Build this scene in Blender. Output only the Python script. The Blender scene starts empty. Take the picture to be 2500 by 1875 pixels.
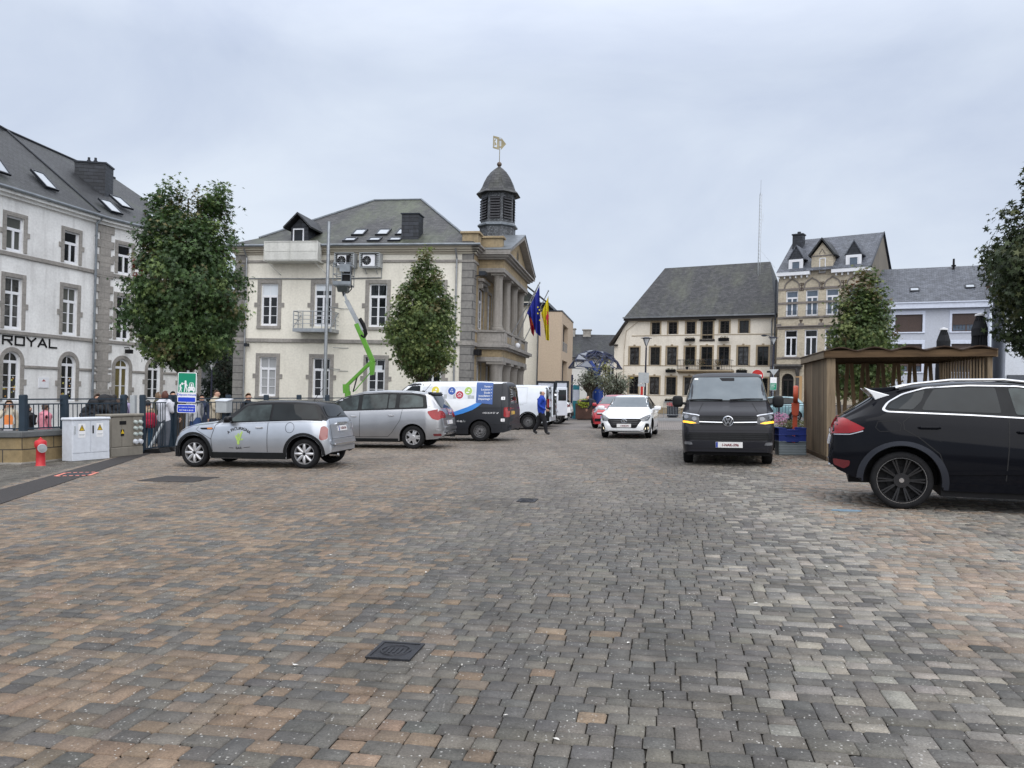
import bpy, bmesh, math, random
import numpy as np
from mathutils import Vector, Matrix
from mathutils.bvhtree import BVHTree
from mathutils.geometry import tessellate_polygon
random.seed(7); rng = np.random.default_rng(7)
SC = bpy.context.scene
COL = SC.collection
R = math.radians
PI = math.pi
TAU = 0.026                                   # the square falls 1.5 degrees to the left; the camera was held parallel to it
RT = Matrix.Rotation(-TAU, 4, 'Y')
# ------------------------------------------------------------------ camera, sky, sun, exposure
cam = bpy.data.cameras.new('camera'); camo = bpy.data.objects.new('camera', cam); COL.objects.link(camo)
camo.matrix_world = RT @ Matrix.Translation((0, 0, 1.5)) @ Matrix.Rotation(PI/2, 4, 'X')
cam.sensor_fit = 'HORIZONTAL'; cam.sensor_width = 36; cam.lens = 36*1878/2500
cam.shift_y = (965-937.5)/2500
cam.clip_start = 0.1; cam.clip_end = 2000
SC.camera = camo
SUN_EL, SUN_AZ = R(42), R(165)                 # azimuth clockwise from +Y; the brightest part of the cloud lies behind the camera
world = bpy.data.worlds.new("World"); SC.world = world; world.use_nodes = True
nt = world.node_tree; nt.nodes.clear()
def wn(t, **k):
 n = nt.nodes.new(t)
 for a, b in k.items(): setattr(n, a, b)
 return n
sky = wn('ShaderNodeTexSky', sky_type='NISHITA', sun_disc=False, sun_elevation=SUN_EL, sun_rotation=SUN_AZ)
tc = wn('ShaderNodeTexCoord')
sep = wn('ShaderNodeSeparateXYZ'); nt.links.new(tc.outputs['Generated'], sep.inputs[0])
mp = wn('ShaderNodeMapping'); mp.inputs['Scale'].default_value = (1.0, 1.0, 2.2); nt.links.new(tc.outputs['Generated'], mp.inputs[0])
nz = wn('ShaderNodeTexNoise'); nz.inputs['Scale'].default_value = 2.0; nz.inputs['Detail'].default_value = 7; nz.inputs['Roughness'].default_value = .55; nz.inputs['Distortion'].default_value = .4
nt.links.new(mp.outputs[0], nz.inputs['Vector'])
cr = wn('ShaderNodeValToRGB')                  # cloud tone
cr.color_ramp.elements[0].position = .34; cr.color_ramp.elements[0].color = (.84, .86, .90, 1)
cr.color_ramp.elements[1].position = .68; cr.color_ramp.elements[1].color = (1.13, 1.12, 1.07, 1)
nt.links.new(nz.outputs[0], cr.inputs[0])
el = wn('ShaderNodeValToRGB')                  # overcast dome: brighter overhead
e = el.color_ramp.elements
e[0].position = 0.0; e[0].color = (5.3, 5.7, 6.4, 1)
e[1].position = 1.0; e[1].color = (14.5, 14.8, 15.8, 1)
for pos, c in ((.16, (4.95, 5.42, 6.3)), (.38, (4.72, 5.25, 6.3)), (.6, (9.0, 9.5, 10.7))):
 q = e.new(pos); q.color = (*c, 1)
nt.links.new(sep.outputs['Z'], el.inputs[0])
mul = wn('ShaderNodeMix', data_type='RGBA', blend_type='MULTIPLY'); mul.inputs['Factor'].default_value = 1
nt.links.new(el.outputs[0], mul.inputs['A']); nt.links.new(cr.outputs[0], mul.inputs['B'])
mx = wn('ShaderNodeMix', data_type='RGBA'); mx.inputs['Factor'].default_value = .93
nt.links.new(sky.outputs[0], mx.inputs['A']); nt.links.new(mul.outputs['Result'], mx.inputs['B'])
bg = wn('ShaderNodeBackground'); bg.inputs['Strength'].default_value = .1
nt.links.new(mx.outputs['Result'], bg.inputs['Color'])
wo = wn('ShaderNodeOutputWorld'); nt.links.new(bg.outputs[0], wo.inputs[0])
sl = bpy.data.lights.new('sun', 'SUN'); sl.energy = 1.5; sl.angle = R(80); sl.color = (1, .97, .93)
so = bpy.data.objects.new('sun', sl); COL.objects.link(so); so.location = (0, -5, 40)
sd = Vector((math.sin(SUN_AZ)*math.cos(SUN_EL), math.cos(SUN_AZ)*math.cos(SUN_EL), math.sin(SUN_EL)))
so.rotation_euler = sd.to_track_quat('Z', 'Y').to_euler()
SC.view_settings.view_transform = 'Standard'; SC.view_settings.look = 'None'
SC.view_settings.exposure = 0.5; SC.view_settings.gamma = 1
# ------------------------------------------------------------------ helpers
def G(x, y, z=0.0):                            # a point of the sloping square
 return RT @ Vector((x, y, z))
def gz(x): return x*math.tan(TAU)
SPLIT = {'photo_skyline','quoin','stone_band','attic','keystone','baluster','relieving_arch','wall_anchor','string_course','parapet_panel','ridge_cap','mast_bracket','reflector','bracket','lamp_lens','snow_guard','cornice','coat','hoist_beam'}
class MB:
 def __init__(s): s.v = []; s.f = []; s.mi = []; s.cur = 0; s.M = None
 def add(s, vs, fs):
  o = len(s.v)
  if s.M is not None: vs = [s.M @ Vector(v) for v in vs]
  s.v.extend(tuple(v) for v in vs)
  for f in fs: s.f.append([i+o for i in f]); s.mi.append(s.cur)
 def box(s, x0, x1, y0, y1, z0, z1):
  if x1 < x0: x0, x1 = x1, x0
  if y1 < y0: y0, y1 = y1, y0
  if z1 < z0: z0, z1 = z1, z0
  s.add([(x0,y0,z0),(x1,y0,z0),(x1,y1,z0),(x0,y1,z0),(x0,y0,z1),(x1,y0,z1),(x1,y1,z1),(x0,y1,z1)],
              [(0,3,2,1),(4,5,6,7),(0,1,5,4),(1,2,6,5),(2,3,7,6),(3,0,4,7)])
 def quad(s, *p): s.add(p, [tuple(range(len(p)))])
 def cyl(s, p0, p1, r0, r1=None, n=8, cap=True):
  r1 = r0 if r1 is None else r1
  p0 = Vector(p0); p1 = Vector(p1); d = (p1-p0).normalized()
  a = d.orthogonal().normalized(); b = d.cross(a)
  vs = []
  for p, r in ((p0, r0), (p1, r1)):
   for i in range(n):
    t = 2*PI*i/n; vs.append(p + a*(r*math.cos(t)) + b*(r*math.sin(t)))
  fs = [(i, (i+1) % n, n+(i+1) % n, n+i) for i in range(n)]
  if cap: fs += [tuple(range(n-1, -1, -1)), tuple(range(n, 2*n))]
  s.add(vs, fs)
 def bar(s, p0, p1, w, h, up=(0,0,1)):       # rectangular bar
  p0 = Vector(p0); p1 = Vector(p1); d = (p1-p0).normalized(); up = Vector(up)
  a = d.cross(up)
  if a.length < 1e-4: a = d.orthogonal()
  a.normalize(); b = a.cross(d)
  c = [a*(w/2)+b*(h/2), -a*(w/2)+b*(h/2), -a*(w/2)-b*(h/2), a*(w/2)-b*(h/2)]
  s.add([p0+k for k in c]+[p1+k for k in c], [(3,2,1,0),(4,5,6,7)]+[(i,(i+1)%4,4+(i+1)%4,4+i) for i in range(4)])
 def tube(s, path, r, n=6, closed=False):
  P_ = [Vector(p) for p in path]; m = len(P_); rr = r if isinstance(r, (list, tuple)) else [r]*m
  vs = []; pa = None
  for i, p in enumerate(P_):
   d = (P_[(i+1) % m if closed else min(i+1, m-1)] - P_[(i-1) % m if closed else max(i-1, 0)])
   d = d.normalized() if d.length > 1e-9 else Vector((0,0,1))
   a = d.orthogonal().normalized() if pa is None else (pa - d*pa.dot(d)).normalized()
   pa = a; b = d.cross(a)
   for k in range(n):
    t = 2*PI*k/n; vs.append(p + a*(rr[i]*math.cos(t)) + b*(rr[i]*math.sin(t)))
  fs = []
  for i in range(m if closed else m-1):
   j = (i+1) % m
   for k in range(n): fs.append((i*n+k, i*n+(k+1) % n, j*n+(k+1) % n, j*n+k))
  if not closed: fs += [tuple(range(n-1, -1, -1)), tuple(range((m-1)*n, m*n))]
  s.add(vs, fs)
 def lathe(s, prof, n=16, c=(0,0,0), axis='z', cap=True):
  vs = []; c = Vector(c)
  for r, z in prof:
   for i in range(n):
    t = 2*PI*i/n; x, y = r*math.cos(t), r*math.sin(t)
    p = {'z': (x, y, z), 'y': (x, z, -y), 'x': (z, x, y)}[axis]
    vs.append(c+Vector(p))
  m = len(prof); fs = []
  for j in range(m-1):
   for i in range(n): fs.append((j*n+i, j*n+(i+1) % n, (j+1)*n+(i+1) % n, (j+1)*n+i))
  if cap: fs += [tuple(range(n-1, -1, -1)), tuple(range((m-1)*n, m*n))]
  s.add(vs, fs)
 def prism(s, poly, y0, y1):                 # outline in (x,z), swept along y
  n = len(poly); vs = [(x, y0, z) for x, z in poly]+[(x, y1, z) for x, z in poly]
  A = sum(poly[i][0]*poly[(i+1) % n][1]-poly[(i+1) % n][0]*poly[i][1] for i in range(n))
  fr = list(range(n)); bk = list(range(n, 2*n))
  fs = [tuple(fr), tuple(reversed(bk))]+[(n+i, n+(i+1) % n, (i+1) % n, i) for i in range(n)]
  if A < 0: fs = [tuple(reversed(f)) for f in fs]
  s.add(vs, fs)
 def prismx(s, poly, x0, x1):                # outline in (y,z), swept along x
  M = s.M; s.M = (M if M is not None else Matrix.Identity(4)) @ Matrix.Rotation(PI/2, 4, 'Z')
  s.prism(poly, -x0, -x1); s.M = M
 def prismz(s, poly, z0, z1):
  n = len(poly); vs = [(x, y, z0) for x, y in poly]+[(x, y, z1) for x, y in poly]
  A = sum(poly[i][0]*poly[(i+1) % n][1]-poly[(i+1) % n][0]*poly[i][1] for i in range(n))
  fs = [tuple(range(n-1, -1, -1)), tuple(range(n, 2*n))]+[(i, (i+1) % n, n+(i+1) % n, n+i) for i in range(n)]
  if A < 0: fs = [tuple(reversed(f)) for f in fs]
  s.add(vs, fs)
 def ball(s, c, r, n=12, sc=(1,1,1)):
  vs = []; fs = []; m = max(5, n//2+1)
  for j in range(m+1):
   ph = PI*j/m
   for i in range(n):
    t = 2*PI*i/n
    vs.append((c[0]+r*sc[0]*math.sin(ph)*math.cos(t), c[1]+r*sc[1]*math.sin(ph)*math.sin(t), c[2]-r*sc[2]*math.cos(ph)))
  for j in range(m):
   for i in range(n): fs.append((j*n+i, j*n+(i+1) % n, (j+1)*n+(i+1) % n, (j+1)*n+i))
  s.add(vs, fs)
 def mesh(s, name, mats, smooth=False, bevel=0.0, seg=1):
  me = bpy.data.meshes.new(name); me.from_pydata(s.v, [], s.f)
  ms = mats if isinstance(mats, (list, tuple)) else [mats]
  for m in ms: me.materials.append(m)
  if len(ms) > 1: me.polygons.foreach_set('material_index', s.mi)
  bm = bmesh.new(); bm.from_mesh(me)
  bmesh.ops.remove_doubles(bm, verts=bm.verts, dist=1e-5)
  bmesh.ops.recalc_face_normals(bm, faces=bm.faces) if smooth == 'fix' else None
  if bevel:
   es = [e for e in bm.edges if len(e.link_faces) == 2 and e.calc_face_angle(0) > .6]
   try: bmesh.ops.bevel(bm, geom=es, offset=bevel, segments=seg, affect='EDGES', clamp_overlap=True, profile=.5)
   except Exception: pass
  uv = bm.loops.layers.uv.new('uv'); bm.normal_update()
  for f in bm.faces:
   n = f.normal; a = Vector((-n.y, n.x, 0))
   if a.length < .05: a = Vector((1, 0, 0)); b = Vector((0, 1, 0))
   else: a.normalize(); b = n.cross(a)
   for l in f.loops: l[uv].uv = (l.vert.co.dot(a), l.vert.co.dot(b))
  bm.to_mesh(me); bm.free()
  if smooth: me.shade_smooth(); me.set_sharp_from_angle(angle=R(38))
  return me
 def clusters(s, tol=.06):
  n = len(s.v); par = list(range(n))
  def fd(a):
   while par[a] != a: par[a] = par[par[a]]; a = par[a]
   return a
  for f in s.f:
   for i in f[1:]: par[fd(i)] = fd(f[0])
  isl = {}
  for i in range(n): isl.setdefault(fd(i), []).append(i)
  ks = list(isl); bb = [[(min(s.v[i][k] for i in isl[q])-tol, max(s.v[i][k] for i in isl[q])+tol) for k in range(3)] for q in ks]
  gp_ = list(range(len(ks)))
  def fg(a):
   while gp_[a] != a: a = gp_[a]
   return a
  for i in range(len(ks)):
   for j in range(i):
    if all(bb[i][k][0] <= bb[j][k][1] and bb[j][k][0] <= bb[i][k][1] for k in range(3)): gp_[fg(i)] = fg(j)
  cl = {ks[i]: fg(i) for i in range(len(ks))}; out = {}
  for f, m in zip(s.f, s.mi):
   c = cl[fd(f[0])]
   if c not in out: out[c] = MB()
   out[c].add([s.v[i] for i in f], [tuple(range(len(f)))]); out[c].mi[-1] = m
  return list(out.values())
 def build(s, name, mats, parent=None, loc=(0,0,0), rz=0, smooth=False, bevel=0.0, seg=1):
  if parent is not None and name in SPLIT:
   for c in s.clusters(): o = put(name, c.mesh(name, mats, smooth, bevel, seg), parent, loc, rz)
   return o
  return put(name, s.mesh(name, mats, smooth, bevel, seg), parent, loc, rz)
def put(name, data, parent=None, loc=(0,0,0), rz=0, M=None):
 o = bpy.data.objects.new(name, data); COL.objects.link(o)
 if parent is not None: o.parent = parent
 if M is not None: o.matrix_local = M if parent is not None else M;
 else: o.location = loc; o.rotation_euler = (0, 0, rz)
 return o
def tag(o, label=None, cat=None, group=None, kind=None):
 if label: o['label'] = label
 if cat: o['category'] = cat
 if group: o['group'] = group
 if kind: o['kind'] = kind
 return o
def thing(name, label, cat, loc=(0,0,0), rz=0, group=None, tilt=False, scale=1):
 o = bpy.data.objects.new(name, None); COL.objects.link(o); o.empty_display_size = .2
 T = Matrix.Translation(loc)
 o.matrix_world = T @ (RT if tilt else Matrix.Identity(4)) @ Matrix.Rotation(rz, 4, 'Z') @ Matrix.Diagonal((scale, scale, scale, 1))
 return tag(o, label, cat, group)
def copy_tree(o, parent=None):
 c = o.copy(); COL.objects.link(c)
 if parent is not None: c.parent = parent; c.matrix_local = o.matrix_local
 for ch in list(o.children): copy_tree(ch, c)
 return c
def struct(name, mb, mats, tilt=False, **k):
 o = mb.build(name, mats, **k); tag(o, kind='structure')
 if tilt: o.matrix_world = RT.copy()
 return o
# ------------------------------------------------------------------ materials
MATS = {}
class N:
 def __init__(s, name):
  s.m = bpy.data.materials.new(name); s.m.use_nodes = True; s.t = s.m.node_tree
  s.t.nodes.clear(); s.out = s('ShaderNodeOutputMaterial'); s.b = s('ShaderNodeBsdfPrincipled')
  s.t.links.new(s.b.outputs[0], s.out.inputs[0])
 def __call__(s, typ, ins=None, **k):
  n = s.t.nodes.new(typ)
  for a, b in k.items(): setattr(n, a, b)
  for a, b in (ins or {}).items(): s.set(n, a, b)
  return n
 def set(s, n, a, b):
  i = n.inputs[a]
  if isinstance(b, bpy.types.NodeSocket): s.t.links.new(b, i)
  else: i.default_value = b if not (isinstance(b, (tuple, list)) and len(b) == 3 and i.type == 'RGBA') else (*b, 1)
 def noise(s, scale, vec=None, detail=4, rough=.55, dist=0):
  n = s('ShaderNodeTexNoise', {'Scale': scale, 'Detail': detail, 'Roughness': rough, 'Distortion': dist})
  if vec is not None: s.set(n, 'Vector', vec)
  return n.outputs[0]
 def ramp(s, fac, stops):
  n = s('ShaderNodeValToRGB'); e = n.color_ramp.elements
  while len(e) < len(stops): e.new(.5)
  for i, (p, c) in enumerate(stops):
   e[i].position = p; c = c if isinstance(c, (tuple, list)) else (c, c, c); e[i].color = (*c[:3], 1)
  s.set(n, 'Fac', fac); return n.outputs[0]
 def mix(s, a, b, f, mode='MIX'):
  n = s('ShaderNodeMix', data_type='RGBA', blend_type=mode)
  s.set(n, 'Factor', f)
  for k, v in (('A', a), ('B', b)):
   i = n.inputs[k] if False else [q for q in n.inputs if q.name == k and q.type == 'RGBA'][0]
   if isinstance(v, bpy.types.NodeSocket): s.t.links.new(v, i)
   else: i.default_value = (*v[:3], 1)
  return [q for q in n.outputs if q.type == 'RGBA'][0]
 def math(s, op, a, b=0.0):
  n = s('ShaderNodeMath', operation=op); s.set(n, 0, a); s.set(n, 1, b); return n.outputs[0]
 def uv(s, sc=(1,1,1), rot=0):
  t = s('ShaderNodeTexCoord'); m = s('ShaderNodeMapping', {'Scale': sc, 'Rotation': (0, 0, rot)})
  s.t.links.new(t.outputs['UV'], m.inputs[0]); return m.outputs[0]
 def obj(s, sc=(1,1,1)):
  t = s('ShaderNodeTexCoord'); m = s('ShaderNodeMapping', {'Scale': sc})
  s.t.links.new(t.outputs['Object'], m.inputs[0]); return m.outputs[0]
 def bump(s, h, strength=.3, dist=.02):
  n = s('ShaderNodeBump', {'Strength': strength, 'Distance': dist, 'Height': h}); s.set(s.b, 'Normal', n.outputs[0])
 def fin(s, color=None, rough=None, spec=None, metal=None, coat=None, coat_rough=.03):
  if color is not None: s.set(s.b, 'Base Color', color)
  if rough is not None: s.set(s.b, 'Roughness', rough)
  if spec is not None: s.set(s.b, 'Specular IOR Level', spec)
  if metal is not None: s.set(s.b, 'Metallic', metal)
  if coat: s.set(s.b, 'Coat Weight', coat); s.set(s.b, 'Coat Roughness', coat_rough)
  return s.m
def plain(name, c, rough=.6, var=.12, scale=6, metal=0, coat=0, spec=.4, bump=0):
 if name in MATS: return MATS[name]
 n = N(name); f = n.noise(scale, n.obj(), 5)
 lo = tuple(x*(1-var) for x in c); hi = tuple(min(1, x*(1+var)) for x in c)
 n.fin(n.ramp(f, [(.3, lo), (.7, hi)]), rough, spec, metal, coat)
 if bump: n.bump(n.noise(scale*6, n.obj(), 4), bump, .01)
 MATS[name] = n.m; return n.m
def stucco(name, c, dirt=(.30,.29,.27), amt=.35, streak=.3):
 n = N(name); u = n.uv()
 big = n.noise(.45, u, 6, .6); st = n.noise(1, n.uv((2.6, .22, 1)), 5, .6)
 f = n.math('MULTIPLY', n.ramp(big, [(.42, 0), (.75, 1)]), amt)
 f2 = n.math('MULTIPLY', n.ramp(st, [(.5, 0), (.8, 1)]), streak)
 col = n.mix(n.mix(c, dirt, f), dirt, f2)
 col = n.mix(col, n.ramp(n.noise(9, u, 5), [(.3, (.86,.86,.86)), (.7, (1.0,1,1))]), 1, 'MULTIPLY')
 n.fin(col, .85, .25); n.bump(n.noise(60, u, 4), .25, .01); return n.m
def masonry(name, c1, c2, mortar, bw, bh, mort=.012, dirt=(.1,.1,.09), amt=.5, rough=.85, bump=.5, off=.5):
 n = N(name); u = n.uv()
 br = n('ShaderNodeTexBrick', {'Vector': u, 'Color1': c1, 'Color2': c2, 'Mortar': mortar, 'Scale': 1, 'Mortar Size': mort,
           'Mortar Smooth': .2, 'Bias': 0, 'Brick Width': bw, 'Row Height': bh}, offset=off)
 f = n.math('MULTIPLY', n.ramp(n.noise(.8, n.uv((1.6, .5, 1)), 6, .65), [(.45, 0), (.8, 1)]), amt)
 col = n.mix(br.outputs[0], dirt, f)
 col = n.mix(col, n.ramp(n.noise(7, u, 5, .6), [(.25, (.72,.72,.72)), (.75, (1.1,1.1,1.1))]), 1, 'MULTIPLY')
 n.fin(col, rough, .25)
 h = n.math('SUBTRACT', n.math('MULTIPLY', n.noise(25, u, 4), .35), br.outputs[1])
 n.bump(h, bump, .015); return n.m
def slate(name, c1, c2, moss=(.10,.13,.06), amt=.3, bw=.30, bh=.17, mosspos=(.5, .8)):
 n = N(name); u = n.uv()
 br = n('ShaderNodeTexBrick', {'Vector': u, 'Color1': tuple(x*1.2 for x in c1), 'Color2': tuple(x*.85 for x in c2), 'Mortar': tuple(x*.25 for x in c1), 'Scale': 1, 'Mortar Size': .013,
           'Mortar Smooth': .3, 'Bias': .1, 'Brick Width': bw, 'Row Height': bh}, offset=.5)
 f = n.math('MULTIPLY', n.ramp(n.noise(.35, n.uv((1.2, .45, 1)), 7, .68), [(mosspos[0], 0), (mosspos[1], 1)]), amt)
 col = n.mix(br.outputs[0], moss, f)
 col = n.mix(col, n.ramp(n.noise(3.2, n.uv((1.4, .5, 1)), 6, .7), [(.25, (.5,.5,.5)), (.75, (1.4,1.4,1.4))]), 1, 'MULTIPLY')
 n.fin(col, .55, .4)
 sv = n('ShaderNodeSeparateXYZ'); n.t.links.new(u, sv.inputs[0])
 lap = n.math('FRACT', n.math('DIVIDE', sv.outputs[1], bh))
 n.bump(n.math('SUBTRACT', n.math('MULTIPLY', lap, -.6), br.outputs[1]), .5, .02); return n.m
def glass(name, c=(.012,.014,.016), rough=.03, var=.6, sc=1.3, spec=.42):
 n = N(name); f = n.noise(sc, n.obj(), 3, .6)
 n.fin(n.ramp(f, [(.35, tuple(x*(1-var) for x in c)), (.7, tuple(x*(1+var) for x in c))]), rough, spec)
 n.bump(n.noise(.8, n.obj(), 2), .04, .05); return n.m
def curtain(name, c=(.5,.5,.48)):
 n = N(name); sx = n('ShaderNodeSeparateXYZ'); n.t.links.new(n.obj(), sx.inputs[0])
 w = n('ShaderNodeTexWave', {'Vector': n.obj((1, 1, .05)), 'Scale': 7, 'Distortion': 2.5, 'Detail': 2}, bands_direction='X')
 n.fin(n.ramp(w.outputs[1], [(.1, tuple(x*.5 for x in c)), (.9, c)]), .08, .5); return n.m
def paint(name, c, metal=0.0, rough=.3, flake=.06, coat=1.0):
 n = N(name); f = n.noise(2.5, n.obj(), 3)
 n.fin(n.ramp(f, [(.3, tuple(x*(1-flake) for x in c)), (.7, tuple(x*(1+flake) for x in c))]), rough, .4, metal, coat); return n.m
def wood(name, c1, c2, along='z', sc=1.0):
 n = N(name); k = {'z': (9, 9, .8), 'x': (.8, 9, 9), 'y': (9, .8, 9)}[along]
 v = n.obj(tuple(x*sc for x in k)); f = n.noise(1.6, v, 6, .6, .6)
 col = n.ramp(f, [(.25, c1), (.7, c2)])
 isl = n('ShaderNodeNewGeometry').outputs['Random Per Island']
 col = n.mix(col, n.ramp(isl, [(0, (.7,.7,.7)), (1, (1.2,1.15,1.1))]), 1, 'MULTIPLY')
 n.fin(col, .8, .2); n.bump(f, .3, .01); return n.m
def emit(name, c, strength):
 n = N(name); n.fin(c, .3); n.set(n.b, 'Emission Color', c); n.set(n.b, 'Emission Strength', strength); return n.m
M = {}
M['school'] = stucco('white_render', (.82,.82,.81), (.34,.33,.32), .45, .45)
M['cream'] = stucco('cream_render', (.80,.765,.67), (.44,.41,.35), .30, .26)
M['white_house'] = stucco('pale_pink_render', (.82,.765,.665), (.44,.39,.32), .38, .30)
M['blue_house'] = stucco('pale_blue_render', (.52,.545,.61), (.38,.40,.44), .25, .15)
M['pale_wall'] = stucco('pale_grey_render', (.66,.69,.74), (.4,.4,.4), .25, .1)
M['beige_wall'] = stucco('beige_render', (.50,.40,.30), (.34,.28,.22), .2, .1)
M['old_white'] = stucco('old_white_render', (.74,.72,.68), (.4,.38,.35), .3, .2)
M['stone'] = masonry('grey_stone', (.34,.32,.29), (.28,.265,.245), (.17,.16,.15), 1.1, .42, .008, (.10,.095,.09), .45)
M['trim'] = masonry('grey_trim_stone', (.335,.315,.29), (.285,.268,.25), (.22,.21,.195), .9, .55, .006, (.09,.088,.082), .45)
M['rust'] = masonry('rusticated_grey_stone', (.25,.24,.225), (.21,.203,.192), (.08,.08,.08), 3.0, .40, .016, (.09,.09,.088), .5, bump=1)
M['ochre'] = masonry('ochre_stone', (.40,.31,.19), (.335,.265,.165), (.2,.16,.11), .9, .45, .006, (.12,.11,.09), .6)
M['wallstone'] = masonry('sandstone_block', (.30,.225,.12), (.25,.19,.105), (.05,.045,.04), .85, .31, .012, (.09,.085,.07), .65)
M['brick'] = masonry('yellow_brick', (.60,.53,.40), (.49,.42,.31), (.52,.47,.39), .24, .085, .012, (.16,.14,.12), .45)
M['brickgrey'] = masonry('grey_band_stone', (.24,.21,.19), (.20,.18,.165), (.15,.14,.13), .7, .3, .006)
M['tan'] = masonry('tan_trim_stone', (.40,.32,.215), (.35,.285,.195), (.26,.21,.15), .6, .5, .006, (.16,.13,.10), .4)
M['slate_dark'] = slate('dark_slate', (.031,.033,.037), (.020,.022,.025), amt=.3)
M['slate_moss'] = slate('mossy_slate', (.055,.054,.055), (.030,.030,.032), (.100,.118,.068), .75, mosspos=(.45,.70))
M['slate_grey'] = slate('weathered_slate', (.053,.053,.056), (.028,.029,.032), (.105,.112,.075), .6, mosspos=(.46,.72))
M['slate_blue'] = slate('blue_grey_slate', (.105,.115,.138), (.078,.086,.105), (.12,.13,.13), .25)
M['slate_clad'] = slate('slate_cladding', (.030,.034,.043), (.024,.027,.034), amt=.05, bw=.55, bh=.2)
M['zinc'] = plain('zinc', (.20,.22,.24), .45, .2, 3, .6)
M['pipe'] = plain('zinc_pipe', (.26,.27,.28), .4, .2, 3, .7)
M['white_frame'] = plain('white_frame', (.71,.72,.75), .4, .05)
M['brown_frame'] = plain('brown_frame', (.022,.018,.016), .45, .2)
M['dark_metal'] = plain('dark_metal', (.018,.022,.030), .4, .2, 4, .3)
M['fence'] = plain('blue_grey_fence_paint', (.020,.034,.050), .4, .15, 4)
M['black'] = plain('black_plastic', (.010,.010,.011), .55, .2, 8, spec=.15)
M['rubber'] = plain('tyre_rubber', (.013,.013,.014), .85, .25, 12, spec=.2)
M['galv'] = plain('galvanised_steel', (.34,.36,.38), .4, .15, 5, .7)
M['grey_paint'] = plain('grey_paint', (.35,.37,.38), .45, .1)
M['conc'] = plain('concrete', (.30,.28,.25), .85, .25, 3, bump=.3)
M['pane'] = glass('window_glass')
M['pane_c'] = curtain('curtained_glass', (.42,.43,.44))
M['pane_b'] = plain('white_blind', (.62,.66,.70), .12, .05, 2, spec=.5)
M['bronze'] = plain('gilt_metal', (.20,.175,.11), .4, .2, 3, .7)
# ------------------------------------------------------------------ ground: everything here lies in the sloping plane of the square
PA = R(11)                                      # the courses of the paving run 11 degrees off the view
def asphalt(name, c, sc=90):
 n = N(name); u = n.obj()
 col = n.mix(n.ramp(n.noise(.35, u, 6, .6), [(.3, tuple(x*.8 for x in c)), (.7, tuple(x*1.2 for x in c))]),
    n.ramp(n.noise(sc, u, 3), [(.3, (.6,.6,.6)), (.75, (1.4,1.4,1.4))]), 1, 'MULTIPLY')
 n.fin(col, .75, .3); n.bump(n.noise(sc, u, 3), .4, .01); return n.m
M['asphalt'] = asphalt('asphalt', (.085,.083,.080))
M['strip'] = asphalt('asphalt_strip', (.040,.036,.035))
M['road'] = asphalt('pale_road', (.17,.17,.17))
def paver_far():
 n = N('far_paving'); u = n.obj()
 r = n('ShaderNodeMapping', {'Rotation': (0, 0, PA)}); n.t.links.new(n.obj(), r.inputs[0])
 br = n('ShaderNodeTexBrick', {'Vector': r.outputs[0], 'Color1': (.24,.215,.195), 'Color2': (.17,.162,.154), 'Mortar': (.05,.048,.045), 'Scale': 1,
           'Mortar Size': .012, 'Mortar Smooth': .3, 'Bias': 0, 'Brick Width': .21, 'Row Height': .14})
 col = n.mix(br.outputs[0], n.ramp(n.noise(.3, u, 5), [(.3, (.75,.73,.72)), (.7, (1.2,1.15,1.12))]), 1, 'MULTIPLY')
 n.fin(col, .6, .4); return n.m
M['pave_far'] = paver_far()
g = MB(); g.quad((-250,-40,-.06),(250,-40,-.06),(250,400,-.06),(-250,400,-.06)); struct('ground', g, M['asphalt'], tilt=True)
g = MB(); g.quad((-14,-12,-.016),(22,-12,-.016),(22,62,-.016),(-14,62,-.016))
n = N('joint_sand'); n.fin(n.ramp(n.noise(3, n.obj(), 5), [(.3, (.022,.020,.017)), (.7, (.052,.047,.040))]), .95, .1)
struct('paving_bed', g, n.m, tilt=True)
g = MB(); g.quad((-9,33.5,-.006),(22,33.5,-.006),(22,62,-.006),(-9,62,-.006)); struct('far_paving', g, M['pave_far'], tilt=True)
g = MB(); g.quad((-4,50,.002),(60,24,.002),(60,31,.002),(-4,57.5,.002)); struct('road', g, M['road'], tilt=True)
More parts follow.
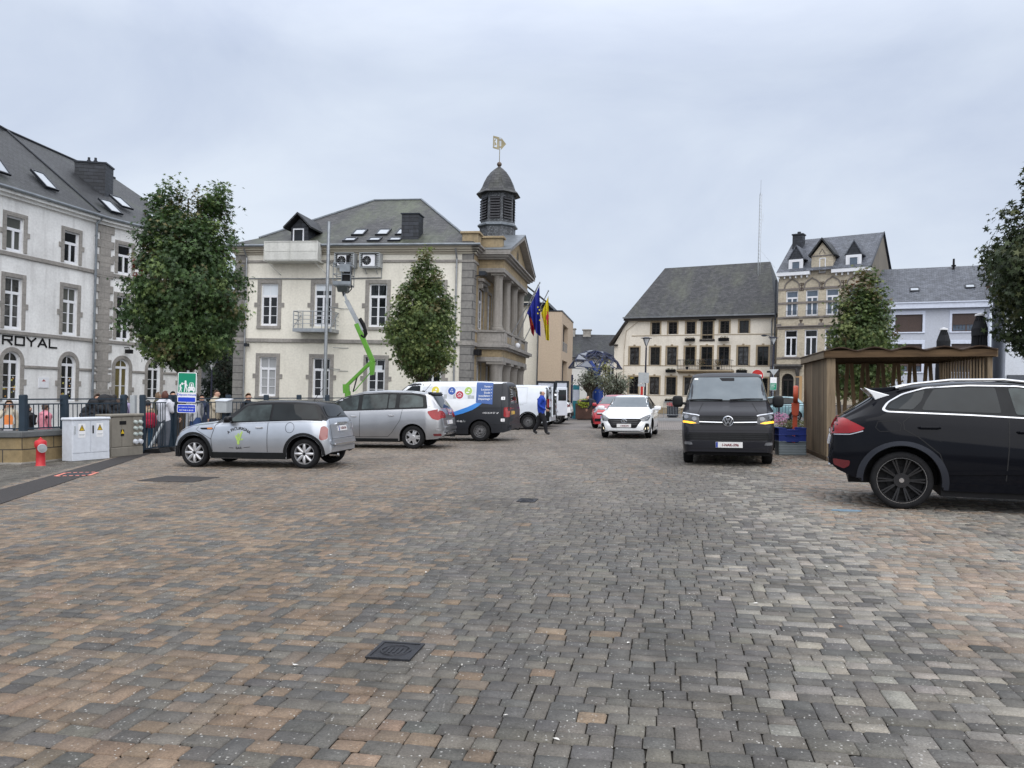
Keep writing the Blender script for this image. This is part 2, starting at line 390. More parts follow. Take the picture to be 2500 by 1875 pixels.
def paving():
 r = random.Random(3); ca, sa = math.cos(PA), math.sin(PA)
 out = []; y = -9.0; prev = []
 while y < 46:
  ha = r.choice((.094,.104,.110,.120)); hb = r.choice((.094,.104,.110,.120)); h = ha+hb; x = -30+r.random()*.3; row = []
  while x < 34:
   k_ = r.random()
   if k_ < .20: w = r.choice((.10,.11,.122)); row.append((x, y, w, h)); x += w
   elif k_ < .30: w = r.choice((.10,.113)); row += [(x, y, w, ha), (x, y+ha, w, hb)]; x += w
   else:
    L = r.choice((.26,.31,.38,.45,.54))
    for yy, hh in ((y, ha), (y+ha, hb)):
     n_ = max(2, round(L/.156+r.uniform(-.5,.5))); cut = sorted(min(max((i+r.uniform(-.22,.22))/n_, .05), .95) for i in range(1, n_)); cut = [0]+cut+[1]
     row += [(x+L*a, yy, L*(b-a), hh) for a, b in zip(cut, cut[1:])]
    x += L
  q = np.array(row)
  cx = q[:,0]+q[:,2]/2; cy = q[:,1]+q[:,3]/2
  wx = cx*ca+cy*sa; wy = -cx*sa+cy*ca
  k = (wy > 1.9) & (wy < 33.6) & (np.abs(wx) < .69*wy+2.2)
  if k.any(): out.append(q[k])
  y += h
 q = np.concatenate(out); m = len(q)
 gap = .0014+rng.uniform(0, .0018, m)
 x0 = q[:,0]+gap; x1 = q[:,0]+q[:,2]-gap; y0 = q[:,1]+gap; y1 = q[:,1]+q[:,3]-gap
 cx = (x0+x1)/2; cy = (y0+y1)/2
 dx = .012*np.sin(cy*.9+1); dy = .022*np.sin(cx*1.3+.3*np.sin(cy*.5))+.014*np.sin(cx*3.3+cy*.25)+.008*np.sin(cx*6.1)
 def ring(ins, cut, z):
  X0, X1, Y0, Y1 = x0+ins, x1-ins, y0+ins, y1-ins
  P8 = [(X0+cut, Y0), (X1-cut, Y0), (X1, Y0+cut), (X1, Y1-cut), (X1-cut, Y1), (X0+cut, Y1), (X0, Y1-cut), (X0, Y0+cut)]
  A = np.stack([np.stack([px, py, np.broadcast_to(z, px.shape)], 1) for px, py in P8], 1)   # m,8,3
  return A
 jit = rng.normal(0, .0015, (m, 8, 2))
 top = ring(.0028, .008, 0.0); low = ring(0, .006, -.008)
 top[:,:,:2] += jit; low[:,:,:2] += jit
 h = rng.normal(0, .0016, m); tx = rng.normal(0, .006, m); ty = rng.normal(0, .006, m)
 top[:,:,2] += h[:,None]+(top[:,:,0]-cx[:,None])*tx[:,None]+(top[:,:,1]-cy[:,None])*ty[:,None]
 V = np.concatenate([top, low], 1)                                # m,16,3
 V[:,:,0] += dx[:,None]; V[:,:,1] += dy[:,None]
 rot = rng.normal(0, .006, m)[:,None]
 rx = V[:,:,0]-cx[:,None]; ry = V[:,:,1]-cy[:,None]
 V[:,:,0], V[:,:,1] = cx[:,None]+rx-rot*ry, cy[:,None]+ry+rot*rx
 X = V[:,:,0]*ca+V[:,:,1]*sa; Y = -V[:,:,0]*sa+V[:,:,1]*ca
 V[:,:,0] = X; V[:,:,1] = Y
 wx = cx*ca+cy*sa; wy = -cx*sa+cy*ca
 base = (np.arange(m)*16)[:,None]
 octo = base+np.arange(8)[None,:]
 quads = np.stack([np.stack([base[:,0]+8+i, base[:,0]+8+(i+1) % 8, base[:,0]+(i+1) % 8, base[:,0]+i], 1) for i in range(8)], 1)
 loops = np.concatenate([octo, quads.reshape(m, 32)], 1).reshape(-1)
 starts = np.concatenate([[0], 8+4*np.arange(8)])[None,:]+(np.arange(m)*40)[:,None]
 tot = np.tile(np.array([8]+[4]*8), m)
 me = bpy.data.meshes.new('paving')
 me.vertices.add(m*16); me.vertices.foreach_set('co', V.reshape(-1))
 me.loops.add(m*40); me.loops.foreach_set('vertex_index', loops.astype(np.int32))
 me.polygons.add(m*9); me.polygons.foreach_set('loop_start', starts.reshape(-1).astype(np.int32)); me.polygons.foreach_set('loop_total', tot.astype(np.int32))
 me.update(calc_edges=True)
 def fbm(x, y, s):
  return .5*np.sin(x*s+1.3*np.sin(y*s*.7+2))+.3*np.sin(y*s*1.9+x*s*.6)+.2*np.sin(x*s*3.1-y*s*2.3)
 grey = np.array([[.148,.142,.131],[.120,.118,.114],[.172,.163,.146],[.132,.131,.128]])
 brown = np.array([[.235,.178,.130],[.208,.164,.125],[.258,.198,.146],[.19,.158,.128]])
 pale = np.array([[.285,.272,.248],[.25,.243,.228],[.305,.288,.258],[.22,.215,.204]])
 pink = np.array([[.32,.258,.208],[.30,.25,.21],[.28,.24,.205]])
 c = grey[rng.integers(0, 4, m)].copy()
 pb = .62*(1/(1+np.exp(((wx+.62+.045*wy)+.35*fbm(wx, wy, .9))*3.2)))
 pb = pb*np.where(wy > 15, .8, 1)+.10*(wy > 13)*(wx < 3)
 k = rng.random(m) < pb; c[k] = brown[rng.integers(0, 4, k.sum())]
 fade = (np.clip((wy-7)/12, 0, 1)*(.40+.60*np.clip((4.0-wx+.6*fbm(wx, wy, .7))/5, 0, 1)))[:,None]           # blends to a paler, warmer tone further off
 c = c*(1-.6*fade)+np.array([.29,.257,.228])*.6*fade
 t = wx-(.25*(wy-5)+1.15+.3*fbm(wx, wy, .8)); pp = np.clip(t/1.6, 0, 1)*.9*np.clip((wy-2.2)/2.5, .25, 1)
 k = rng.random(m) < pp; c[k] = pale[rng.integers(0, 4, k.sum())]
 band = np.abs(wx-(3.45+.245*(wy-5.2))) < .55+.02*wy
 k = band & (wy > 4.4) & (rng.random(m) < .55); c[k] = pink[rng.integers(0, 3, k.sum())]
 k = (wx > 4.3+.245*(wy-5.2)) & (rng.random(m) < .22); c[k] = pink[rng.integers(0, 3, k.sum())]
 k = wx < -8.1-.23*(wy-11.5); c[k] = np.array([.125,.12,.108])*rng.uniform(.75, 1.25, (k.sum(), 1))   # footway left of the gutter
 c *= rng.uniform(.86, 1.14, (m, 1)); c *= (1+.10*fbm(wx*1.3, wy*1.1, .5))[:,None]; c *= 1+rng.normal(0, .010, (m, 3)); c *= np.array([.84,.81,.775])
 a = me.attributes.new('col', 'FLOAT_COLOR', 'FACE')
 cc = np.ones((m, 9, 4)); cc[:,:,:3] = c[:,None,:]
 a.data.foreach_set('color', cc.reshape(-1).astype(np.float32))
 n = N('paving_block'); at = n('ShaderNodeAttribute', attribute_name='col')
 v = n.obj()
 grain = n.ramp(n.noise(85, v, 5, .8), [(.30, (.55,.55,.55)), (.70, (1.45,1.45,1.45))])
 col = n.mix(at.outputs['Color'], grain, 1, 'MULTIPLY')
 col = n.mix(col, n.ramp(n.noise(9, v, 5, .65), [(.28, (.72,.71,.70)), (.72, (1.18,1.18,1.17))]), 1, 'MULTIPLY')
 vo = n('ShaderNodeTexVoronoi', {'Vector': v, 'Scale': 58, 'Randomness': 1})
 vs = n('ShaderNodeSeparateColor'); n.t.links.new(vo.outputs['Color'], vs.inputs[0])
 chip = n.math('MULTIPLY', n.math('LESS_THAN', vo.outputs['Distance'], n.math('MULTIPLY', vs.outputs[1], .33)), n.math('GREATER_THAN', vs.outputs[0], .62))
 chip = n.math('MULTIPLY', chip, n.ramp(n.noise(2.2, v, 3), [(.38, .25), (.62, .9)]))
 col = n.mix(col, (.50,.49,.46), chip)
 stain = n.ramp(n.noise(.8, v, 7, .68), [(.34, (.76,.75,.73)), (.50, (1,1,1)), (.75, (1.10,1.09,1.07))])
 col = n.mix(col, stain, 1, 'MULTIPLY')
 trk = n('ShaderNodeMapping', {'Rotation': (0, 0, R(8)), 'Scale': (1.6, .10, 1)}); n.t.links.new(v, trk.inputs[0])
 col = n.mix(col, n.ramp(n.noise(1.1, trk.outputs[0], 4, .6), [(.36, (.86,.86,.86)), (.6, (1.03,1.03,1.02))]), 1, 'MULTIPLY')
 n.fin(col, n.ramp(n.noise(5, v, 4), [(.3, .50), (.7, .75)]), .3)
 n.bump(n.math('ADD', n.noise(140, v, 4, .7), n.math('MULTIPLY', n.noise(30, v, 3), .8)), .55, .006)
 me.materials.append(n.m)
 o = put('paving', me); o.matrix_world = RT.copy(); tag(o, kind='structure')
paving()
s = MB(); s.prismz([(-7.3,8.6),(-6.55,8.6),(-9.2,19.4),(-9.55,21.6),(-10.2,21.6),(-9.75,19.6)], -.01, .009)
struct('gutter_strip', s, M['strip'], tilt=True)
def flat(name, label, cat, x, y, mats, build, rz=-PA):
 mb = MB(); build(mb); o = mb.build(name, mats); o.matrix_world = RT @ Matrix.Translation((x, y, 0)) @ Matrix.Rotation(rz, 4, 'Z')
 return tag(o, label, cat)
M['iron'] = plain('cast_iron', (.028,.029,.034), .5, .35, 14, .4, bump=.6)
M['pinkpaint'] = plain('pink_spray_paint', (.75,.26,.20), .7, .2, 9)
M['bluepaint'] = plain('worn_blue_paint', (.14,.21,.27), .7, .3, 12)
def cover(w, h, ring=True):
 def b(mb):
  mb.box(-w/2, w/2, -h/2, h/2, -.012, .007)
  mb.box(-w/2-.02, w/2+.02, -h/2-.02, -h/2, -.012, .011); mb.box(-w/2-.02, w/2+.02, h/2, h/2+.02, -.012, .011)
  mb.box(-w/2-.02, -w/2, -h/2, h/2, -.012, .011); mb.box(w/2, w/2+.02, -h/2, h/2, -.012, .011)
  if ring:
   r = min(w, h)*.38
   mb.tube([(r*math.cos(t*PI/10), r*math.sin(t*PI/10), .007) for t in range(20)], .008, 5, True)
   for k in range(-2, 3): mb.box(k*r*.32-.006, k*r*.32+.006, -r*.55, r*.55, .005, .011)
 return b
flat('manhole_cover', 'black square iron cover in the grey paving of the foreground', 'manhole cover', -.68, 4.50, M['iron'], cover(.225, .25))
flat('manhole_cover', 'small dark broken cover between brown and grey paving, further back', 'manhole cover', .22, 10.95, M['iron'], cover(.22, .3))
flat('asphalt_patch', 'dark rectangular asphalt patch in the paving in front of the silver car', 'patch', -5.95, 13.75, M['strip'], lambda mb: mb.box(-.54,.54,-.42,.42,-.01,.008))
def drain(mb):
 mb.box(-.24,.24,-.28,.28,-.01,.012); mb.cur = 1
 for t in range(5):
  a = -.26+t*.105
  mb.box(a, a+.06, -.34, -.28, .010, .014); mb.box(a, a+.06, .28, .34, .010, .014)
 for t in range(6):
  a = -.3+t*.1; mb.box(-.31,-.25,a,a+.06,.010,.014); mb.box(.25,.31,a,a+.06,.010,.014)
flat('drain_cover', 'drain cover in the gutter outlined in pink spray paint', 'drain cover', -8.22, 14.55, [M['iron'], M['pinkpaint']], drain, R(14))
flat('paint_mark', 'worn blue paint stain on the pale paving beside the dark estate car', 'paint mark', 4.35, 10.0, M['bluepaint'], lambda mb: mb.prismz([(-.2,-.05),(-.05,-.11),(.16,-.07),(.2,.04),(.02,.10),(-.16,.06)], .002, .006))
def leaf_bits():
 mb = MB()
 r = random.Random(5)
 for k in range(46):
  d = r.uniform(3.2, 15); x = r.uniform(-.62, .62)*d; a = r.uniform(0, 6.28); s_ = r.uniform(.010, .024)
  mb.cur = 0 if r.random() < .8 else 1
  pts = []
  for t in range(5):
   q = a+t*1.257; rr = s_*(1 if t % 2 else .45)
   pts.append((x+rr*math.cos(q), d+rr*math.sin(q), .009+.004*r.random()))
  mb.add(pts, [tuple(range(5))])
 o = mb.build('litter_flecks', [plain('paper_fleck', (.62,.60,.56), .8), plain('dry_leaf', (.33,.13,.04), .8)])
 o.matrix_world = RT.copy(); tag(o, 'tiny pale flecks and dry leaf bits scattered over the paving', 'litter', kind='stuff')
leaf_bits()
# ------------------------------------------------------------------ buildings. Local frame: X along the front, -Y out of the wall, Z up
def wall(mb, s0, s1, z0, z1, holes=(), y=0.0, depth=.22):
 H = [(max(h[0], s0), min(h[1], s1), max(h[2], z0), min(h[3], z1))+tuple(h[4:]) for h in holes]
 xs = sorted({round(v, 4) for v in [s0, s1]+[h[0] for h in H]+[h[1] for h in H]})
 zs = sorted({round(v, 4) for v in [z0, z1]+[h[2] for h in H]+[h[3] for h in H]})
 for i in range(len(xs)-1):
  for j in range(len(zs)-1):
   cx = (xs[i]+xs[i+1])/2; cz = (zs[j]+zs[j+1])/2
   if any(h[0] < cx < h[1] and h[2] < cz < h[3] for h in H): continue
   mb.quad((xs[i],y,zs[j]),(xs[i+1],y,zs[j]),(xs[i+1],y,zs[j+1]),(xs[i],y,zs[j+1]))
 for h in H:
  a, b, c, d = h[:4]; Y = y+depth
  if len(h) > 4:
   r = (b-a)/2; zc = d-r; m = (a+b)/2; K = 12
   arc = [(m+r*math.cos(PI*t/K), zc+r*math.sin(PI*t/K)) for t in range(K+1)]        # right to left
   for t in range(K):
    p, q = arc[t], arc[t+1]; cx = b if t < K/2 else a
    mb.quad((p[0],y,p[1]),(cx,y,d),(q[0],y,q[1]))
    mb.quad((p[0],y,p[1]),(q[0],y,q[1]),(q[0],Y,q[1]),(p[0],Y,p[1]))
   mb.quad((b,y,d),(m,y,d),(m,y,zc+r));
   d = zc
  else: mb.quad((a,y,d),(b,y,d),(b,Y,d),(a,Y,d))
  mb.quad((a,y,c),(a,y,d),(a,Y,d),(a,Y,c)); mb.quad((b,y,d),(b,y,c),(b,Y,c),(b,Y,d)); mb.quad((b,y,c),(a,y,c),(a,Y,c),(b,Y,c))
WCACHE = {}
def window(par, s, z, w, h, style='cas', frame='white_frame', pane='pane', y=.13, rz=0, at=None, sur=None, ear=None, name='window', arch=False, sill=None, surmat='trim', key=None):
 k = (style, round(w, 2), round(h, 2), frame, arch)
 if k not in WCACHE:
  fr = MB(); t = .075 if w > .7 else .06; d = .05
  def o(x0, x1, z0, z1, dd=0): fr.box(x0, x1, -.03-dd, d, z0, z1)
  hs = h-w/2 if arch else h
  o(-w/2, -w/2+t, 0, hs); o(w/2-t, w/2, 0, hs); o(-w/2+t, w/2-t, 0, t)
  if arch:
   r = w/2; K = 14; pts = [(math.cos(PI*q/K), math.sin(PI*q/K)) for q in range(K+1)]
   for q in range(K):
    a, b = pts[q], pts[q+1]
    P4 = [(a[0]*r, hs+a[1]*r), (b[0]*r, hs+b[1]*r), (b[0]*(r-t), hs+b[1]*(r-t)), (a[0]*(r-t), hs+a[1]*(r-t))]
    fr.prism(P4, -.03, d)
  else: o(-w/2+t, w/2-t, h-t, h)
  if style in ('cas', 'plain', 'top'):
   zt = {'cas': .70, 'plain': .72, 'top': .63}[style]*h if not arch else hs-.02
   o(-w/2+t, w/2-t, zt-.06, zt+.07, .012)
   o(-.05, .05, t, zt-.06, .008)
   for q in (-1, 1): o(q*(w/2-t-.02)-.02, q*(w/2-t-.02)+.02, t, zt-.06, -.005)
   o(-w/2+t+.04, -.05, t, t+.05, -.005); o(.05, w/2-t-.04, t, t+.05, -.005)
   if style == 'cas':
    fr.box(-.016, .016, -.02, d, zt+.07, h-t)
    for q in (1, 2):
     zz = t+(zt-.06-t)*q/3; fr.box(-w/2+t+.04, -.05, -.02, d, zz-.014, zz+.014); fr.box(.05, w/2-t-.04, -.02, d, zz-.014, zz+.014)
  elif style == 'grid':
   o(-.035, .035, t, h-t, .005)
   for q in (1, 2, 3):
    zz = t+(h-2*t)*q/4; fr.box(-w/2+t, -.035, -.02, d, zz-.014, zz+.014); fr.box(.035, w/2-t, -.02, d, zz-.014, zz+.014)
  elif style == 'two':
   o(-.04, .04, t, h-t)
  pn = MB()
  if arch:
   r = w/2-t*.5; pn.prism([(-r, t*.5), (r, t*.5)]+[(r*math.cos(PI*q/14), hs+r*math.sin(PI*q/14)) for q in range(15)], .012, .03)
  else: pn.box(-w/2+t*.5, w/2-t*.5, .012, .03, t*.5, h-t*.5)
  WCACHE[k] = (fr.mesh('window', M[frame]), pn.mesh('pane', M['pane']), {})
 fm, pm, var = WCACHE[k]
 loc = (s, y, z) if at is None else at
 f = put(name, fm, par, loc, rz)
 if pane not in var:
  q = pm.copy(); q.materials.clear(); q.materials.append(M[pane]); var[pane] = q
 put('pane', var[pane], f)
 if sur:
  k2 = ('sur', round(w, 2), round(h, 2), sur, ear, arch, sill, surmat, round(y, 3))
  if k2 not in WCACHE:
   b = MB(); t = sur; Y0, Y1 = -y-.035, -y+.012
   if arch:
    r = w/2; hs = h-r; K = 14
    for q in range(K):
     a, c = PI*q/K, PI*(q+1)/K
     b.prism([(r*math.cos(a), hs+r*math.sin(a)), ((r+t)*math.cos(a), hs+(r+t)*math.sin(a)), ((r+t)*math.cos(c), hs+(r+t)*math.sin(c)), (r*math.cos(c), hs+r*math.sin(c))], Y0, Y1)
    b.box(-r-t, -r, Y0, Y1, 0, hs); b.box(r, r+t, Y0, Y1, 0, hs)
   else:
    b.box(-w/2-t, w/2+t, Y0, Y1, h, h+t); b.box(-w/2-t, -w/2, Y0, Y1, 0, h); b.box(w/2, w/2+t, Y0, Y1, 0, h)
   if ear:
    for q in (-1, 1): b.box(q*(w/2+t), q*(w/2+t+ear[0]), Y0-.004, Y1, ear[1], ear[1]+ear[2])
   if sill: b.box(-w/2-t-.0, w/2+t, Y0-.05, Y1, -sill, 0)
   WCACHE[k2] = b.mesh('surround', M[surmat], bevel=.006)
  put('surround', WCACHE[k2], f)
 return f
def pipe(mb, x, y, z0, z1, r=.055, top=None):
 pts = [(x, y, z0), (x, y, z1)]
 if top: pts += [(x, y, z1+.15), (x+top[0], y+top[1], z1+top[2])]
 mb.tube(pts, r, 8)
 zz = z0+.6
 while zz < z1: mb.cyl((x, y, zz), (x, y, zz+.06), r*1.3, n=8); zz += 2.0
def skylight(par, p, u, v, w, h, name='skylight', open_=False):
 u = Vector(u).normalized(); v = Vector(v).normalized(); nn = u.cross(v).normalized(); p = Vector(p)
 Mx = Matrix((( *u, 0), (*v, 0), (*nn, 0), (0,0,0,1))).transposed(); Mx.translation = p
 f = MB(); f.M = Mx; t = .07
 f.box(0, w, 0, t, -.02, .09); f.box(0, w, h-t, h, -.02, .09); f.box(0, t, t, h-t, -.02, .09); f.box(w-t, w, t, h-t, -.02, .09)
 o = f.build(name, M['dark_metal'], par)
 q = MB(); q.M = Mx; q.box(t, w-t, t, h-t, -.01, .06); q.build('pane', M['skyglass'], o)
 return o
n = N('skylight_glass'); n.fin((.34,.37,.41), .08, .8, .3); M['skyglass'] = n.m  # pale base colour carries the sky's reflection
# ================================================================== town hall
def town_hall():
 O = (-2.22, 40.0, -.058)
 B = thing('town_hall', 'cream two-storey town hall with hipped slate roof, columned portico and bell turret', 'building', O, R(-9.48))
 W, D, ZE = 13.30, 12.3, 8.90
 win = [(-11.30,'pane_b'), (-8.22,'pane'), (-5.14,'pane'), (-2.06,'pane')]
 L = MB()
 holes = []
 for s, _ in win: holes += [(s-.5, s+.5, 4.99, 7.30), (s-.5, s+.5, 1.16, 3.30)]
 wall(L, -W+.62, -.62, -.6, ZE, holes)
 L.quad((-W,0,-.6),(-W,0,ZE),(-W,D,ZE),(-W,D,-.6)); L.quad((-W,D,-.6),(-W,D,ZE),(0,D,ZE),(0,D,-.6))
 for x0, x1 in ((-W, -W+.62), (-.62, 0)): L.quad((x0,0.01,-.6),(x1,0.01,-.6),(x1,0.01,ZE),(x0,0.01,ZE))
 L.build('wall', M['cream'], B)
 q = MB()
 for x0, x1 in ((-W-.03, -W+.60), (-.60, .03)):
  q.box(x0, x1, -.06, .03, -.6, 4.1); q.box(x0, x1, -.05, .03, 4.3, 8.42); q.box(x0, x1, -.045, .03, 8.55, 8.88)
 q.build('quoin', M['rust'], B, bevel=.01)
 b = MB(); b.box(-W-.06, .08, -.10, .02, 4.10, 4.30); b.box(-W-.06, .06, -.07, .02, 8.42, 8.55); b.build('string_course', M['trim'], B, bevel=.01)
 c = MB()
 for k, (z0, z1, p) in enumerate(((8.86, 8.96, .10), (8.96, 9.06, .22), (9.06, 9.17, .34), (9.17, 9.27, .46))):
  c.box(-W-p, .10+p*.55, -p, .05, z0, z1); c.box(-W-p, -W+.05, .05, D+p, z0, z1)
 c.build('cornice', M['cornice'], B, bevel=.012)
 gtr = MB(); gtr.tube([(-W-.56, -.52, 9.27), (.45, -.52, 9.27)], .07, 8); gtr.build('gutter', M['zinc'], B)
 dp = MB(); pipe(dp, -12.62, -.13, -.5, 8.55, .05, (.0, -.34, .55)); dp.build('downpipe', M['pipe'], B)
 dp = MB(); pipe(dp, -.86, -.13, -.5, 8.45, .05, (.0, -.34, .60)); dp.build('downpipe', M['pipe'], B)
 pp = MB(); pp.tube([(-12.5, -.05, 7.56), (-9, -.05, 7.54), (-4.95, -.05, 7.60), (-4.95,-.05,8.2)], .028, 6); pp.build('cable_pipe', M['zinc'], B)
 for i, (s, pn) in enumerate(win):
  f = window(B, s, 4.99, 1.0, 2.31, 'cas', pane='pane', sur=.20, ear=(.17, 1.02, .24), sill=.16 if i != 1 else None)
  if pn == 'pane_b':
   x = MB(); x.box(-.42, .42, -.004, .010, 1.68, 2.23); x.build('blind', M['pane_b'], f)
  if i == 1:
   x = MB(); x.box(-.42, .42, -.004, .010, 1.93, 2.23); x.build('blind', M['pane_b'], f)
  f = window(B, s, 1.16, 1.0, 2.14, 'cas', pane='pane_c' if i == 0 else 'pane', sur=.20, ear=(.16, .98, .24), sill=.14)
  if i == 2:
   x = MB(); x.box(-.12, .30, -.006, .004, 1.50, 1.80); x.build('paper_notice', M['pane_b'], f)
 r = MB(); e = .55; zr = 13.3
 A0, A1, A2, A3 = (-W-e,-e,9.27), (.30,-e,9.27), (.30,D+e,9.27), (-W-e,D+e,9.27)
 k0, k1, k2, k3 = (-W+.9,.75,9.93), (-.75,.75,10.02), (-.75,D-.75,10.02), (-W+.9,D-.75,9.93)
 R0, R1 = (-7.7,6.1,zr), (-4.70,6.1,zr)
 for a, b, c_, d in ((A0,A1,k1,k0),(A1,A2,k2,k1),(A2,A3,k3,k2),(A3,A0,k0,k3)): r.quad(a,b,c_,d)
 r.quad(k0,k1,R1,R0); r.quad(k2,k3,R0,R1); r.quad(k1,k2,R1); r.quad(k3,k0,R0)
 r.build('roof', M['slate_moss'], B)
 rg = MB()
 for a, b in ((R0,R1),(k1,R1),(k0,R0)): rg.tube([Vector(a)+Vector((0,0,.03)), Vector(b)+Vector((0,0,.03))], .06, 6)
 rg.build('ridge_cap', M['zinc'], B)
 sl = Vector((0, 5.35, 3.33)).normalized()
 def on(x, v): # point on the front slope at distance v above the break
  return Vector((x, .75, 9.98))+sl*v
 for x, v in ((-7.06,.10), (-5.70,.10), (-4.58,.10)): skylight(B, on(x, v), (1,0,0), sl, .70, .88)
 for x in (-7.17, -5.80, -4.66): skylight(B, (x,-.12,9.51), (1,0,0), (0,1.3,.70), .70, .60)
 ch = MB(); ch.box(-3.98,-3.05,.12,1.0,9.2,11.0); ch.build('chimney', M['slate_clad'], B)
 ch2 = MB(); ch2.box(-4.03,-3.0,.07,1.05,11.0,11.06); ch2.build('chimney_cap', M['dark_metal'], B)
 d = MB(); d.box(-10.20,-9.22,.10,2.6,9.3,10.35)
 d.prism([(-10.20,10.35),(-9.22,10.35),(-9.71,10.85)], .12, 2.9)
 dm = d.build('dormer', M['slate_clad'], B)
 dr = MB()
 for sgn in (-1, 1):
  x0 = -9.71; p = [(x0, 11.12), (x0, 11.02), (x0+sgn*.78, 10.24), (x0+sgn*.80, 10.33)]
  dr.prism(p, -.25, 3.4)
 dr.build('dormer_roof', M['slate_dark'], dm)
 window(dm, -9.75, 9.0, .62, 1.28, 'two1', y=.07, name='dormer_door')
 bl = MB(); bl.box(-11.2,-8.2,-.92,-.88,8.42,9.37); bl.box(-11.2,-11.16,-.88,-.40,8.42,9.37); bl.box(-8.24,-8.2,-.88,-.40,8.42,9.37); bl.box(-11.2,-8.2,-.88,0,8.36,8.42)
 for x in (-11.2, -9.7, -8.2): bl.box(x-.02,x+.02,-.94,-.86,8.36,9.40)
 bl.box(-11.2,-8.2,-.95,-.86,9.37,9.41); bl.box(-11.2,-8.2,-.935,-.92,8.88,8.90)
 for x in (-11.1, -8.45): bl.tube([(x+.45,-.02,7.75),(x,-.8,8.36)], .022, 5)
 bl.build('roof_balcony', M['weathered'], B)
 kb = MB(); kb.box(-9.45,-7.28,-1.0,0,4.62,4.80)
 for z in (5.05, 5.27, 5.49, 5.70): kb.tube([(-9.42,-.02,z),(-9.42,-.97,z),(-7.31,-.97,z),(-7.31,-.02,z)], .016 if z < 5.6 else .026, 5)
 for x, y in ((-9.42,-.97),(-8.90,-.97),(-8.36,-.97),(-7.84,-.97),(-7.31,-.97),(-9.42,-.4),(-7.31,-.4)): kb.box(x-.018,x+.018,y-.018,y+.018,4.80,5.72)
 kb.bar((-7.36,-.95,4.8),(-7.31,-.1,5.7),.05,.05); kb.bar((-9.42,-.95,4.85),(-9.42,-.05,5.6),.03,.03)
 kb.build('steel_balcony', M['galv'], B)
 for x in (-12.42,):
  cm = MB(); cm.tube([(x,0,3.95),(x,-.16,3.95)], .03, 6); cm.box(x-.09,x+.09,-.42,-.16,3.83,4.0); cm.build('camera', M['dark_metal'], B)
 br = MB()
 for z in (5.95, 3.85, 2.62):
  br.tube([(-7.45,-.34,z),(-7.2,-.05,z),(-6.7,-.02,z)], .014, 5)
 br.build('mast_bracket', M['zinc'], B)
 F_ = Matrix.Rotation(PI/2, 4, 'Z')
 def mb():
  m = MB(); m.M = F_; return m
 P0, P1 = 1.15, 10.1                        # portico bays
 wl = mb(); hl = [(1.44+.02,2.80,5.09,7.30),(4.0,5.0,4.95,7.30),(6.4,7.4,4.95,7.3),(11,11.9,5.0,7.3),(1.5,2.4,1.2,3.2),(4.0,5.0,.3,3.2),(6.4,7.4,.3,3.2)]
 wall(wl, 0, D, -.6, 8.9, hl, y=0, depth=.25); wl.build('front_wall', M['ochre'], B)
 fq = mb(); fq.box(.0, .62, -.05, .03, -.6, 4.1); fq.box(0,.62,-.05,.03,4.3,8.42); fq.box(D-.62,D,-.05,.03,-.6,8.42)
 fq.build('quoin', M['rust'], B, bevel=.01)
 fb = mb(); fb.box(-.05,D+.05,-.10,.02,4.10,4.30); fb.box(-.05,P0,-.07,.02,8.42,8.55); fb.box(-.05,P0,-.08,.02,4.85,4.98); fb.build('string_course', M['trim'], B, bevel=.01)
 fc = mb()
 for z0, z1, p in ((8.86,8.96,.10),(8.96,9.06,.22),(9.06,9.17,.34),(9.17,9.27,.46)): fc.box(-p, D+p, -p, .05, z0, z1)
 fc.build('cornice', M['trim'], B, bevel=.012)
 for s, z, w, h in ((2.13,5.09,1.34,2.2),(4.5,4.95,1.0,2.35),(6.9,4.95,1.0,2.35),(11.45,5.0,.9,2.3),(1.95,1.2,.9,2.0),(4.5,.3,1.0,2.9),(6.9,.3,1.0,2.9)):
  p = F_ @ Vector((s, .14, z)); window(B, 0, 0, w, h, 'cas', at=p, rz=PI/2, sur=.16)
 hood = mb(); hood.box(1.2,3.05,-.32,.0,7.62,7.78); hood.box(1.3,2.95,-.2,0,7.5,7.62)
 for s in (1.42, 2.83): hood.box(s-.09,s+.09,-.24,0,7.25,7.5)
 hood.build('window_hood', M['trim'], B, bevel=.02)
 fl = mb(); fl.tube([(.35,0,7.75),(.35,-.3,7.8)], .03, 6); fl.box(.1,.62,-.62,-.28,7.78,7.98); fl.build('floodlight', M['dark_metal'], B)
 for s in (.35, .95):
  sp = mb(); sp.box(s-.12,s+.12,-.34,-.10,3.62,3.92); sp.build('loudspeaker', M['black'], B)
 for s in (1.80, 4.35, 6.85, 9.45):
  up = mb(); up.lathe([(.36,5.02),(.36,5.14),(.30,5.18),(.30,5.28),(.27,5.34),(.265,6.4),(.235,7.75),(.25,7.80),(.25,7.86),(.32,7.98)], 18, (s,-1.0,0))
  up.box(s-.35,s+.35,-1.35,-.65,7.98,8.10); up.build('column', M['col'], B, smooth=True)
  lo = mb(); lo.lathe([(.34,-.5),(.34,2.9),(.36,2.95),(.36,3.05),(.43,3.2)], 18, (s,-1.0,0)); lo.box(s-.46,s+.46,-1.46,-.54,3.2,3.33); lo.build('column', M['col'], B, smooth=True)
 en = mb(); en.box(P0+.15,P1-.15,-1.42,.05,8.10,8.34); en.build('architrave', M['trim'], B, bevel=.015)
 fz = mb(); fz.box(P0+.2,P1-.2,-1.38,.05,8.34,8.78); fz.build('frieze', M['ochre'], B)
 cn = mb()
 for z0, z1, p in ((8.78,8.88,.10),(8.88,8.98,.24),(8.98,9.08,.36)): cn.box(P0-p, P1+p, -1.42-p, .05, z0, z1)
 cn.build('cornice', M['trim'], B, bevel=.012)
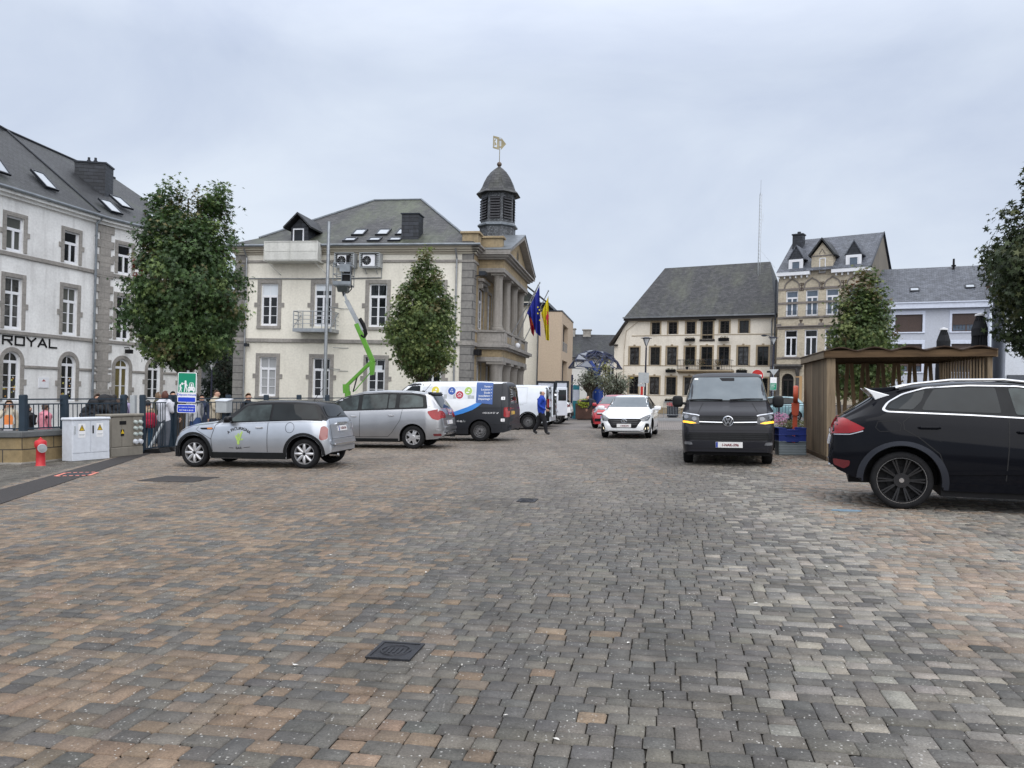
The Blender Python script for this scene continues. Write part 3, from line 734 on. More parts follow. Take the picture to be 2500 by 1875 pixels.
 le = mb(); le.box(P0+.15,P1-.15,-1.45,.05,3.33,3.58); le.box(P0-.15,P1+.15,-1.75,.05,4.08,4.26); le.box(P0,P1,-1.6,.05,3.98,4.08); le.build('architrave', M['trim'], B, bevel=.015)
 lf = mb(); lf.box(P0+.2,P1-.2,-1.40,.05,3.58,3.98); lf.build('frieze', M['ochre'], B)
 pr = mb(); pr.box(P0+.15,P1-.15,-1.42,-1.28,4.26,4.90); pr.box(P0+.15,P0+.29,-1.28,.05,4.26,4.90); pr.box(P1-.29,P1-.15,-1.28,.05,4.26,4.90)
 pr.box(P0+.08,P1-.08,-1.50,-1.2,4.90,5.02); pr.box(P0+.08,P0+.38,-1.2,.05,4.90,5.02)
 for s in (1.8,4.35,6.85,9.45): pr.box(s-.42,s+.42,-1.49,-1.25,4.26,4.90)
 pr.build('parapet', M['trim'], B, bevel=.015)
 pp_ = mb()
 for s in (3.07,5.6,8.15):
  for k in (-.55, 0, .55): pp_.box(s+k-.16,s+k+.16,-1.435,-1.40,4.42,4.76)
 pp_.build('parapet_panel', M['ochre'], B)
 dome = mb(); dome.ball((5.0,-1.62,4.45), .16, 10); dome.build('camera', M['white_frame'], B, smooth=True)
 c0, c1, ap, zb, za = P0-.36, P1+.36, (P0+P1)/2, 9.08, 10.95
 pd = mb(); pd.prism([(c0+.3,zb),(c1-.3,zb),(ap,za-.28)], -1.40, .05); pd.build('pediment', M['ochre'], B)
 rk = mb()
 for sg, e0 in ((1, c0), (-1, c1)):
  rk.prism([(e0,zb),(e0,zb+.16),(ap,za),(ap,za-.24)], -1.80, .05)
 rk.build('pediment_cornice', M['trim'], B, bevel=.012)
 pr_ = mb()
 for sg, e0 in ((1, c0-.03), (-1, c1+.03)): pr_.prism([(e0,zb+.165),(e0,zb+.215),(ap,za+.06),(ap,za+.005)], -1.84, .3)
 pr_.build('pediment_roof', M['zinc'], B)
 ck = mb(); ck.lathe([(.42,0),(.42,.05),(.36,.08)], 20, (ap,-1.40,9.72), 'y'); ck.lathe([(.36,.03),(.05,.06)], 20, (ap,-1.40,9.72), 'y'); ck.build('clock', M['zinc'], B)
 at = mb()
 for a, b, c_ in ((-.15,.62,-.25),(P0-.05,P0+.42,-1.30),(P1-.42,P1+.05,-1.30),(D-.6,D+.15,-.25)):
  at.box(a,b,c_,.6,9.27,9.88); at.box(a-.08,b+.08,c_-.09,.7,9.88,10.0)
 at.box(.62,P0-.05,-.10,.5,9.27,9.42); at.box(.62,P0-.05,-.20,.6,9.88,10.0)
 at.build('attic', M['ochre'], B, bevel=.012)
 bs = mb()
 for k in range(4): s = .70+k*.12; bs.lathe([(.05,9.42),(.06,9.55),(.035,9.75),(.05,9.88)], 8, (s,.1,0))
 bs.build('baluster', M['ochre'], B, smooth=True)
 lead = mb(); lead.box(-.1,3.6,-.36,-.10,9.27,9.30); lead.build('flashing', M['zinc'], B)
 T = mb(); tx, ty = 6.42, .0; r8 = 1.10
 def ring(r, z, off=PI/8): return [(tx+r*math.cos(off+k*PI/4), ty+r*math.sin(off+k*PI/4), z) for k in range(8)]
 def loft(m, rings):
  for a, b in zip(rings, rings[1:]):
   for k in range(8): m.quad(a[k], a[(k+1)%8], b[(k+1)%8], b[k])
 loft(T, [ring(r8,9.6), ring(r8,11.55)]); T.build('turret_base', M['slate_speck'], B)
 tb = mb(); loft(tb, [ring(1.09,11.55), ring(1.24,11.60), ring(1.24,11.68), ring(1.13,11.78), ring(1.04,11.80)]); tb.build('turret_moulding', M['zinc'], B)
 t2 = mb(); loft(t2, [ring(1.05,11.75), ring(1.03,13.72)]); T2 = t2.build('turret', M['slate_speck'], B)
 for k in range(8):
  a = PI/4*k+PI/4; cx, cy = math.cos(a), math.sin(a); ap_ = 1.045*math.cos(PI/8)
  Mx = F_ @ Matrix.Translation((tx+cx*ap_, ty+cy*ap_, 0)) @ Matrix.Rotation(a+PI/2, 4, 'Z')
  lv = MB(); lv.M = Mx
  lv.box(-.30,.30,-.012,.05,11.98,13.28); lv.cur = 1
  for q in range(8):
   z = 12.0+q*.16; lv.add([(-.29,-.02,z+.13),(.29,-.02,z+.13),(.29,-.11,z),(-.29,-.11,z),(-.29,-.02,z+.10),(.29,-.02,z+.10)], [(0,3,2,1),(3,4,5,2)])
  lv.build('louvre', [M['black'], M['louvre']], T2)
 tr = mb(); prof = [(1.36,13.56),(1.33,13.61),(1.16,13.76),(1.03,13.98),(.90,14.32),(.73,14.65),(.51,14.94),(.27,15.16),(.08,15.30)]
 loft(tr, [ring(r, z-.02) for r, z in prof]); tr.quad(*ring(1.36,13.52)); tr.build('turret_roof', M['slate_grey'], B)
 bp = mb(); bp.ball((tx,ty,15.44), .15, 14); bp.cyl((tx,ty,15.24),(tx,ty,15.34),.09,.07); bp.build('ball_finial', M['copper'], B, smooth=True)
 vn = mb(); vn.cyl((tx,ty,15.55),(tx,ty,17.05), .022, n=8); vn.M = Matrix.Translation(F_ @ Vector((tx,ty,-.83))) @ Matrix.Rotation(R(20), 4, 'Z')
 vn.prism([(-.42,17.22),(-.05,17.15),(-.05,17.25),(-.36,17.31),(-.36,17.82),(-.05,17.76),(-.05,17.9),(-.42,17.96)], -.012, .012)
 vn.prism([(-.17,17.17),(-.05,17.15),(-.05,17.9),(-.17,17.92)], -.011, .011)
 vn.prism([(-.33,17.36),(-.20,17.44),(-.24,17.55),(-.30,17.60),(-.22,17.78),(-.35,17.72)], -.010, .010)
 vn.prism([(.08,17.15),(.38,17.52),(.08,17.88)], -.012, .012)
 vn.prism([(-.05,17.28),(.08,17.28),(.08,17.36),(-.05,17.36)], -.010, .010); vn.prism([(-.05,17.7),(.08,17.7),(.08,17.78),(-.05,17.78)], -.010, .010)
 vn.build('weather_vane', M['bronze'], B)
 return B
M['cornice'] = stucco('painted_cornice', (.50,.46,.38), (.32,.29,.25), .3, .25)
M['weathered'] = stucco('weathered_sheet', (.66,.66,.62), (.30,.30,.28), .65, .6)
M['col'] = stucco('column_stone', (.225,.208,.186), (.40,.38,.35), .5, .6)
M['slate_speck'] = slate('speckled_slate', (.17,.18,.195), (.085,.09,.10), amt=.1, bw=.10, bh=.09)
M['louvre'] = plain('dark_louvre', (.045,.045,.05), .6)
M['copper'] = plain('brown_metal', (.12,.09,.07), .5, .2, 5, .3)
town_hall()
# ================================================================== school
def school():
 O = (-21.776, 40.0, -.566)
 psi = R(76.26)
 B = thing('school', 'white rendered three-storey school with arched ground-floor windows and slate roof', 'building', O, psi)
 ZE = 10.5
 F1 = Matrix.Identity(4)
 F2 = Matrix.Translation((.34, 0, 0)) @ Matrix.Rotation(R(67.2)-psi, 4, 'Z')
 S0 = -13.0
 cols = [(-11.7,), (-8.2,), (-4.96,), (-1.70,)]
 hl = []
 for (s,) in cols: hl += [(s-.46,s+.46,8.05,9.64),(s-.46,s+.46,4.5,6.87),(s-.46,s+.46,1.2,3.48,'arch')]
 w = MB(); wall(w, S0, .34, -1, ZE, hl)
 w.M = F2; c2 = (1.38, 3.50, 5.82); h2 = []
 for s in c2: h2 += [(s-.44,s+.44,8.05,9.64),(s-.44,s+.44,4.5,6.87),(s-.44,s+.44,.1 if s == 1.38 else 1.3,3.48,'arch')]
 wall(w, 0, 6.95, -1, ZE, h2); w.quad((6.95,0,-1),(6.95,9,-1),(6.95,9,ZE),(6.95,0,ZE))
 w.M = None; w.quad((S0,9,-1),(S0,0,-1),(S0,0,ZE),(S0,9,ZE))
 w.build('wall', M['school'], B)
 st = MB()
 for m, a, b in ((F1,S0,.30),(F2,.02,6.98)):
  st.M = m
  for z0, z1, p in ((7.80,7.98,.09),(4.26,4.42,.10)): st.box(a,b,-p,.01,z0,z1)
  for z0, z1, p in ((2.74,2.87,.06),):
   xs = [S0]+[v for (s,) in cols for v in (s-.66, s+.66)]+[.3] if m is F1 else [.02]+[v for s in c2 for v in (s-.64, s+.64)]+[6.98]
   for q in range(0, len(xs), 2): st.box(xs[q],xs[q+1],-p,.01,z0,z1)
 st.M = F2; st.box(6.72,6.99,-.05,.01,-1,10.4)
 st.build('string_course', M['trim'], B, bevel=.008)
 q = MB()
 for k in range(29):
  z = -.9+k*.39
  if z > 10.3: break
  wide = k % 2 == 0
  q.M = F1; q.box(-.06 if wide else .12, .345, -.075, .02, z, z+.385)
  q.M = F2; q.box(-.005, .66 if wide else .46, -.075, .02, z, z+.385)
 q.build('quoin', M['trim'], B, bevel=.008)
 cn = MB()
 for m, a, b in ((F1,S0,.36),(F2,0,7.0)):
  cn.M = m; cn.box(a,b,-.16,.02,10.42,10.56); cn.box(a,b,-.34,.02,10.56,10.70)
 cn.build('cornice', M['school'], B)
 gt = MB(); p2 = F2 @ Vector((7.1,-.42,10.76)); gt.tube([(S0,-.42,10.76),(.3,-.42,10.76),p2], .08, 8); gt.build('gutter', M['zinc'], B)
 dp = MB(); pipe(dp, -.30, -.18, -.9, 10.2, .06, (.18,-.22,.55)); dp.build('downpipe', M['zinc'], B)
 for i, (s,) in enumerate(cols):
  window(B, s, 8.05, .92, 1.58, 'top', pane='pane_d' if i % 2 == 0 else 'pane', sur=.19, ear=(.14,.72,.24))
  window(B, s, 4.5, .92, 2.36, 'cas', pane='pane_d' if i % 2 else 'pane_g', sur=.19, ear=(.14,.95,.26))
  f = window(B, s, 1.2, .92, 2.28, 'cas', arch=True, sur=.20, ear=(.14,.75,.26))
  if i > 1:
   r = random.Random(i); st = MB()
   for k in range(14):
    st.cur = k % 3; x = r.choice((-1,1))*r.uniform(.11,.34); z = r.uniform(.18,1.2); a = r.uniform(.03,.07)
    st.prism([(x-a,z),(x+a*.6,z-a*.5),(x+a,z+a),(x-a*.3,z+a*1.3)], .004, .0095)
   st.build('window_drawing', [plain('orange_paper',(.45,.22,.05)), plain('yellow_paper',(.42,.38,.10)), plain('pale_paper',(.5,.5,.5))], f)
 for i, s in enumerate(c2):
  rz = R(67.2)-psi
  for z, h, sty, ar in ((8.05,1.58,'top',0),(4.5,2.36,'cas',0),(1.3,2.17,'cas',1)):
   if i == 0 and ar:
    window(B, 0,0,.88,3.37,'cas', pane='pane_y', at=F2 @ Vector((s,.13,.1)), rz=rz, arch=True, sur=.20, name='door', ear=(.14,1.6,.26))
   else: window(B,0,0,.88,h,sty, at=F2 @ Vector((s,.13,z)), rz=rz, arch=bool(ar), sur=.19, ear=(.14,h*.4,.25))
 pl = MB(); pl.box(-3.48,-2.90,-.04,.0,1.84,2.34); pl.cur = 1; pl.box(-3.3,-3.1,-.045,-.04,2.15,2.18); pl.lathe([(.05,0),(.05,.006)],10,(-3.2,-.04,2.2),'y'); pl.build('wall_plaque', [M['white_frame'], M['red']], B)
 lp = MB(); lp.M = F2; lp.tube([(1.5,0,4.1),(1.5,-.35,4.1),(1.5,-.35,4.0)],.025,6); lp.box(1.36,1.64,-.5,-.2,3.78,4.0); lp.build('wall_lamp', M['black'], B)
 Bi = Matrix.Translation(O) @ Matrix.Rotation(psi, 4, 'Z'); inv = Bi.inverted()
 e1 = Vector((S0,-.42,10.72)); e2 = Vector((.30,-.42,10.72)); e3 = F2 @ Vector((7.2,-.42,10.72))
 f1 = Vector((S0,.2,11.05)); f2 = Vector((.35,.25,11.1)); f3 = F2 @ Vector((7.2,.2,11.1))
 r0 = inv @ Vector((-26.6,27,14.95)); r1 = inv @ Vector((-27.55,41.3,15.0)); r2 = inv @ Vector((-26.2,50.0,14.9))
 rf = MB(); rf.quad(e1,e2,f2,f1); rf.quad(e2,e3,f3,f2); rf.quad(f1,f2,r1,r0); rf.quad(f2,f3,r2,r1); rf.quad(e3, f3, r2, r2+Vector((2,6,-4)))
 rf.quad(r0, r1, r1+Vector((0,6,-4.5)), r0+Vector((0,6,-4.5))); rf.quad(r1, r2, r2+Vector((2,6,-4.5)), r1+Vector((0,6,-4.5)))
 rf.build('roof', M['slate_dark'], B)
 hp = MB(); hp.tube([f2+Vector((0,0,.04)), r1+Vector((0,0,.04))], .06, 6); hp.tube([r0+Vector((0,0,.04)),r1+Vector((0,0,.04)),r2+Vector((0,0,.04))], .07, 6); hp.build('ridge_cap', M['dark_metal'], B)
 ch = MB(); ch.M = inv; ch.M = inv @ Matrix.Translation((-24.25,44.6,0)) @ Matrix.Rotation(R(8),4,'Z')
 ch.box(-1.15,.52,-.6,.6,10.9,14.15); c = ch.build('chimney', M['slate_clad'], B)
 cc = MB(); cc.M = ch.M; cc.box(-1.2,.57,-.65,.65,14.15,14.24)
 for x in (-.62,-.26): cc.cyl((x,0,14.24),(x,0,14.45),.11,n=10); cc.cyl((x,0,14.45),(x,0,14.62),.07,n=10)
 cc.build('chimney_cap', M['dark_metal'], c)
 def slope(a, b, c_, d, u, v): return a.lerp(b, u).lerp(d.lerp(c_, u), v)
 for s, v in ((-6.55,.28),(-5.35,.12),(-2.45,.13)):
  u = (s-S0)/(.3-S0); p = slope(f1,f2,r1,r0,u,v); uu = (f2-f1).normalized(); vv = slope(f1,f2,r1,r0,u,v+.1)-p; vv -= uu*vv.dot(uu)
  skylight(B, p, uu, vv, .78, 1.35)
 for u, v in ((.14,.06),(.37,.22),(.60,.10)):
  p = slope(f2,f3,r2,r1,u,v); uu = (f3-f2).normalized(); vv = slope(f2,f3,r2,r1,u,v+.1)-p; vv -= uu*vv.dot(uu); skylight(B, p, uu, vv, .78, 1.3)
 lt = MB(); y0, y1 = -.03, .0; t = .075
 def strokes(x, w, segs, h=.40):
  for a, b, c_, d in segs:
   p = Vector((x+a*w, 0, 3.80+b*h)); q_ = Vector((x+c_*w, 0, 3.80+d*h))
   dd = (q_-p).normalized(); nn = Vector((-dd.z, 0, dd.x))*(t/2); p -= dd*t*.45; q_ += dd*t*.45
   lt.prism([(v.x, v.z) for v in (p+nn, p-nn, q_-nn, q_+nn)], y0-random.random()*.003, y1)
 k = .92
 strokes(-5.46,.46,[(0,0,0,k),(0,k,1,k),(1,k,1,.48),(0,.48,1,.48),(.5,.48,1,0)])
 strokes(-4.80,.46,[(0,0,0,k),(0,k,1,k),(1,k,1,0),(0,0,1,0)])
 strokes(-4.18,.48,[(.5,0,.5,.45),(.5,.45,0,k),(.5,.45,1,k)])
 strokes(-3.54,.46,[(0,0,.5,k),(.5,k,1,0),(.2,.28,.8,.28)])
 strokes(-2.90,.42,[(0,0,0,k),(0,0,1,0)])
 lt.build('lettering', M['black'], B)
M['pane_y'] = plain('amber_glass', (.13,.105,.04), .08, .3, 2, spec=.5)
M['red'] = plain('red_paint', (.42,.015,.012), .35, .1)
M['pane_g'] = glass('window_glass_lit', (.05,.052,.055), .05, .8, 2.5)
M['pane_d'] = curtain('dim_curtain_glass', (.11,.115,.105))
school()
# ================================================================== old white house across the square
def white_house():
 O = (8.968, 68.5, .233)
 B = thing('old_house', 'long pale house with dark brown windows under a steep grey slate roof', 'building', O, R(-28.41))
 W, D = 13.72, 9.5; ZE = 8.15
 top = [3.76,5.27,6.83,8.25,9.67,11.25]; mid = [1.88,3.76,5.24,6.82,8.24,9.66,11.23,12.80]
 hl = []
 for i, s in enumerate(top): hl.append((s-.38,s+.38,6.86,7.90) if i != 3 else (s-.45,s+.45,6.40,7.91))
 for i, s in enumerate(mid): hl.append((s-.43,s+.43,4.21,5.76) if i != 4 else (s-.47,s+.47,3.80,5.77))
 for i, s in enumerate(mid): hl.append((s-.43,s+.43,1.65,3.18) if i != 4 else (s-.5,s+.5,.6,3.18))
 w = MB()
 wall(w, 1.25, W, 0.55, ZE, hl); wall(w, 0, 1.25, .55, 6.05, []); w.quad((0,0,6.05),(1.25,0,6.05),(1.25,0,8.15))
 w.quad((W,0,.55),(W,D,.55),(W,D,ZE),(W,0,ZE)); w.quad((0,D,.55),(0,0,.55),(0,0,6.05),(0,D,6.05)); w.quad((1.25,D,8.15),(1.25,0,8.15),(0,0,6.05),(0,D,6.05)); w.quad((W,D,.55),(0,D,.55),(0,D,8),(W,D,8))
 w.build('wall', M['white_house'], B)
 pl = MB(); pl.box(-.06,W+.04,-.07,.2,-1.0,.55); pl.build('plinth', M['ochre'], B)
 sc = MB(); sc.box(1.6,W,-.03,.01,6.73,6.79); sc.box(.95,W,-.03,.01,4.13,4.19); sc.box(3,12,-.02,.01,1.55,1.60); sc.build('string_course', M['tan'], B)
 r = MB(); zr = 13.4
 r.quad((.95,-.45,8.30),(W+.05,-.45,8.42),(12.35,4.75,zr+.05),(2.95,4.75,zr)); r.quad((W+.05,-.45,8.42),(W+.05,D+.4,8.4),(12.35,4.75,zr+.05)); r.quad((.95,D+.4,8.3),(.95,-.45,8.3),(2.95,4.75,zr)); r.quad((W+.05,D+.4,8.4),(.95,D+.4,8.3),(2.95,4.75,zr),(12.35,4.75,zr+.05))
 r.quad((-.35,-.35,6.02),(1.25,-.35,8.28),(1.25,D,8.28),(-.35,D,6.02));
 r.build('roof', M['slate_grey'], B)
 g_ = MB(); g_.box(.9,W+.1,-.56,-.42,8.26,8.38); g_.build('gutter', M['pipe'], B)
 fa = MB(); fa.box(.95,W+.05,-.42,.05,8.08,8.27); fa.prism([(-.40,6.0),(-.30,5.86),(1.3,8.08),(1.2,8.24)], -.38, -.02); fa.box(-.15,.35,-.3,0,5.9,6.02); fa.build('eaves', M['brown_frame'], B)
 dp = MB(); pipe(dp, 13.45, -.12, -.5, 7.6, .06, (.1,-.3,.5)); dp.build('downpipe', M['pipe'], B)
 for i, s in enumerate(top):
  if i == 3: window(B, s, 6.40, .90, 1.51, 'grid', 'brown_frame', sur=.13, surmat='tan', y=.1, name='shutter_door')
  else: window(B, s, 6.86, .76, 1.04, 'grid', 'brown_frame', sur=.12, surmat='tan', y=.1)
 lint = MB(); lint.box(7.55,8.95,-.12,0,7.96,8.10); lint.box(7.62,8.88,-.1,0,6.24,6.38); lint.build('hoist_beam', M['brown_frame'], B)
 for i, s in enumerate(mid):
  if i == 4: window(B, s, 3.80, .94, 1.97, 'grid', 'brown_frame', sur=.13, surmat='tan', y=.1, name='balcony_door')
  else: window(B, s, 4.21, .86, 1.55, 'grid', 'brown_frame', pane='pane' if i % 2 else 'pane_g', sur=.13, surmat='tan', y=.1)
  if i == 4: window(B, s, .6, 1.0, 2.58, 'grid', 'brown_frame', sur=.15, surmat='tan', y=.1, name='front_door')
  else: window(B, s, 1.65, .86, 1.53, 'grid', 'brown_frame', pane='pane_g' if i in (1,3) else 'pane', sur=.13, surmat='tan', y=.1)
 ks = MB()
 for s in mid:
  for z in (5.89, 3.31): ks.box(s-.09,s+.09,-.06,0,z,z+.10)
 ks.build('keystone', M['tan'], B)
 bc = MB(); bc.prismx([(0,3.50),(-.75,3.68),(-.75,3.80),(0,3.80)], 5.88, 10.52); bc.build('balcony', M['tan'], B)
 rl = MB(); rl.tube([(5.95,-.02,4.62),(5.95,-.70,4.62),(10.45,-.70,4.62),(10.45,-.02,4.62)], .022, 5); rl.tube([(5.95,-.02,3.86),(5.95,-.70,3.86),(10.45,-.70,3.86),(10.45,-.02,3.86)], .018, 5)
 k = 0
 while k < 35: rl.cyl((5.95+k*4.5/34,-.70,3.80),(5.95+k*4.5/34,-.70,4.62), .013 if k % 7 else .024, n=5); k += 1
 rl.build('balcony_railing', M['dark_metal'], B)
 ss = MB(); ss.tube([(.95,-.08,1.6),(.95,-.08,5.6),(1.1,-.08,7.2),(2.2,-.06,8.02),(8,-.06,7.98)], .02, 5); ss.build('cable', M['tan'], B)
 lm = MB(); lm.box(1.55,1.85,-.03,0,3.02,3.14); lm.build('house_plate', plain('brass_plate',(.4,.32,.1),.4), B)
 sn = MB()
 for k in range(2): sn.tube([(7.2,.55+k*.05,9.25+k*.05),(9.6,.55+k*.05,9.25+k*.05)], .02, 5)
 for k in range(4): sn.tube([(7.2+k*.8,.55,9.15),(7.2+k*.8,.6,9.32)], .015, 4)
 sn.build('snow_guard', M['zinc'], B)
 fol = []
 for s, z in ((6.85,6.62),(9.68,6.62),(5.26,3.98),(11.2,3.98),(5.26,1.42)):
  flower_box(B, O, R(-28.41), s, z)
 return B
M['pane_g'] = glass('window_glass_lit', (.05,.052,.055), .05, .8, 2.5)
def at_wall(O, psi, s, y, z):
 return Vector(O)+Matrix.Rotation(psi, 3, 'Z') @ Vector((s, y, z))
def leaf_clump(mb, c, rad, n, size, r, flat=1.0, mats=1):
 for k in range(n):
  d = Vector((r.gauss(0,1), r.gauss(0,1), r.gauss(0,1))).normalized()*(r.random()**.4)
  p = Vector(c)+Vector((d.x*rad[0], d.y*rad[1], d.z*rad[2]))
  a = Vector((r.gauss(0,1), r.gauss(0,1), r.gauss(0,.6)*flat)).normalized()*size*r.uniform(.6,1.3); b = a.orthogonal().normalized()*size*.45
  mb.cur = r.randrange(mats); mb.add([p-a*.5, p+b*.5, p+a*.5, p-b*.5], [(0,1,2,3)])
def leafmat(name, c1, c2, c3=None, trans=.25):
 n = N(name); isl = n('ShaderNodeNewGeometry').outputs['Random Per Island']
 st = [(0, c1), (.55, c2)]+([(.95, c3)] if c3 else [])
 col = n.ramp(isl, st); n.fin(col, .55, .3)
 t = n('ShaderNodeBsdfTranslucent'); n.set(t, 'Color', col)
 ms = n('ShaderNodeMixShader'); n.set(ms, 0, trans); n.t.links.new(n.b.outputs[0], ms.inputs[1]); n.t.links.new(t.outputs[0], ms.inputs[2]); n.t.links.new(ms.outputs[0], n.out.inputs[0])
 return n.m
M['leaf_box'] = leafmat('box_foliage', (.03,.05,.02), (.07,.09,.03), (.16,.12,.05))
M['leaf_dry'] = leafmat('ochre_foliage', (.06,.07,.02), (.14,.11,.04), (.20,.10,.05))
FB = {}
FBL = {0: 'grey-topped flower box under the attic window left of the shutter door', 1: 'grey-topped flower box under the attic window right of the shutter door',
       2: 'dark flower box under the first-floor window just left of the balcony', 3: 'dark flower box under the first-floor window just right of the balcony',
       4: 'dark flower box under the ground-floor window near the steps'}
def flower_box(B, O, psi, s, z):
 i = len(FB)
 t = thing('flower_box', FBL[i], 'flower box', at_wall(O, psi, s, -.28, z-.42), psi, 'flower boxes on the old house')
 m = MB(); m.prismx([(-.13,.26),(.14,.26),(.10,0),(-.09,0)], -.42, .42); m.bar((-.3,.12,.2),(-.3,.3,.2),.03,.03); m.bar((.3,.12,.2),(.3,.3,.2),.03,.03); m.build('box', M['black'], t)
 f = MB(); r = random.Random(i); leaf_clump(f, (0,0,.28), (.44,.16,.13), 90, .10, r); f.build('plants', M['leaf_dry'] if i < 2 else M['leaf_box'], t)
 FB[i] = t
OH = white_house()
for i, (s, z) in enumerate(((6.75,3.86),(8.0,3.86),(9.35,3.86))):
 O = (8.968, 68.5, .233); psi = R(-28.41)
 t = thing('balcony_plant', ['leafy green plant at the left of the balcony railing','yellowing plant in the middle of the balcony railing','bushy ochre plant at the right of the balcony railing'][i], 'plant', at_wall(O, psi, s, -.55, z-.04), psi)
 m = MB(); m.lathe([(.10,0),(.14,.22)], 10); m.build('pot', M['black'], t)
 f = MB(); leaf_clump(f, (0,0,.62), (.42,.14,.30), 130, .12, random.Random(20+i)); f.cyl((0,0,.2),(0,0,.6),.02,n=5); f.build('foliage', M['leaf_dry'] if i else M['leaf_box'], t)
def brick_house():
 O = (20.52, 60.0, .534)
 B = thing('brick_house', 'narrow yellow brick house with slate dormers and a pointed brick gable', 'building', O, R(-36.18))
 W, D, ZE = 6.62, 8.0, 10.75
 xs = [1.05,2.54,4.01,5.6]
 hl = []
 for s in xs: hl += [(s-.46,s+.46,7.60,9.58),(s-.48,s+.48,4.50,6.55)]
 hl += [(.42,1.35,-.2,3.2,'arch'),(2.6,4.0,.8,3.0)]
 w = MB(); wall(w, 0, W, -.6, ZE, hl); w.quad((0,D,-.6),(0,0,-.6),(0,0,ZE),(0,D,ZE)); w.build('wall', M['brick'], B)
 g_ = MB(); g_.quad((W,0,-.6),(W,D,-.6),(W,D,ZE),(W,4,14.2),(W,0,ZE)); g_.quad((W+.02,-.02,-.6),(W+.02,0,-.6),(W+.02,0,10.7),(W+.02,-.02,10.7)); g_.build('gable_wall', M['gable_grey'], B)
 b = MB()
 for z0, z1 in ((9.62,9.78),(8.55,8.72),(7.42,7.58),(6.62,6.80),(4.30,4.46)): b.box(-.02,W,-.035,.01,z0,z1)
 b.box(-.04,W+.02,-.14,.01,6.80,6.88); b.box(-.04,W+.02,-.06,.01,-.6,.9)
 for s in (1.05,2.54,4.01,5.6): b.box(s-.60,s+.60,-.10,.01,7.46,7.60); b.box(s-.62,s+.62,-.10,.01,4.36,4.50)
 for s in (.1, 1.8, 3.27, 4.8, 6.4): b.box(s-.2,s+.2,-.07,.01,6.88,7.05)
 b.build('stone_band', M['brickgrey'], B, bevel=.008)
 ar = MB()
 for s in xs:
  K = 10
  for k in range(K):        # pointed relieving arch
   def pt(q, r):
    t = q/K; a = PI*t; return (s+r*math.cos(a), 9.80+r*math.sin(a)*1.05+(.10 if abs(t-.5) < .06 else 0))
   ar.prism([pt(k,.52), pt(k,.62), pt(k+1,.62), pt(k+1,.52)], -.05, .01)
 ar.build('relieving_arch', M['brickgrey'], B)
 an = MB()
 for s in (1.78, 3.26, 4.78):
  for z, k in ((9.85, 1), (7.12, .7)):
   an.box(s-.03,s+.03,-.05,0,z-.30*k,z+.30*k)
   for q in (-1, 1):
    for e_ in (-1, 1): an.tube([(s,-.03,z+e_*.10*k),(s+q*.16*k,-.03,z+e_*.18*k),(s+q*.14*k,-.03,z+e_*.30*k),(s+q*.06*k,-.03,z+e_*.26*k)], .022, 5)
 an.build('wall_anchor', M['rustiron'], B)
 for i, s in enumerate(xs):
  window(B, s, 7.60, .92, 1.98, 'plain', pane='pane_sky', y=.12)
  window(B, s, 4.50, .96, 2.05, 'plain', y=.12)
  ra = MB(); ra.tube([(s-.46,-.01,8.02),(s+.46,-.01,8.02)], .014, 4)
  for k in range(9): ra.cyl((s-.44+k*.11,-.01,7.62),(s-.44+k*.11,-.01,8.02),.007,n=4)
  ra.build('window_railing', M['dark_metal'], B)
 window(B, .885, -.2, .93, 3.4, 'plain', 'brown_frame', arch=True, y=.15, name='front_door')
 bo = MB(); bo.box(1.5,1.98,-.10,-.04,.9,3.0); bo.build('boarding', M['board'], B)
 sh = MB(); sh.box(2.6,4.0,.05,.12,.8,3.0); sh.build('shop_window', M['pane'], B)
 cp = MB(); cp.box(-.12,2.0,-.55,0,3.72,3.90); cp.box(0,1.9,-.35,0,3.55,3.72)
 for s in (.15, 1.65): cp.prismx([(0,2.9),(-.12,3.0),(-.40,3.55),(0,3.55)], s-.12, s+.12); cp.box(s-.14,s+.14,-.12,0,-.4,2.9)
 cp.build('door_canopy', M['darkstone'], B, bevel=.02)
 c = MB(); c.box(-.06,2.42,-.40,.03,10.72,10.98); c.box(3.98,W+.04,-.40,.03,10.72,10.98)
 for k in range(16):
  s = .1+k*.42
  if not 2.3 < s < 4.1: c.box(s-.04,s+.04,-.28,0,10.52,10.72)
 c.build('cornice', M['white_frame'], B)
 r = MB(); r.quad((-.08,-.42,10.99),(W+.08,-.42,10.99),(W+.08,4,14.28),(-.08,4,14.28)); r.quad((W+.08,D+.3,10.9),(-.08,D+.3,10.9),(-.08,4,14.28),(W+.08,4,14.28)); r.build('roof', M['slate_blue'], B)
 vg = MB(); vg.tube([(W+.10,-.42,10.99),(W+.10,4,14.30),(W+.10,D+.3,10.9)],.05,5); vg.build('verge', M['dark_metal'], B)
 cg = MB(); cg.prism([(2.45,10.7),(4.0,10.7),(4.0,12.1),(3.22,13.1),(2.45,12.1)], -.03, .25); cg.quad((4.0,.2,10.7),(4.0,2.2,12.3),(4.0,2.2,12.1),(4.0,.2,12.1)); gg = cg.build('brick_gable', M['brick'], B)
 gb = MB(); gb.box(2.43,4.02,-.06,.2,12.06,12.16); gb.box(2.95,3.5,-.08,0,10.74,10.84)
 gb.tube([(3.0,-.04,12.25),(3.22,-.04,12.62),(3.44,-.04,12.25)],.035,5); gb.build('stone_band', M['brickgrey'], gg)
 gr = MB()
 for q in (-1, 1): gr.prism([(3.22,13.46),(3.22,13.30),(3.22+q*.92,12.05),(3.22+q*.98,12.16)], -.30, 3.2)
 gr.build('gable_roof', M['slate_dark'], gg)
 window(gg, 3.26, 10.84, .46, 1.10, 'two1', y=-.03, pane='pane_sky')
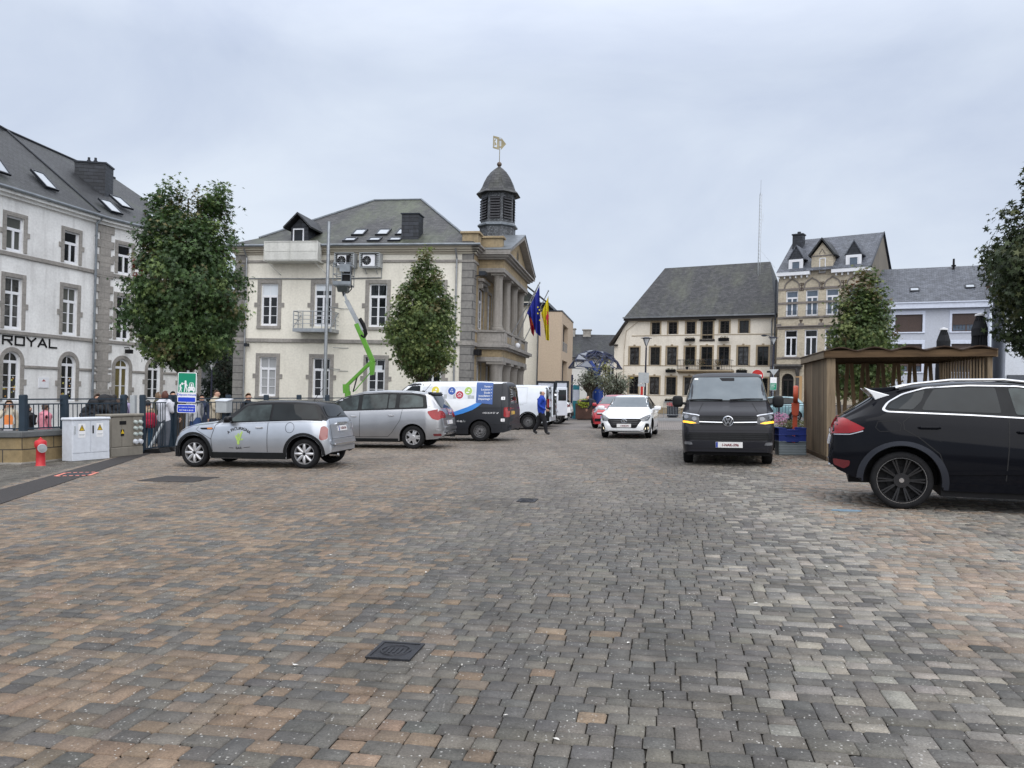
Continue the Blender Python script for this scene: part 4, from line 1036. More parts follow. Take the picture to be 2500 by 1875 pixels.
 for s in (1.28, 5.44):
  d = MB(); d.prism([(s-.52,10.98),(s+.52,10.98),(s+.52,12.02),(s,13.0),(s-.52,12.02)], .02, 2.6); dd = d.build('dormer', M['slate_clad'], B)
  q = MB()
  for e_ in (-1, 1): q.prism([(s,13.12),(s,13.0),(s+e_*.60,11.94),(s+e_*.66,12.0)], -.04, 3.0)
  q.build('dormer_roof', M['slate_blue'], dd)
  fr = MB(); fr.box(s-.54,s-.34,-.02,.04,10.99,12.0); fr.box(s+.34,s+.54,-.02,.04,10.99,12.0); fr.box(s-.34,s+.34,-.02,.04,11.86,12.0); fr.build('dormer_frame', M['white_frame'], dd)
  window(dd, s, 11.02, .66, .84, 'two1', y=.0, pane='pane_sky')
 ch = MB(); ch.box(.18,.98,2.7,3.4,12.2,14.45); ch.box(.12,1.04,2.64,3.46,14.45,14.55); ch.cyl((.6,3.05,14.5),(.6,3.05,14.75),.14,n=10); ch.build('chimney', M['slate_clad'], B)
 dp = MB(); pipe(dp, -.16, -.1, -.4, 10.5, .06); dp.build('downpipe', M['dark_metal'], B)
M['gable_grey'] = stucco('gable_render', (.20,.18,.15), (.10,.095,.085), .5, .5)
M['rustiron'] = plain('wrought_iron', (.05,.03,.025), .7)
M['board'] = wood('plywood', (.42,.27,.14), (.52,.35,.19), 'z', .5)
M['darkstone'] = plain('dark_stone', (.085,.08,.075), .8, .3, 4, bump=.4)
M['pane_sky'] = glass('sky_glass', (.10,.13,.17), .04, .3)
brick_house()
def blue_house():
 O = (26.477, 55.0, .69)
 B = thing('blue_house', 'pale blue house with brown roller shutters and a broad slate roof', 'building', O, R(-26.18))
 W, D, ZE = 6.42, 9.5, 7.6
 S0 = -1.2
 ws = [(1.52,6.0,1.72,1.23),(5.04,6.0,1.72,1.23),(1.52,3.2,1.72,1.95),(5.04,3.2,1.72,1.95)]
 w = MB(); wall(w, S0, W, -.7, ZE, [(s-ww/2, s+ww/2, z, z+h) for s, z, ww, h in ws]); w.quad((W,0,-.7),(W,D,-.7),(W,D,ZE),(W,0,ZE)); w.build('wall', M['blue_house'], B)
 for i, (s, z, ww, h) in enumerate(ws):
  f = MB(); f.box(-ww/2,-ww/2+.07,-.02,.05,0,h); f.box(ww/2-.07,ww/2,-.02,.05,0,h); f.box(-ww/2+.07,ww/2-.07,-.02,.05,0,.07); f.box(-ww/2+.07,ww/2-.07,-.02,.05,h-.07,h)
  f.box(-.04,.04,-.02,.05,.07,h-.07)
  for q in range(1, 8): f.box(-ww/2+q*ww/8-.01,-ww/2+q*ww/8+.01,-.01,.05,.2,.55)
  wf = f.build('window', M['shut'], B, (s,.14,z)); p = MB(); p.box(-ww/2+.05,ww/2-.05,.03,.045,.05,h-.05); p.build('pane', M['pane_sky'], wf)
  b = h if i == 0 else h*.62 if i == 1 else h*.8
  sh = MB(); k = 0
  while k*.05 < b-.02: sh.box(-ww/2+.05,ww/2-.05,-.035,-.022,h-.048-k*.05,h-.004-k*.05); k += 1
  sh.build('roller_shutter', M['shut'], wf)
  t = MB(); a = .16; t.box(-ww/2-a,ww/2+a,-.18,-.12,h,h+a*1.6); t.box(-ww/2-a,-ww/2,-.17,-.12,0,h); t.box(ww/2,ww/2+a,-.17,-.12,0,h); t.box(-ww/2-a,ww/2+a,-.22,-.12,-.09,0); t.build('surround', M['pale_trim'], wf, bevel=.01)
 c = MB(); c.box(S0,W+.1,-.42,.02,7.62,7.98); c.box(S0,W+.1,-.50,.02,7.98,8.06); c.build('cornice', M['pale_trim'], B)
 r = MB(); r.quad((S0,-.5,8.07),(W+.15,-.5,8.07),(W+.15,4.75,11.25),(S0,4.75,11.25)); r.quad((W+.15,D+.4,8),(S0,D+.4,8),(S0,4.75,11.25),(W+.15,4.75,11.25)); r.quad((W,0,ZE),(W,D,ZE),(W,4.75,11.2)); r.build('roof', M['slate_blue'], B)
 sl = Vector((0,5.25,3.18)).normalized()
 for s, v in ((1.55,1.75),(5.0,2.0)): skylight(B, Vector((s,-.5,8.07))+sl*v, (1,0,0), sl, .62, .62)
 vp = MB(); vp.cyl((4.45,4.3,10.7),(4.45,4.3,11.75),.09,.07,10); vp.cyl((4.45,4.3,11.2),(4.45,4.3,11.28),.16,n=10); vp.build('vent_pipe', M['black'], B)
 dp = MB(); pipe(dp, W-.05, -.1, -.5, 7.4, .05); dp.build('downpipe', M['pale_trim'], B)
M['shut'] = plain('brown_shutter', (.075,.05,.042), .5, .1)
M['pale_trim'] = plain('pale_blue_trim', (.60,.64,.74), .6, .08)
blue_house()
def simple_house(name, label, O, psi, W, D, ZE, wallm, roofm, zr, wins, fr='white_frame', style='two', flatroof=False, sidewins=(), pane='pane'):
 B = thing(name, label, 'building', O, psi)
 w = MB(); wall(w, 0, W, -1.5, ZE, [(s-a/2, s+a/2, z, z+h) for s, z, a, h in wins])
 w.M = Matrix.Translation((W,0,0)) @ Matrix.Rotation(PI/2,4,'Z'); wall(w, 0, D, -1.5, ZE, [(s-a/2, s+a/2, z, z+h) for s, z, a, h in sidewins]); w.M = None
 w.quad((0,D,-1.5),(0,0,-1.5),(0,0,ZE),(0,D,ZE)); w.quad((W,D,-1.5),(0,D,-1.5),(0,D,ZE),(W,D,ZE))
 if not flatroof: w.quad((W,0,ZE),(W,D,ZE),(W,D/2,zr)); w.quad((0,D,ZE),(0,0,ZE),(0,D/2,zr))
 w.build('wall', wallm, B)
 for s, z, a, h in wins: window(B, s, z, a, h, style, fr, pane, y=.1)
 for s, z, a, h in sidewins: window(B, 0, 0, a, h, style, fr, pane, at=(W-.1, s, z), rz=PI/2)
 r = MB()
 if flatroof: r.box(-.05,W+.05,-.05,D+.05,ZE,ZE+.12)
 else:
  e_ = .35; sl = (zr-ZE)/(D/2)
  r.quad((-.1,-e_,ZE-e_*sl+.05),(W+.1,-e_,ZE-e_*sl+.05),(W+.1,D/2,zr+.05),(-.1,D/2,zr+.05)); r.quad((W+.1,D+e_,ZE-e_*sl+.05),(-.1,D+e_,ZE-e_*sl+.05),(-.1,D/2,zr+.05),(W+.1,D/2,zr+.05))
  r.box(-.1,W+.1,-e_-.1,-e_,ZE-e_*sl-.08,ZE-e_*sl+.06)
 r.build('roof', roofm, B)
 return B
def side_street():
 psi = R(-10)
 B = thing('cream_house', 'plain cream house with dark slate eaves behind the flags', 'building', (-4.5, 61.6, -.1), psi)
 W, D, ZE = 6.6, 9.0, 9.0
 w = MB(); w.box(0,W,0,D,-1.5,ZE); w.build('wall', M['cream'], B)
 r = MB(); r.quad((W+.7,-.4,ZE-.1),(W+.7,D,ZE-.1),(W/2,D,12.0),(W/2,-.4,12.0)); r.quad((-.7,D,ZE-.1),(-.7,-.4,ZE-.1),(W/2,-.4,12.0),(W/2,D,12.0)); r.prism([(0,ZE),(W,ZE),(W/2,11.7)],0,.1); r.build('roof', M['slate_dark'], B)
 e_ = MB(); e_.box(W+.0,W+.75,-.45,D,ZE-.32,ZE-.10); e_.box(-.3,W+.7,-.45,0,ZE-.32,ZE-.12); e_.build('eaves', M['dark_metal'], B)
 dp = MB(); pipe(dp, W-.1, -.1, -1, 8.6, .07); dp.build('downpipe', M['pipe'], B)
 B2 = thing('beige_house', 'beige flat-roofed modern house with recessed loggia windows', 'building', (1.9, 59.2, 0), psi)
 W, D, ZE = 1.75, 9.0, 8.0
 hs = [(s-.95,s+.95,z,z+1.75) for s in (2.6,) for z in (1.6, 4.7)]
 w = MB(); wall(w, 0, W, -1.5, ZE); w.M = Matrix.Translation((W,0,0)) @ Matrix.Rotation(PI/2,4,'Z'); wall(w, 0, D, -1.5, ZE, [(1.0,4.9,1.9,4.35),(1.0,4.9,5.05,7.15)], depth=.6); w.M = None
 w.quad((0,D,-1.5),(0,0,-1.5),(0,0,ZE),(0,D,ZE)); w.build('wall', M['beige_wall'], B2)
 r = MB(); r.box(-.03,W+.04,-.03,D,ZE,ZE+.10); r.build('roof', M['dark_metal'], B2)
 for z, h in ((1.9,2.45),(5.05,2.1)):
  for s in (2.0, 3.95):
   window(B2,0,0,1.85,h,'two','shut_f',at=(W-.35,s,z),rz=PI/2)
  rl = MB()
  for k in range(14): rl.cyl((W-.05,1.05+k*.29,z),(W-.05,1.05+k*.29,z+.75),.012,n=4)
  rl.tube([(W-.05,1.0,z+.75),(W-.05,4.9,z+.75)],.02,5); rl.build('loggia_railing', M['galv'], B2)
M['shut_f'] = plain('brown_grey_frame', (.14,.12,.11), .5, .1)
side_street()
b = simple_house('white_cottage', 'low white house with slate roof and two chimneys behind the blue steel tree', (4.5, 86, .1), R(-8), 13, 7, 6.0, M['old_white'], M['slate_dark'], 8.6,
             [(1.6,3.4,.9,1.4),(4.2,3.4,.9,1.4),(6.4,3.4,.9,1.4),(1.6,.8,.9,1.6),(4.2,.8,.9,1.6),(6.4,.8,.9,1.6)])
for x, z in ((1.7,9.2),(3.5,9.1),(9,9.2)):
 c = MB(); c.box(x-.45,x+.45,3.1,3.9,7.2,z); c.box(x-.55,x+.55,3.0,4.0,z,z+.12); c.build('chimney', M['conc'], b)
b = simple_house('pale_house', 'pale grey-white house with a dark awning at the right edge', (32.6, 51.0, .8), R(-26), 8, 8, 9.2, M['pale_wall'], M['slate_blue'], 12.2, [(4.2,3.5,2.6,1.7),(4.2,6.2,1.6,1.4)], pane='pane_sky')
a = MB(); a.prismx([(-.05,2.9),(-1.5,2.45),(-1.5,2.3),(-.05,2.4)], .1, 8); a.build('awning', M['dark_metal'], b)
simple_house('far_slate_house', 'distant house of which only the grey slate roof shows behind the conifer', (-27, 62, -1), R(-6), 10, 8, 3.2, M['school'], M['slate_grey'], 6.8, [])
# ------------------------------------------------------------------ vehicles. Local frame: X forward, Y to the car's left, origin under the rear axle
def smoothf(pts, win=.09):
 xs = np.array([p[0] for p in pts]); zs = np.array([p[1] for p in pts])
 g_ = np.arange(xs[0]-.5, xs[-1]+.5, .01); v = np.interp(g_, xs, zs)
 k = max(3, int(win/.01)); ker = np.hanning(k+2)[1:-1]; ker /= ker.sum()
 vs = np.convolve(np.pad(v, k, mode='edge'), ker, 'same')[k:-k]
 return lambda x: float(np.interp(x, g_, vs))
def rp(pts, r=.04, n=4):
 out = []; m = len(pts)
 for i in range(m):
  p = Vector(pts[i]); a = Vector(pts[i-1]); b = Vector(pts[(i+1) % m])
  da, db = a-p, b-p; q = min(r, da.length*.45, db.length*.45)
  s, e_ = p+da.normalized()*q, p+db.normalized()*q
  for k in range(n+1):
   t = k/n; out.append(tuple(s*(1-t)**2+p*2*t*(1-t)+e_*t*t))
 return out
def ell(cx, cz, rx, rz, n=18): return [(cx+rx*math.cos(2*PI*i/n), cz+rz*math.sin(2*PI*i/n)) for i in range(n)]
class Car:
 def __init__(s, name, label, cat, x, y, yaw, sp, group=None, scale=1.0):
  s.sp = sp; s.root = thing(name, label, cat, G(x, y), yaw, group, tilt=True, scale=scale)
  s.top = smoothf(sp['top'], sp.get('ws', .10)); s.belt = smoothf(sp['belt'], .2); s.w = smoothf(sp['plan'], .14); s.rw = smoothf(sp['roofw'], .3)
  s.bot = smoothf(sp['bot'], .06)
  s.wb = sp['wb']; s.wr = sp['wr']; s.ra = sp.get('ra', s.wr+.055)
  s.x0 = sp['top'][0][0]; s.x1 = sp['top'][-1][0]
  s.body()
 def zb(s, x):
  z = s.bot(x)
  for xc in (0, s.wb):
   if abs(x-xc) < s.ra: z = max(z, s.wr+math.sqrt(max(0, s.ra**2-(x-xc)**2)))
  return z
 def flank(s, x, z):
  w = s.w(x); zs = min(s.belt(x), s.top(x)-.03); t = (z-.22)/max(.1, zs-.22)
  lo = max(0, (.42-t)/.42); hi = max(0, (t-.5)/.5)
  return w*(1-s.sp.get('tuck', .055)*lo**1.8-s.sp.get('shoulder', .04)*hi**2.2)
 def body(s):
  sp = s.sp
  xs = set(np.round(np.arange(s.x0, s.x1+.001, .055), 4)) | {s.x0, s.x1}
  for k in (.012, .03, .06): xs |= {s.x0+k, s.x1-k}
  for xc in (0, s.wb):
   xs = {x for x in xs if abs(abs(x-xc)-s.ra) > .02 and abs(x-xc) > s.ra or abs(x-xc) > s.ra+.02}
   xs |= {xc+s.ra*math.cos(PI*k/22) for k in range(23)} | {xc-s.ra-.004, xc+s.ra+.004}
  xs = sorted(xs); rows = []
  for x in xs:
   zt = s.top(x); zs = min(s.belt(x), zt-.03); zb = min(s.zb(x), zs-.02); h = zt-zs
   ys = s.flank(x, zs); wr = s.rw(x) if h > .2 else min(s.rw(x), ys-.03) if False else None
   k = min(1, max(0, (h-.08)/.25)); wr = s.rw(x)*k+(ys-.10)*(1-k); wr = min(wr, ys-.02)
   e_ = min(.085, h*.5); r = []
   for i in range(10):
    z = zb+(zs-zb)*i/9; r.append((s.flank(x, z), z))
   za = zt-e_
   for i in range(1, 6):
    t = i/5; r.append((ys+(wr-ys)*t**1.12-.004, zs+(za-zs)*t))
   for i in range(1, 8):
    a = PI/2*i/7; r.append(((wr-.004)*max(0, math.cos(a))**.55, za+e_*math.sin(a)**.9))
   rows.append(r)
  m = len(rows[0]); v = []; f = []
  for x, r in zip(xs, rows):
   for y, z in r: v.append((x, y, z))
   for y, z in r: v.append((x, -y, z))
  for i in range(len(xs)-1):
   a, b = i*2*m, (i+1)*2*m
   for j in range(m-1):
    f.append((a+j, a+j+1, b+j+1, b+j)); f.append((a+m+j, b+m+j, b+m+j+1, a+m+j+1))
  for i, fl in ((0, 1), (len(xs)-1, 0)):
   a = i*2*m
   for j in range(m-1):
    q = (a+j, a+m+j, a+m+j+1, a+j+1); f.append(q if fl else tuple(reversed(q)))
  mb = MB(); mb.add(v, f); ms = [sp['paint']]+([sp['paint2'][0]] if 'paint2' in sp else [])
  if len(ms) > 1:
   for i, q in enumerate(mb.f):
    c = [sum(mb.v[j][k] for j in q)/len(q) for k in range(3)]
    if sp['paint2'][1](c[0], c[1], c[2], s): mb.mi[i] = 1
  me = mb.mesh('body', ms, smooth=True)
  me.set_sharp_from_angle(angle=R(50))
  s.b = put('body', me, s.root)
  bm = bmesh.new(); bm.from_mesh(me); s.bvh = BVHTree.FromBMesh(bm); bm.free()
  u = MB(); wy = s.w(s.wb*.5)
  u.box(s.x0+.3, -s.ra, -wy*.72, wy*.72, s.bot(s.x0+.2)+.02, s.bot(s.x0+.2)+.2); u.box(s.ra, s.wb-s.ra, -wy*.93, wy*.93, .19, .5); u.box(s.wb+s.ra, s.x1-.14, -wy*.86, wy*.86, .22, .45)
  u.box(s.x0+.25, s.x1-.2, -wy*.6, wy*.6, .30, .62)
  for xc in (0, s.wb):
   u.box(xc-s.ra*.9, xc+s.ra*.9, -wy*.5, wy*.5, .3, s.wr+s.ra*.85)
   K = 14
   for sg in (-1, 1):
    for k in range(K):
     a, b = PI*k/K, PI*(k+1)/K; R_ = s.ra+.004
     p = [(xc+R_*math.cos(t), s.wr+R_*math.sin(t)) for t in (a, b)]
     yo = [sg*(s.flank(q[0], min(q[1], s.belt(q[0])))-.004) for q in p]
     u.quad((p[0][0], yo[0], p[0][1]), (p[1][0], yo[1], p[1][1]), (p[1][0], 0, p[1][1]), (p[0][0], 0, p[0][1]))
  u.build('underbody', M['black'], s.root)
 def cast(s, ax, a, b):
  o, d = {'L': ((a, 4, b), (0,-1,0)), 'R': ((a, -4, b), (0,1,0)), 'F': ((12, a, b), (-1,0,0)), 'B': ((-12, a, b), (1,0,0)), 'T': ((a, b, 5), (0,0,-1))}[ax]
  o = Vector(o); h, n, i, dist = s.bvh.ray_cast(o, Vector(d))
  if h is None: h, n, i, dist = s.bvh.find_nearest(o+Vector(d)*(4 if ax in 'LR' else 12))
  if n.dot(Vector(d)) > 0: n = -n
  return h, n
 def panel(s, ax, outline, mat_, name=None, off=.006, step=.07, par=None, depth=.008, mb=None):
  bm = bmesh.new(); vs = [bm.verts.new((p[0], p[1], 0)) for p in outline]
  try: bm.faces.new(vs)
  except ValueError: bm.free(); return None
  xs = [p[0] for p in outline]; zs = [p[1] for p in outline]
  for k, (lo, hi) in enumerate(((min(xs), max(xs)), (min(zs), max(zs)))):
   q = math.floor(lo/step)*step+step
   while q < hi:
    co = (q,0,0) if k == 0 else (0,q,0); no = (1,0,0) if k == 0 else (0,1,0)
    bmesh.ops.bisect_plane(bm, geom=bm.verts[:]+bm.edges[:]+bm.faces[:], plane_co=co, plane_no=no); q += step
  bm.verts.index_update(); tops = []; lows = []
  for v in bm.verts:
   h, n = s.cast(ax, v.co.x, v.co.y); tops.append(h+n*off); lows.append(h-n*depth)
  fs = [tuple(v.index for v in f.verts) for f in bm.faces]; N_ = len(tops)
  view = {'L': Vector((0,1,0)), 'R': Vector((0,-1,0)), 'F': Vector((1,0,0)), 'B': Vector((-1,0,0)), 'T': Vector((0,0,1))}[ax]
  out = []
  for f in fs:
   nn = Vector((0,0,0)); q = [tops[i] for i in f]
   for i in range(1, len(q)-1): nn += (q[i]-q[0]).cross(q[i+1]-q[0])
   out.append(f if nn.dot(view) > 0 else tuple(reversed(f)))
  ed = {}
  for f in out:
   for i in range(len(f)): ed[(f[i], f[(i+1) % len(f)])] = 1
  for (a, b) in list(ed):
   if (b, a) not in ed: out.append((b, a, N_+a, N_+b))
  bm.free()
  tgt = mb or MB(); tgt.add(tops+lows, out)
  if mb is not None: return mb
  return tgt.build(name, mat_, par or s.root, smooth=True)
 def line(s, ax, pts, w, mat_, name, off=.003, par=None, mb=None):
  tgt = mb or MB()
  P_ = [Vector(pts[0])]
  for a, b in zip(pts, pts[1:]):
   a = Vector(a); b = Vector(b); k = max(1, int((b-a).length/.06))
   P_ += [a.lerp(b, i/k) for i in range(1, k+1)]
  tops = [];
  for i, p in enumerate(P_):
   d = (P_[min(i+1, len(P_)-1)]-P_[max(i-1, 0)]).normalized(); nn = Vector((-d.y, d.x))*w/2
   for q in (p+nn, p-nn):
    h, n = s.cast(ax, q.x, q.y); tops.append(h+n*off)
  f = [(2*i, 2*i+1, 2*i+3, 2*i+2) for i in range(len(P_)-1)]
  tgt.add(tops, f)
  if mb is not None: return mb
  return tgt.build(name, mat_, par or s.root)
 def text(s, ax, txt, x, z, h, mat_, align='LEFT', name='lettering', off=.009, par=None, flip=None, arc=None, bold=0):
  vs, fs, wd = text2d(txt, bold); sg = -1 if ax in 'LF' and ax == 'L' else 1
  if ax == 'B': sg = -1
  if ax == 'F': sg = 1
  if ax == 'R': sg = 1
  x0 = {'LEFT': 0, 'CENTER': -wd/2, 'RIGHT': -wd}[align]
  out = []
  for a, b in vs:
   a = (a+x0)*h; b = b*h
   if arc:
    t = a/arc; a, b = (arc+b)*math.sin(t), (arc+b)*math.cos(t)-arc
   hh, n = s.cast(ax, x+sg*a, z+b); out.append(hh+n*off)
  mb = MB(); mb.add(out, fs); return mb.build(name, mat_, par or s.root)
 def wheel(s, xc, sg, kind, rim, wdt=.20):
  y = sg*(s.w(xc)-.035-wdt/2); r = s.wr
  key = ('wheel', kind, r, rim.name, wdt)
  if key not in WCACHE: WCACHE[key] = make_wheel(kind, r, wdt, rim, s.sp.get('rr', r*.70))
  tm, rm, xm = WCACHE[key]
  o = put('wheel', tm, s.root, (xc, y, r), 0 if sg < 0 else PI); put('rim', rm, o)
  if xm: put('hub_cap', xm, o)
 def wheels(s, kind, rim):
  for xc in (0, s.wb):
   for sg in (-1, 1): s.wheel(xc, sg, kind, rim)
 def handle(s, ax, x, z, mat_, L=.17):
  sg = 1 if ax == 'L' else -1; h, n = s.cast(ax, x, z)
  m = MB(); m.tube([h+Vector((-L/2,-sg*.004,0)), h+Vector((-L/2+.03,sg*.034,.004)), h+Vector((L/2-.03,sg*.034,.006)), h+Vector((L/2,-sg*.004,0))], [.011,.014,.014,.011], 6)
  m.build('door_handle', mat_, s.root, smooth=True)
 def mirror(s, x, z, mat_, sz=(.10,.13,.08), armz=0):
  for sg in (-1, 1):
   ax = 'L' if sg > 0 else 'R'; h, n = s.cast(ax, x, z)
   m = MB(); c = h+Vector((0, sg*(.06+sz[1]), .05));
   m.lathe([(.02,-sz[1]),(.75,-sz[1]*.96),(.97,-sz[1]*.7),(1,0),(.97,sz[1]*.7),(.75,sz[1]*.96),(.02,sz[1])], 20, (0,0,0), 'y') if False else rbox(m, c, sz); m.tube([h+Vector((0,-sg*.02,0)), c-Vector((0,sg*sz[1]*.5,.03))], .03, 6)
   o = m.build('mirror', mat_, s.root, smooth=True)
 def plate(s, ax, y, z, txt, w=.50, h=.11, bgm=None, eu=True, fgm=None):
  o = s.panel(ax, [(y-w/2, z-h/2), (y+w/2, z-h/2), (y+w/2, z+h/2), (y-w/2, z+h/2)], bgm or M['plate'], 'number_plate', off=.020, step=.3, depth=.0)
  sg = 1 if ax == 'F' else -1
  if eu:
   a = y-sg*(w/2-.004); b = y-sg*(w/2-.045)
   s.panel(ax, [(min(a,b), z-h/2+.004), (max(a,b), z-h/2+.004), (max(a,b), z+h/2-.004), (min(a,b), z+h/2-.004)], M['plate_blue'], 'country_band', off=.0225, step=.3, depth=-.015, par=o)
  fl = s.cast(ax, y, z)
  if not txt: return o
  vs, fs, wd = text2d(txt, .03); k = min(h*.62, (w-.09)/wd)
  out = []
  for a, b in vs:
   hh, n = s.cast(ax, y+sg*((a-wd/2)*k+.02), z-k*.36+b*k); out.append(hh+n*.0255)
  m = MB(); m.add(out, fs); m.build('lettering', fgm or M['plate_red'], o)
  return o
def rbox(m, c, sz):
 n = 16; k = 9; vs = []; fs = []
 def sp(v, p): return math.copysign(abs(v)**p, v)
 for j in range(k+1):
  a = -PI/2+PI*j/k
  for i in range(n):
   t = 2*PI*i/n; vs.append((c[0]+sz[0]*sp(math.cos(a),.55)*sp(math.cos(t),.55), c[1]+sz[1]*sp(math.cos(a),.55)*sp(math.sin(t),.55), c[2]+sz[2]*sp(math.sin(a),.55)))
 for j in range(k):
  for i in range(n): fs.append((j*n+i, j*n+(i+1)%n, (j+1)*n+(i+1)%n, (j+1)*n+i))
 m.add(vs, fs)
TXT = {}
def text2d(t, bold=0):
 k = (t, bold)
 if k in TXT: return TXT[k]
 c = bpy.data.curves.new('lettering', 'FONT'); c.body = t; c.size = 1.0; c.resolution_u = 3; c.offset = bold
 o = bpy.data.objects.new('lettering', c); COL.objects.link(o)
 dg = bpy.context.evaluated_depsgraph_get(); me = o.evaluated_get(dg).to_mesh()
 vs = [(v.co.x, v.co.y) for v in me.vertices]; fs = []
 for p in me.polygons:
  f = tuple(p.vertices)
  a = sum(vs[f[i]][0]*vs[f[(i+1) % len(f)]][1]-vs[f[(i+1) % len(f)]][0]*vs[f[i]][1] for i in range(len(f)))
  fs.append(f if a > 0 else tuple(reversed(f)))
 wd = max([v[0] for v in vs] or [0]); o.to_mesh_clear() if False else None
 bpy.data.objects.remove(o); bpy.data.curves.remove(c)
 TXT[k] = (vs, fs, wd); return TXT[k]
def flat_text(t, h, mat_, par, M4, align='CENTER', bold=0, name='lettering'):
 vs, fs, wd = text2d(t, bold); x0 = {'LEFT': 0, 'CENTER': -wd/2, 'RIGHT': -wd}[align]
 mb = MB(); mb.add([M4 @ Vector(((a+x0)*h, b*h, 0)) for a, b in vs], fs); return mb.build(name, mat_, par)
def make_wheel(kind, r, wd, rim, rr):
 h = wd/2
 t = MB(); t.lathe([(rr-.012,-h+.03),(rr,-h+.008),(rr+.02,-h),(r-.03,-h+.004),(r-.008,-h+.02),(r,-h+.04),(r,h-.04),(r-.008,h-.02),(r-.03,h),(rr,h)], 44, (0,0,0), 'y', cap=False)
 tv = MB(); tv.v = [(x, -y, z) for x, y, z in t.v]; tv.f = [tuple(reversed(f)) for f in t.f]; tv.mi = t.mi
 tm = t.mesh('wheel', M['rubber'], smooth='fix')
 m = MB(); y0 = -h+.03
 def lat(prof, n=40, cap=False): m.lathe([(a, -b) for a, b in prof], n, (0,0,0), 'y', cap)
 def spoke(a, w0, w1, r0, r1, d0=.0, d1=.0, th=.03, round_=False):
  M0 = m.M; m.M = Matrix.Rotation(a, 4, 'Y')
  if round_:
   m.tube([(r0,y0+d0,0),((r0+r1)/2,y0+(d0+d1)/2-.008,0),(r1,y0+d1,0)], [w0/2,(w0+w1)/3.2,w1/2], 8)
  else:
   m.add([(r0,y0+d0,-w0/2),(r1,y0+d1,-w1/2),(r1,y0+d1,w1/2),(r0,y0+d0,w0/2),(r0,y0+d0+th,-w0/2),(r1,y0+d1+th,-w1/2),(r1,y0+d1+th,w1/2),(r0,y0+d0+th,w0/2)],
                  [(0,1,2,3),(7,6,5,4),(0,4,5,1),(1,5,6,2),(2,6,7,3),(3,7,4,0)])
  m.M = M0
 mats = [rim, M['black']]
 m.cur = 1; lat([(rr-.01,-y0-.02),(rr-.03,-y0-.09),(.05,-y0-.10),(.0,-y0-.10)])    # dark bowl behind
 m.cur = 0
 lat([(rr+.004,-y0+.012),(rr-.012,-y0+.012),(rr-.022,-y0-.01),(rr-.03,-y0-.05)])
 if kind == 'mini':
  for k in range(8): spoke(2*PI*k/8, .062, .058, .045, rr-.02, .006, 0, round_=True)
  lat([(.055,-y0+.0),(.05,-y0+.012),(.0,-y0+.014)]); m.cur = 1; lat([(.03,-y0+.016),(0,-y0+.018)])
 elif kind == 'five':
  for k in range(5):
   a = 2*PI*k/5
   for d in (-.19, .19): spoke(a+d, .06, .045, .05, rr-.02, -.004, .008)
   spoke(a, .13, .09, .03, rr*.62, .0, .004)
  lat([(.06,-y0+.006),(.05,-y0+.014),(.0,-y0+.014)])
 elif kind == 'steel':
  lat([(rr-.03,-y0-.03),(rr-.06,-y0+.0),(rr*.56,-y0-.03),(rr*.45,-y0+.012),(.0,-y0+.012)])
  m.cur = 1
  for k in range(16):
   a = 2*PI*k/16; c = (rr*.73*math.cos(a), y0+.008, rr*.73*math.sin(a)); m.cyl((c[0],c[1]+.02,c[2]),(c[0],c[1]-.004,c[2]),.017,n=8)
  for k in range(5):
   a = 2*PI*k/5; c = (.075*math.cos(a), y0-.01, .075*math.sin(a)); m.cyl(c,(c[0],c[1]-.008,c[2]),.014,n=6)
  lat([(.035,-y0+.02),(.0,-y0+.024)])
 elif kind == 'turbo':
  for k in range(10):
   for d in (-.07, .07): spoke(2*PI*k/10+d, .018, .020, .07, rr-.02, .012, .0)
  lat([(.10,-y0-.02),(.095,-y0+.006),(.0,-y0+.006)])
  m.cur = 1; lat([(rr*.6,-y0-.06),(.1,-y0-.06)])
 elif kind == 'alloy':
  for k in range(7): spoke(2*PI*k/7, .09, .05, .03, rr-.02, -.002, .006)
  lat([(.06,-y0+.006),(.0,-y0+.012)])
 rm = m.mesh('rim', mats, smooth='fix')
 xm = None
 if kind == 'turbo':
  c = MB(); c.lathe([(a, -b) for a, b in [(rr+.010,-y0+.012),(rr+.010,-y0+.018),(rr-.006,-y0+.018),(rr-.006,-y0+.012)]], 60, (0,0,0), 'y', False)
  c.lathe([(a, -b) for a, b in [(.034,-y0+.006),(.030,-y0+.014),(.0,-y0+.014)]], 12, (0,0,0), 'y', False); xm = c.mesh('hub_cap', M['chrome'], smooth='fix')
 return tm, rm, xm
M['chrome'] = plain('chrome', (.62,.63,.65), .12, .05, 3, 1.0)
M['bright'] = plain('satin_trim', (.55,.56,.58), .28, .05, 3, .8)
M['plate'] = plain('number_plate_white', (.70,.69,.68), .4, .06, 14)
M['plate_y'] = plain('number_plate_yellow', (.62,.40,.06), .4, .05)
M['plate_blue'] = plain('plate_blue', (.02,.05,.30), .4, .05)
M['plate_red'] = plain('plate_red_letters', (.16,.012,.02), .5, .05)
M['carglass'] = glass('car_glass', (.012,.015,.016), .02, .4, 1.2, .26)
M['carglass_lit'] = glass('pale_car_glass', (.038,.050,.050), .025, .65, 2.2, .30)
M['tail'] = paint('red_lamp', (.25,.006,.009), 0, .12, .25, .3)
M['tail_dark'] = paint('dark_red_lamp', (.10,.010,.014), 0, .12, .2)
M['lampclear'] = paint('clear_lamp', (.20,.21,.23), .4, .10, .5)
M['lampgrey2'] = paint('smoked_lens', (.10,.105,.115), .3, .08, .5)
M['lampdark'] = paint('dark_lamp', (.022,.023,.026), .2, .08, .3, .4)
M['amber'] = paint('amber_lens', (.50,.16,.02), 0, .15)
M['amber_on'] = emit('lit_amber_lamp', (1.0,.50,.03), .62)
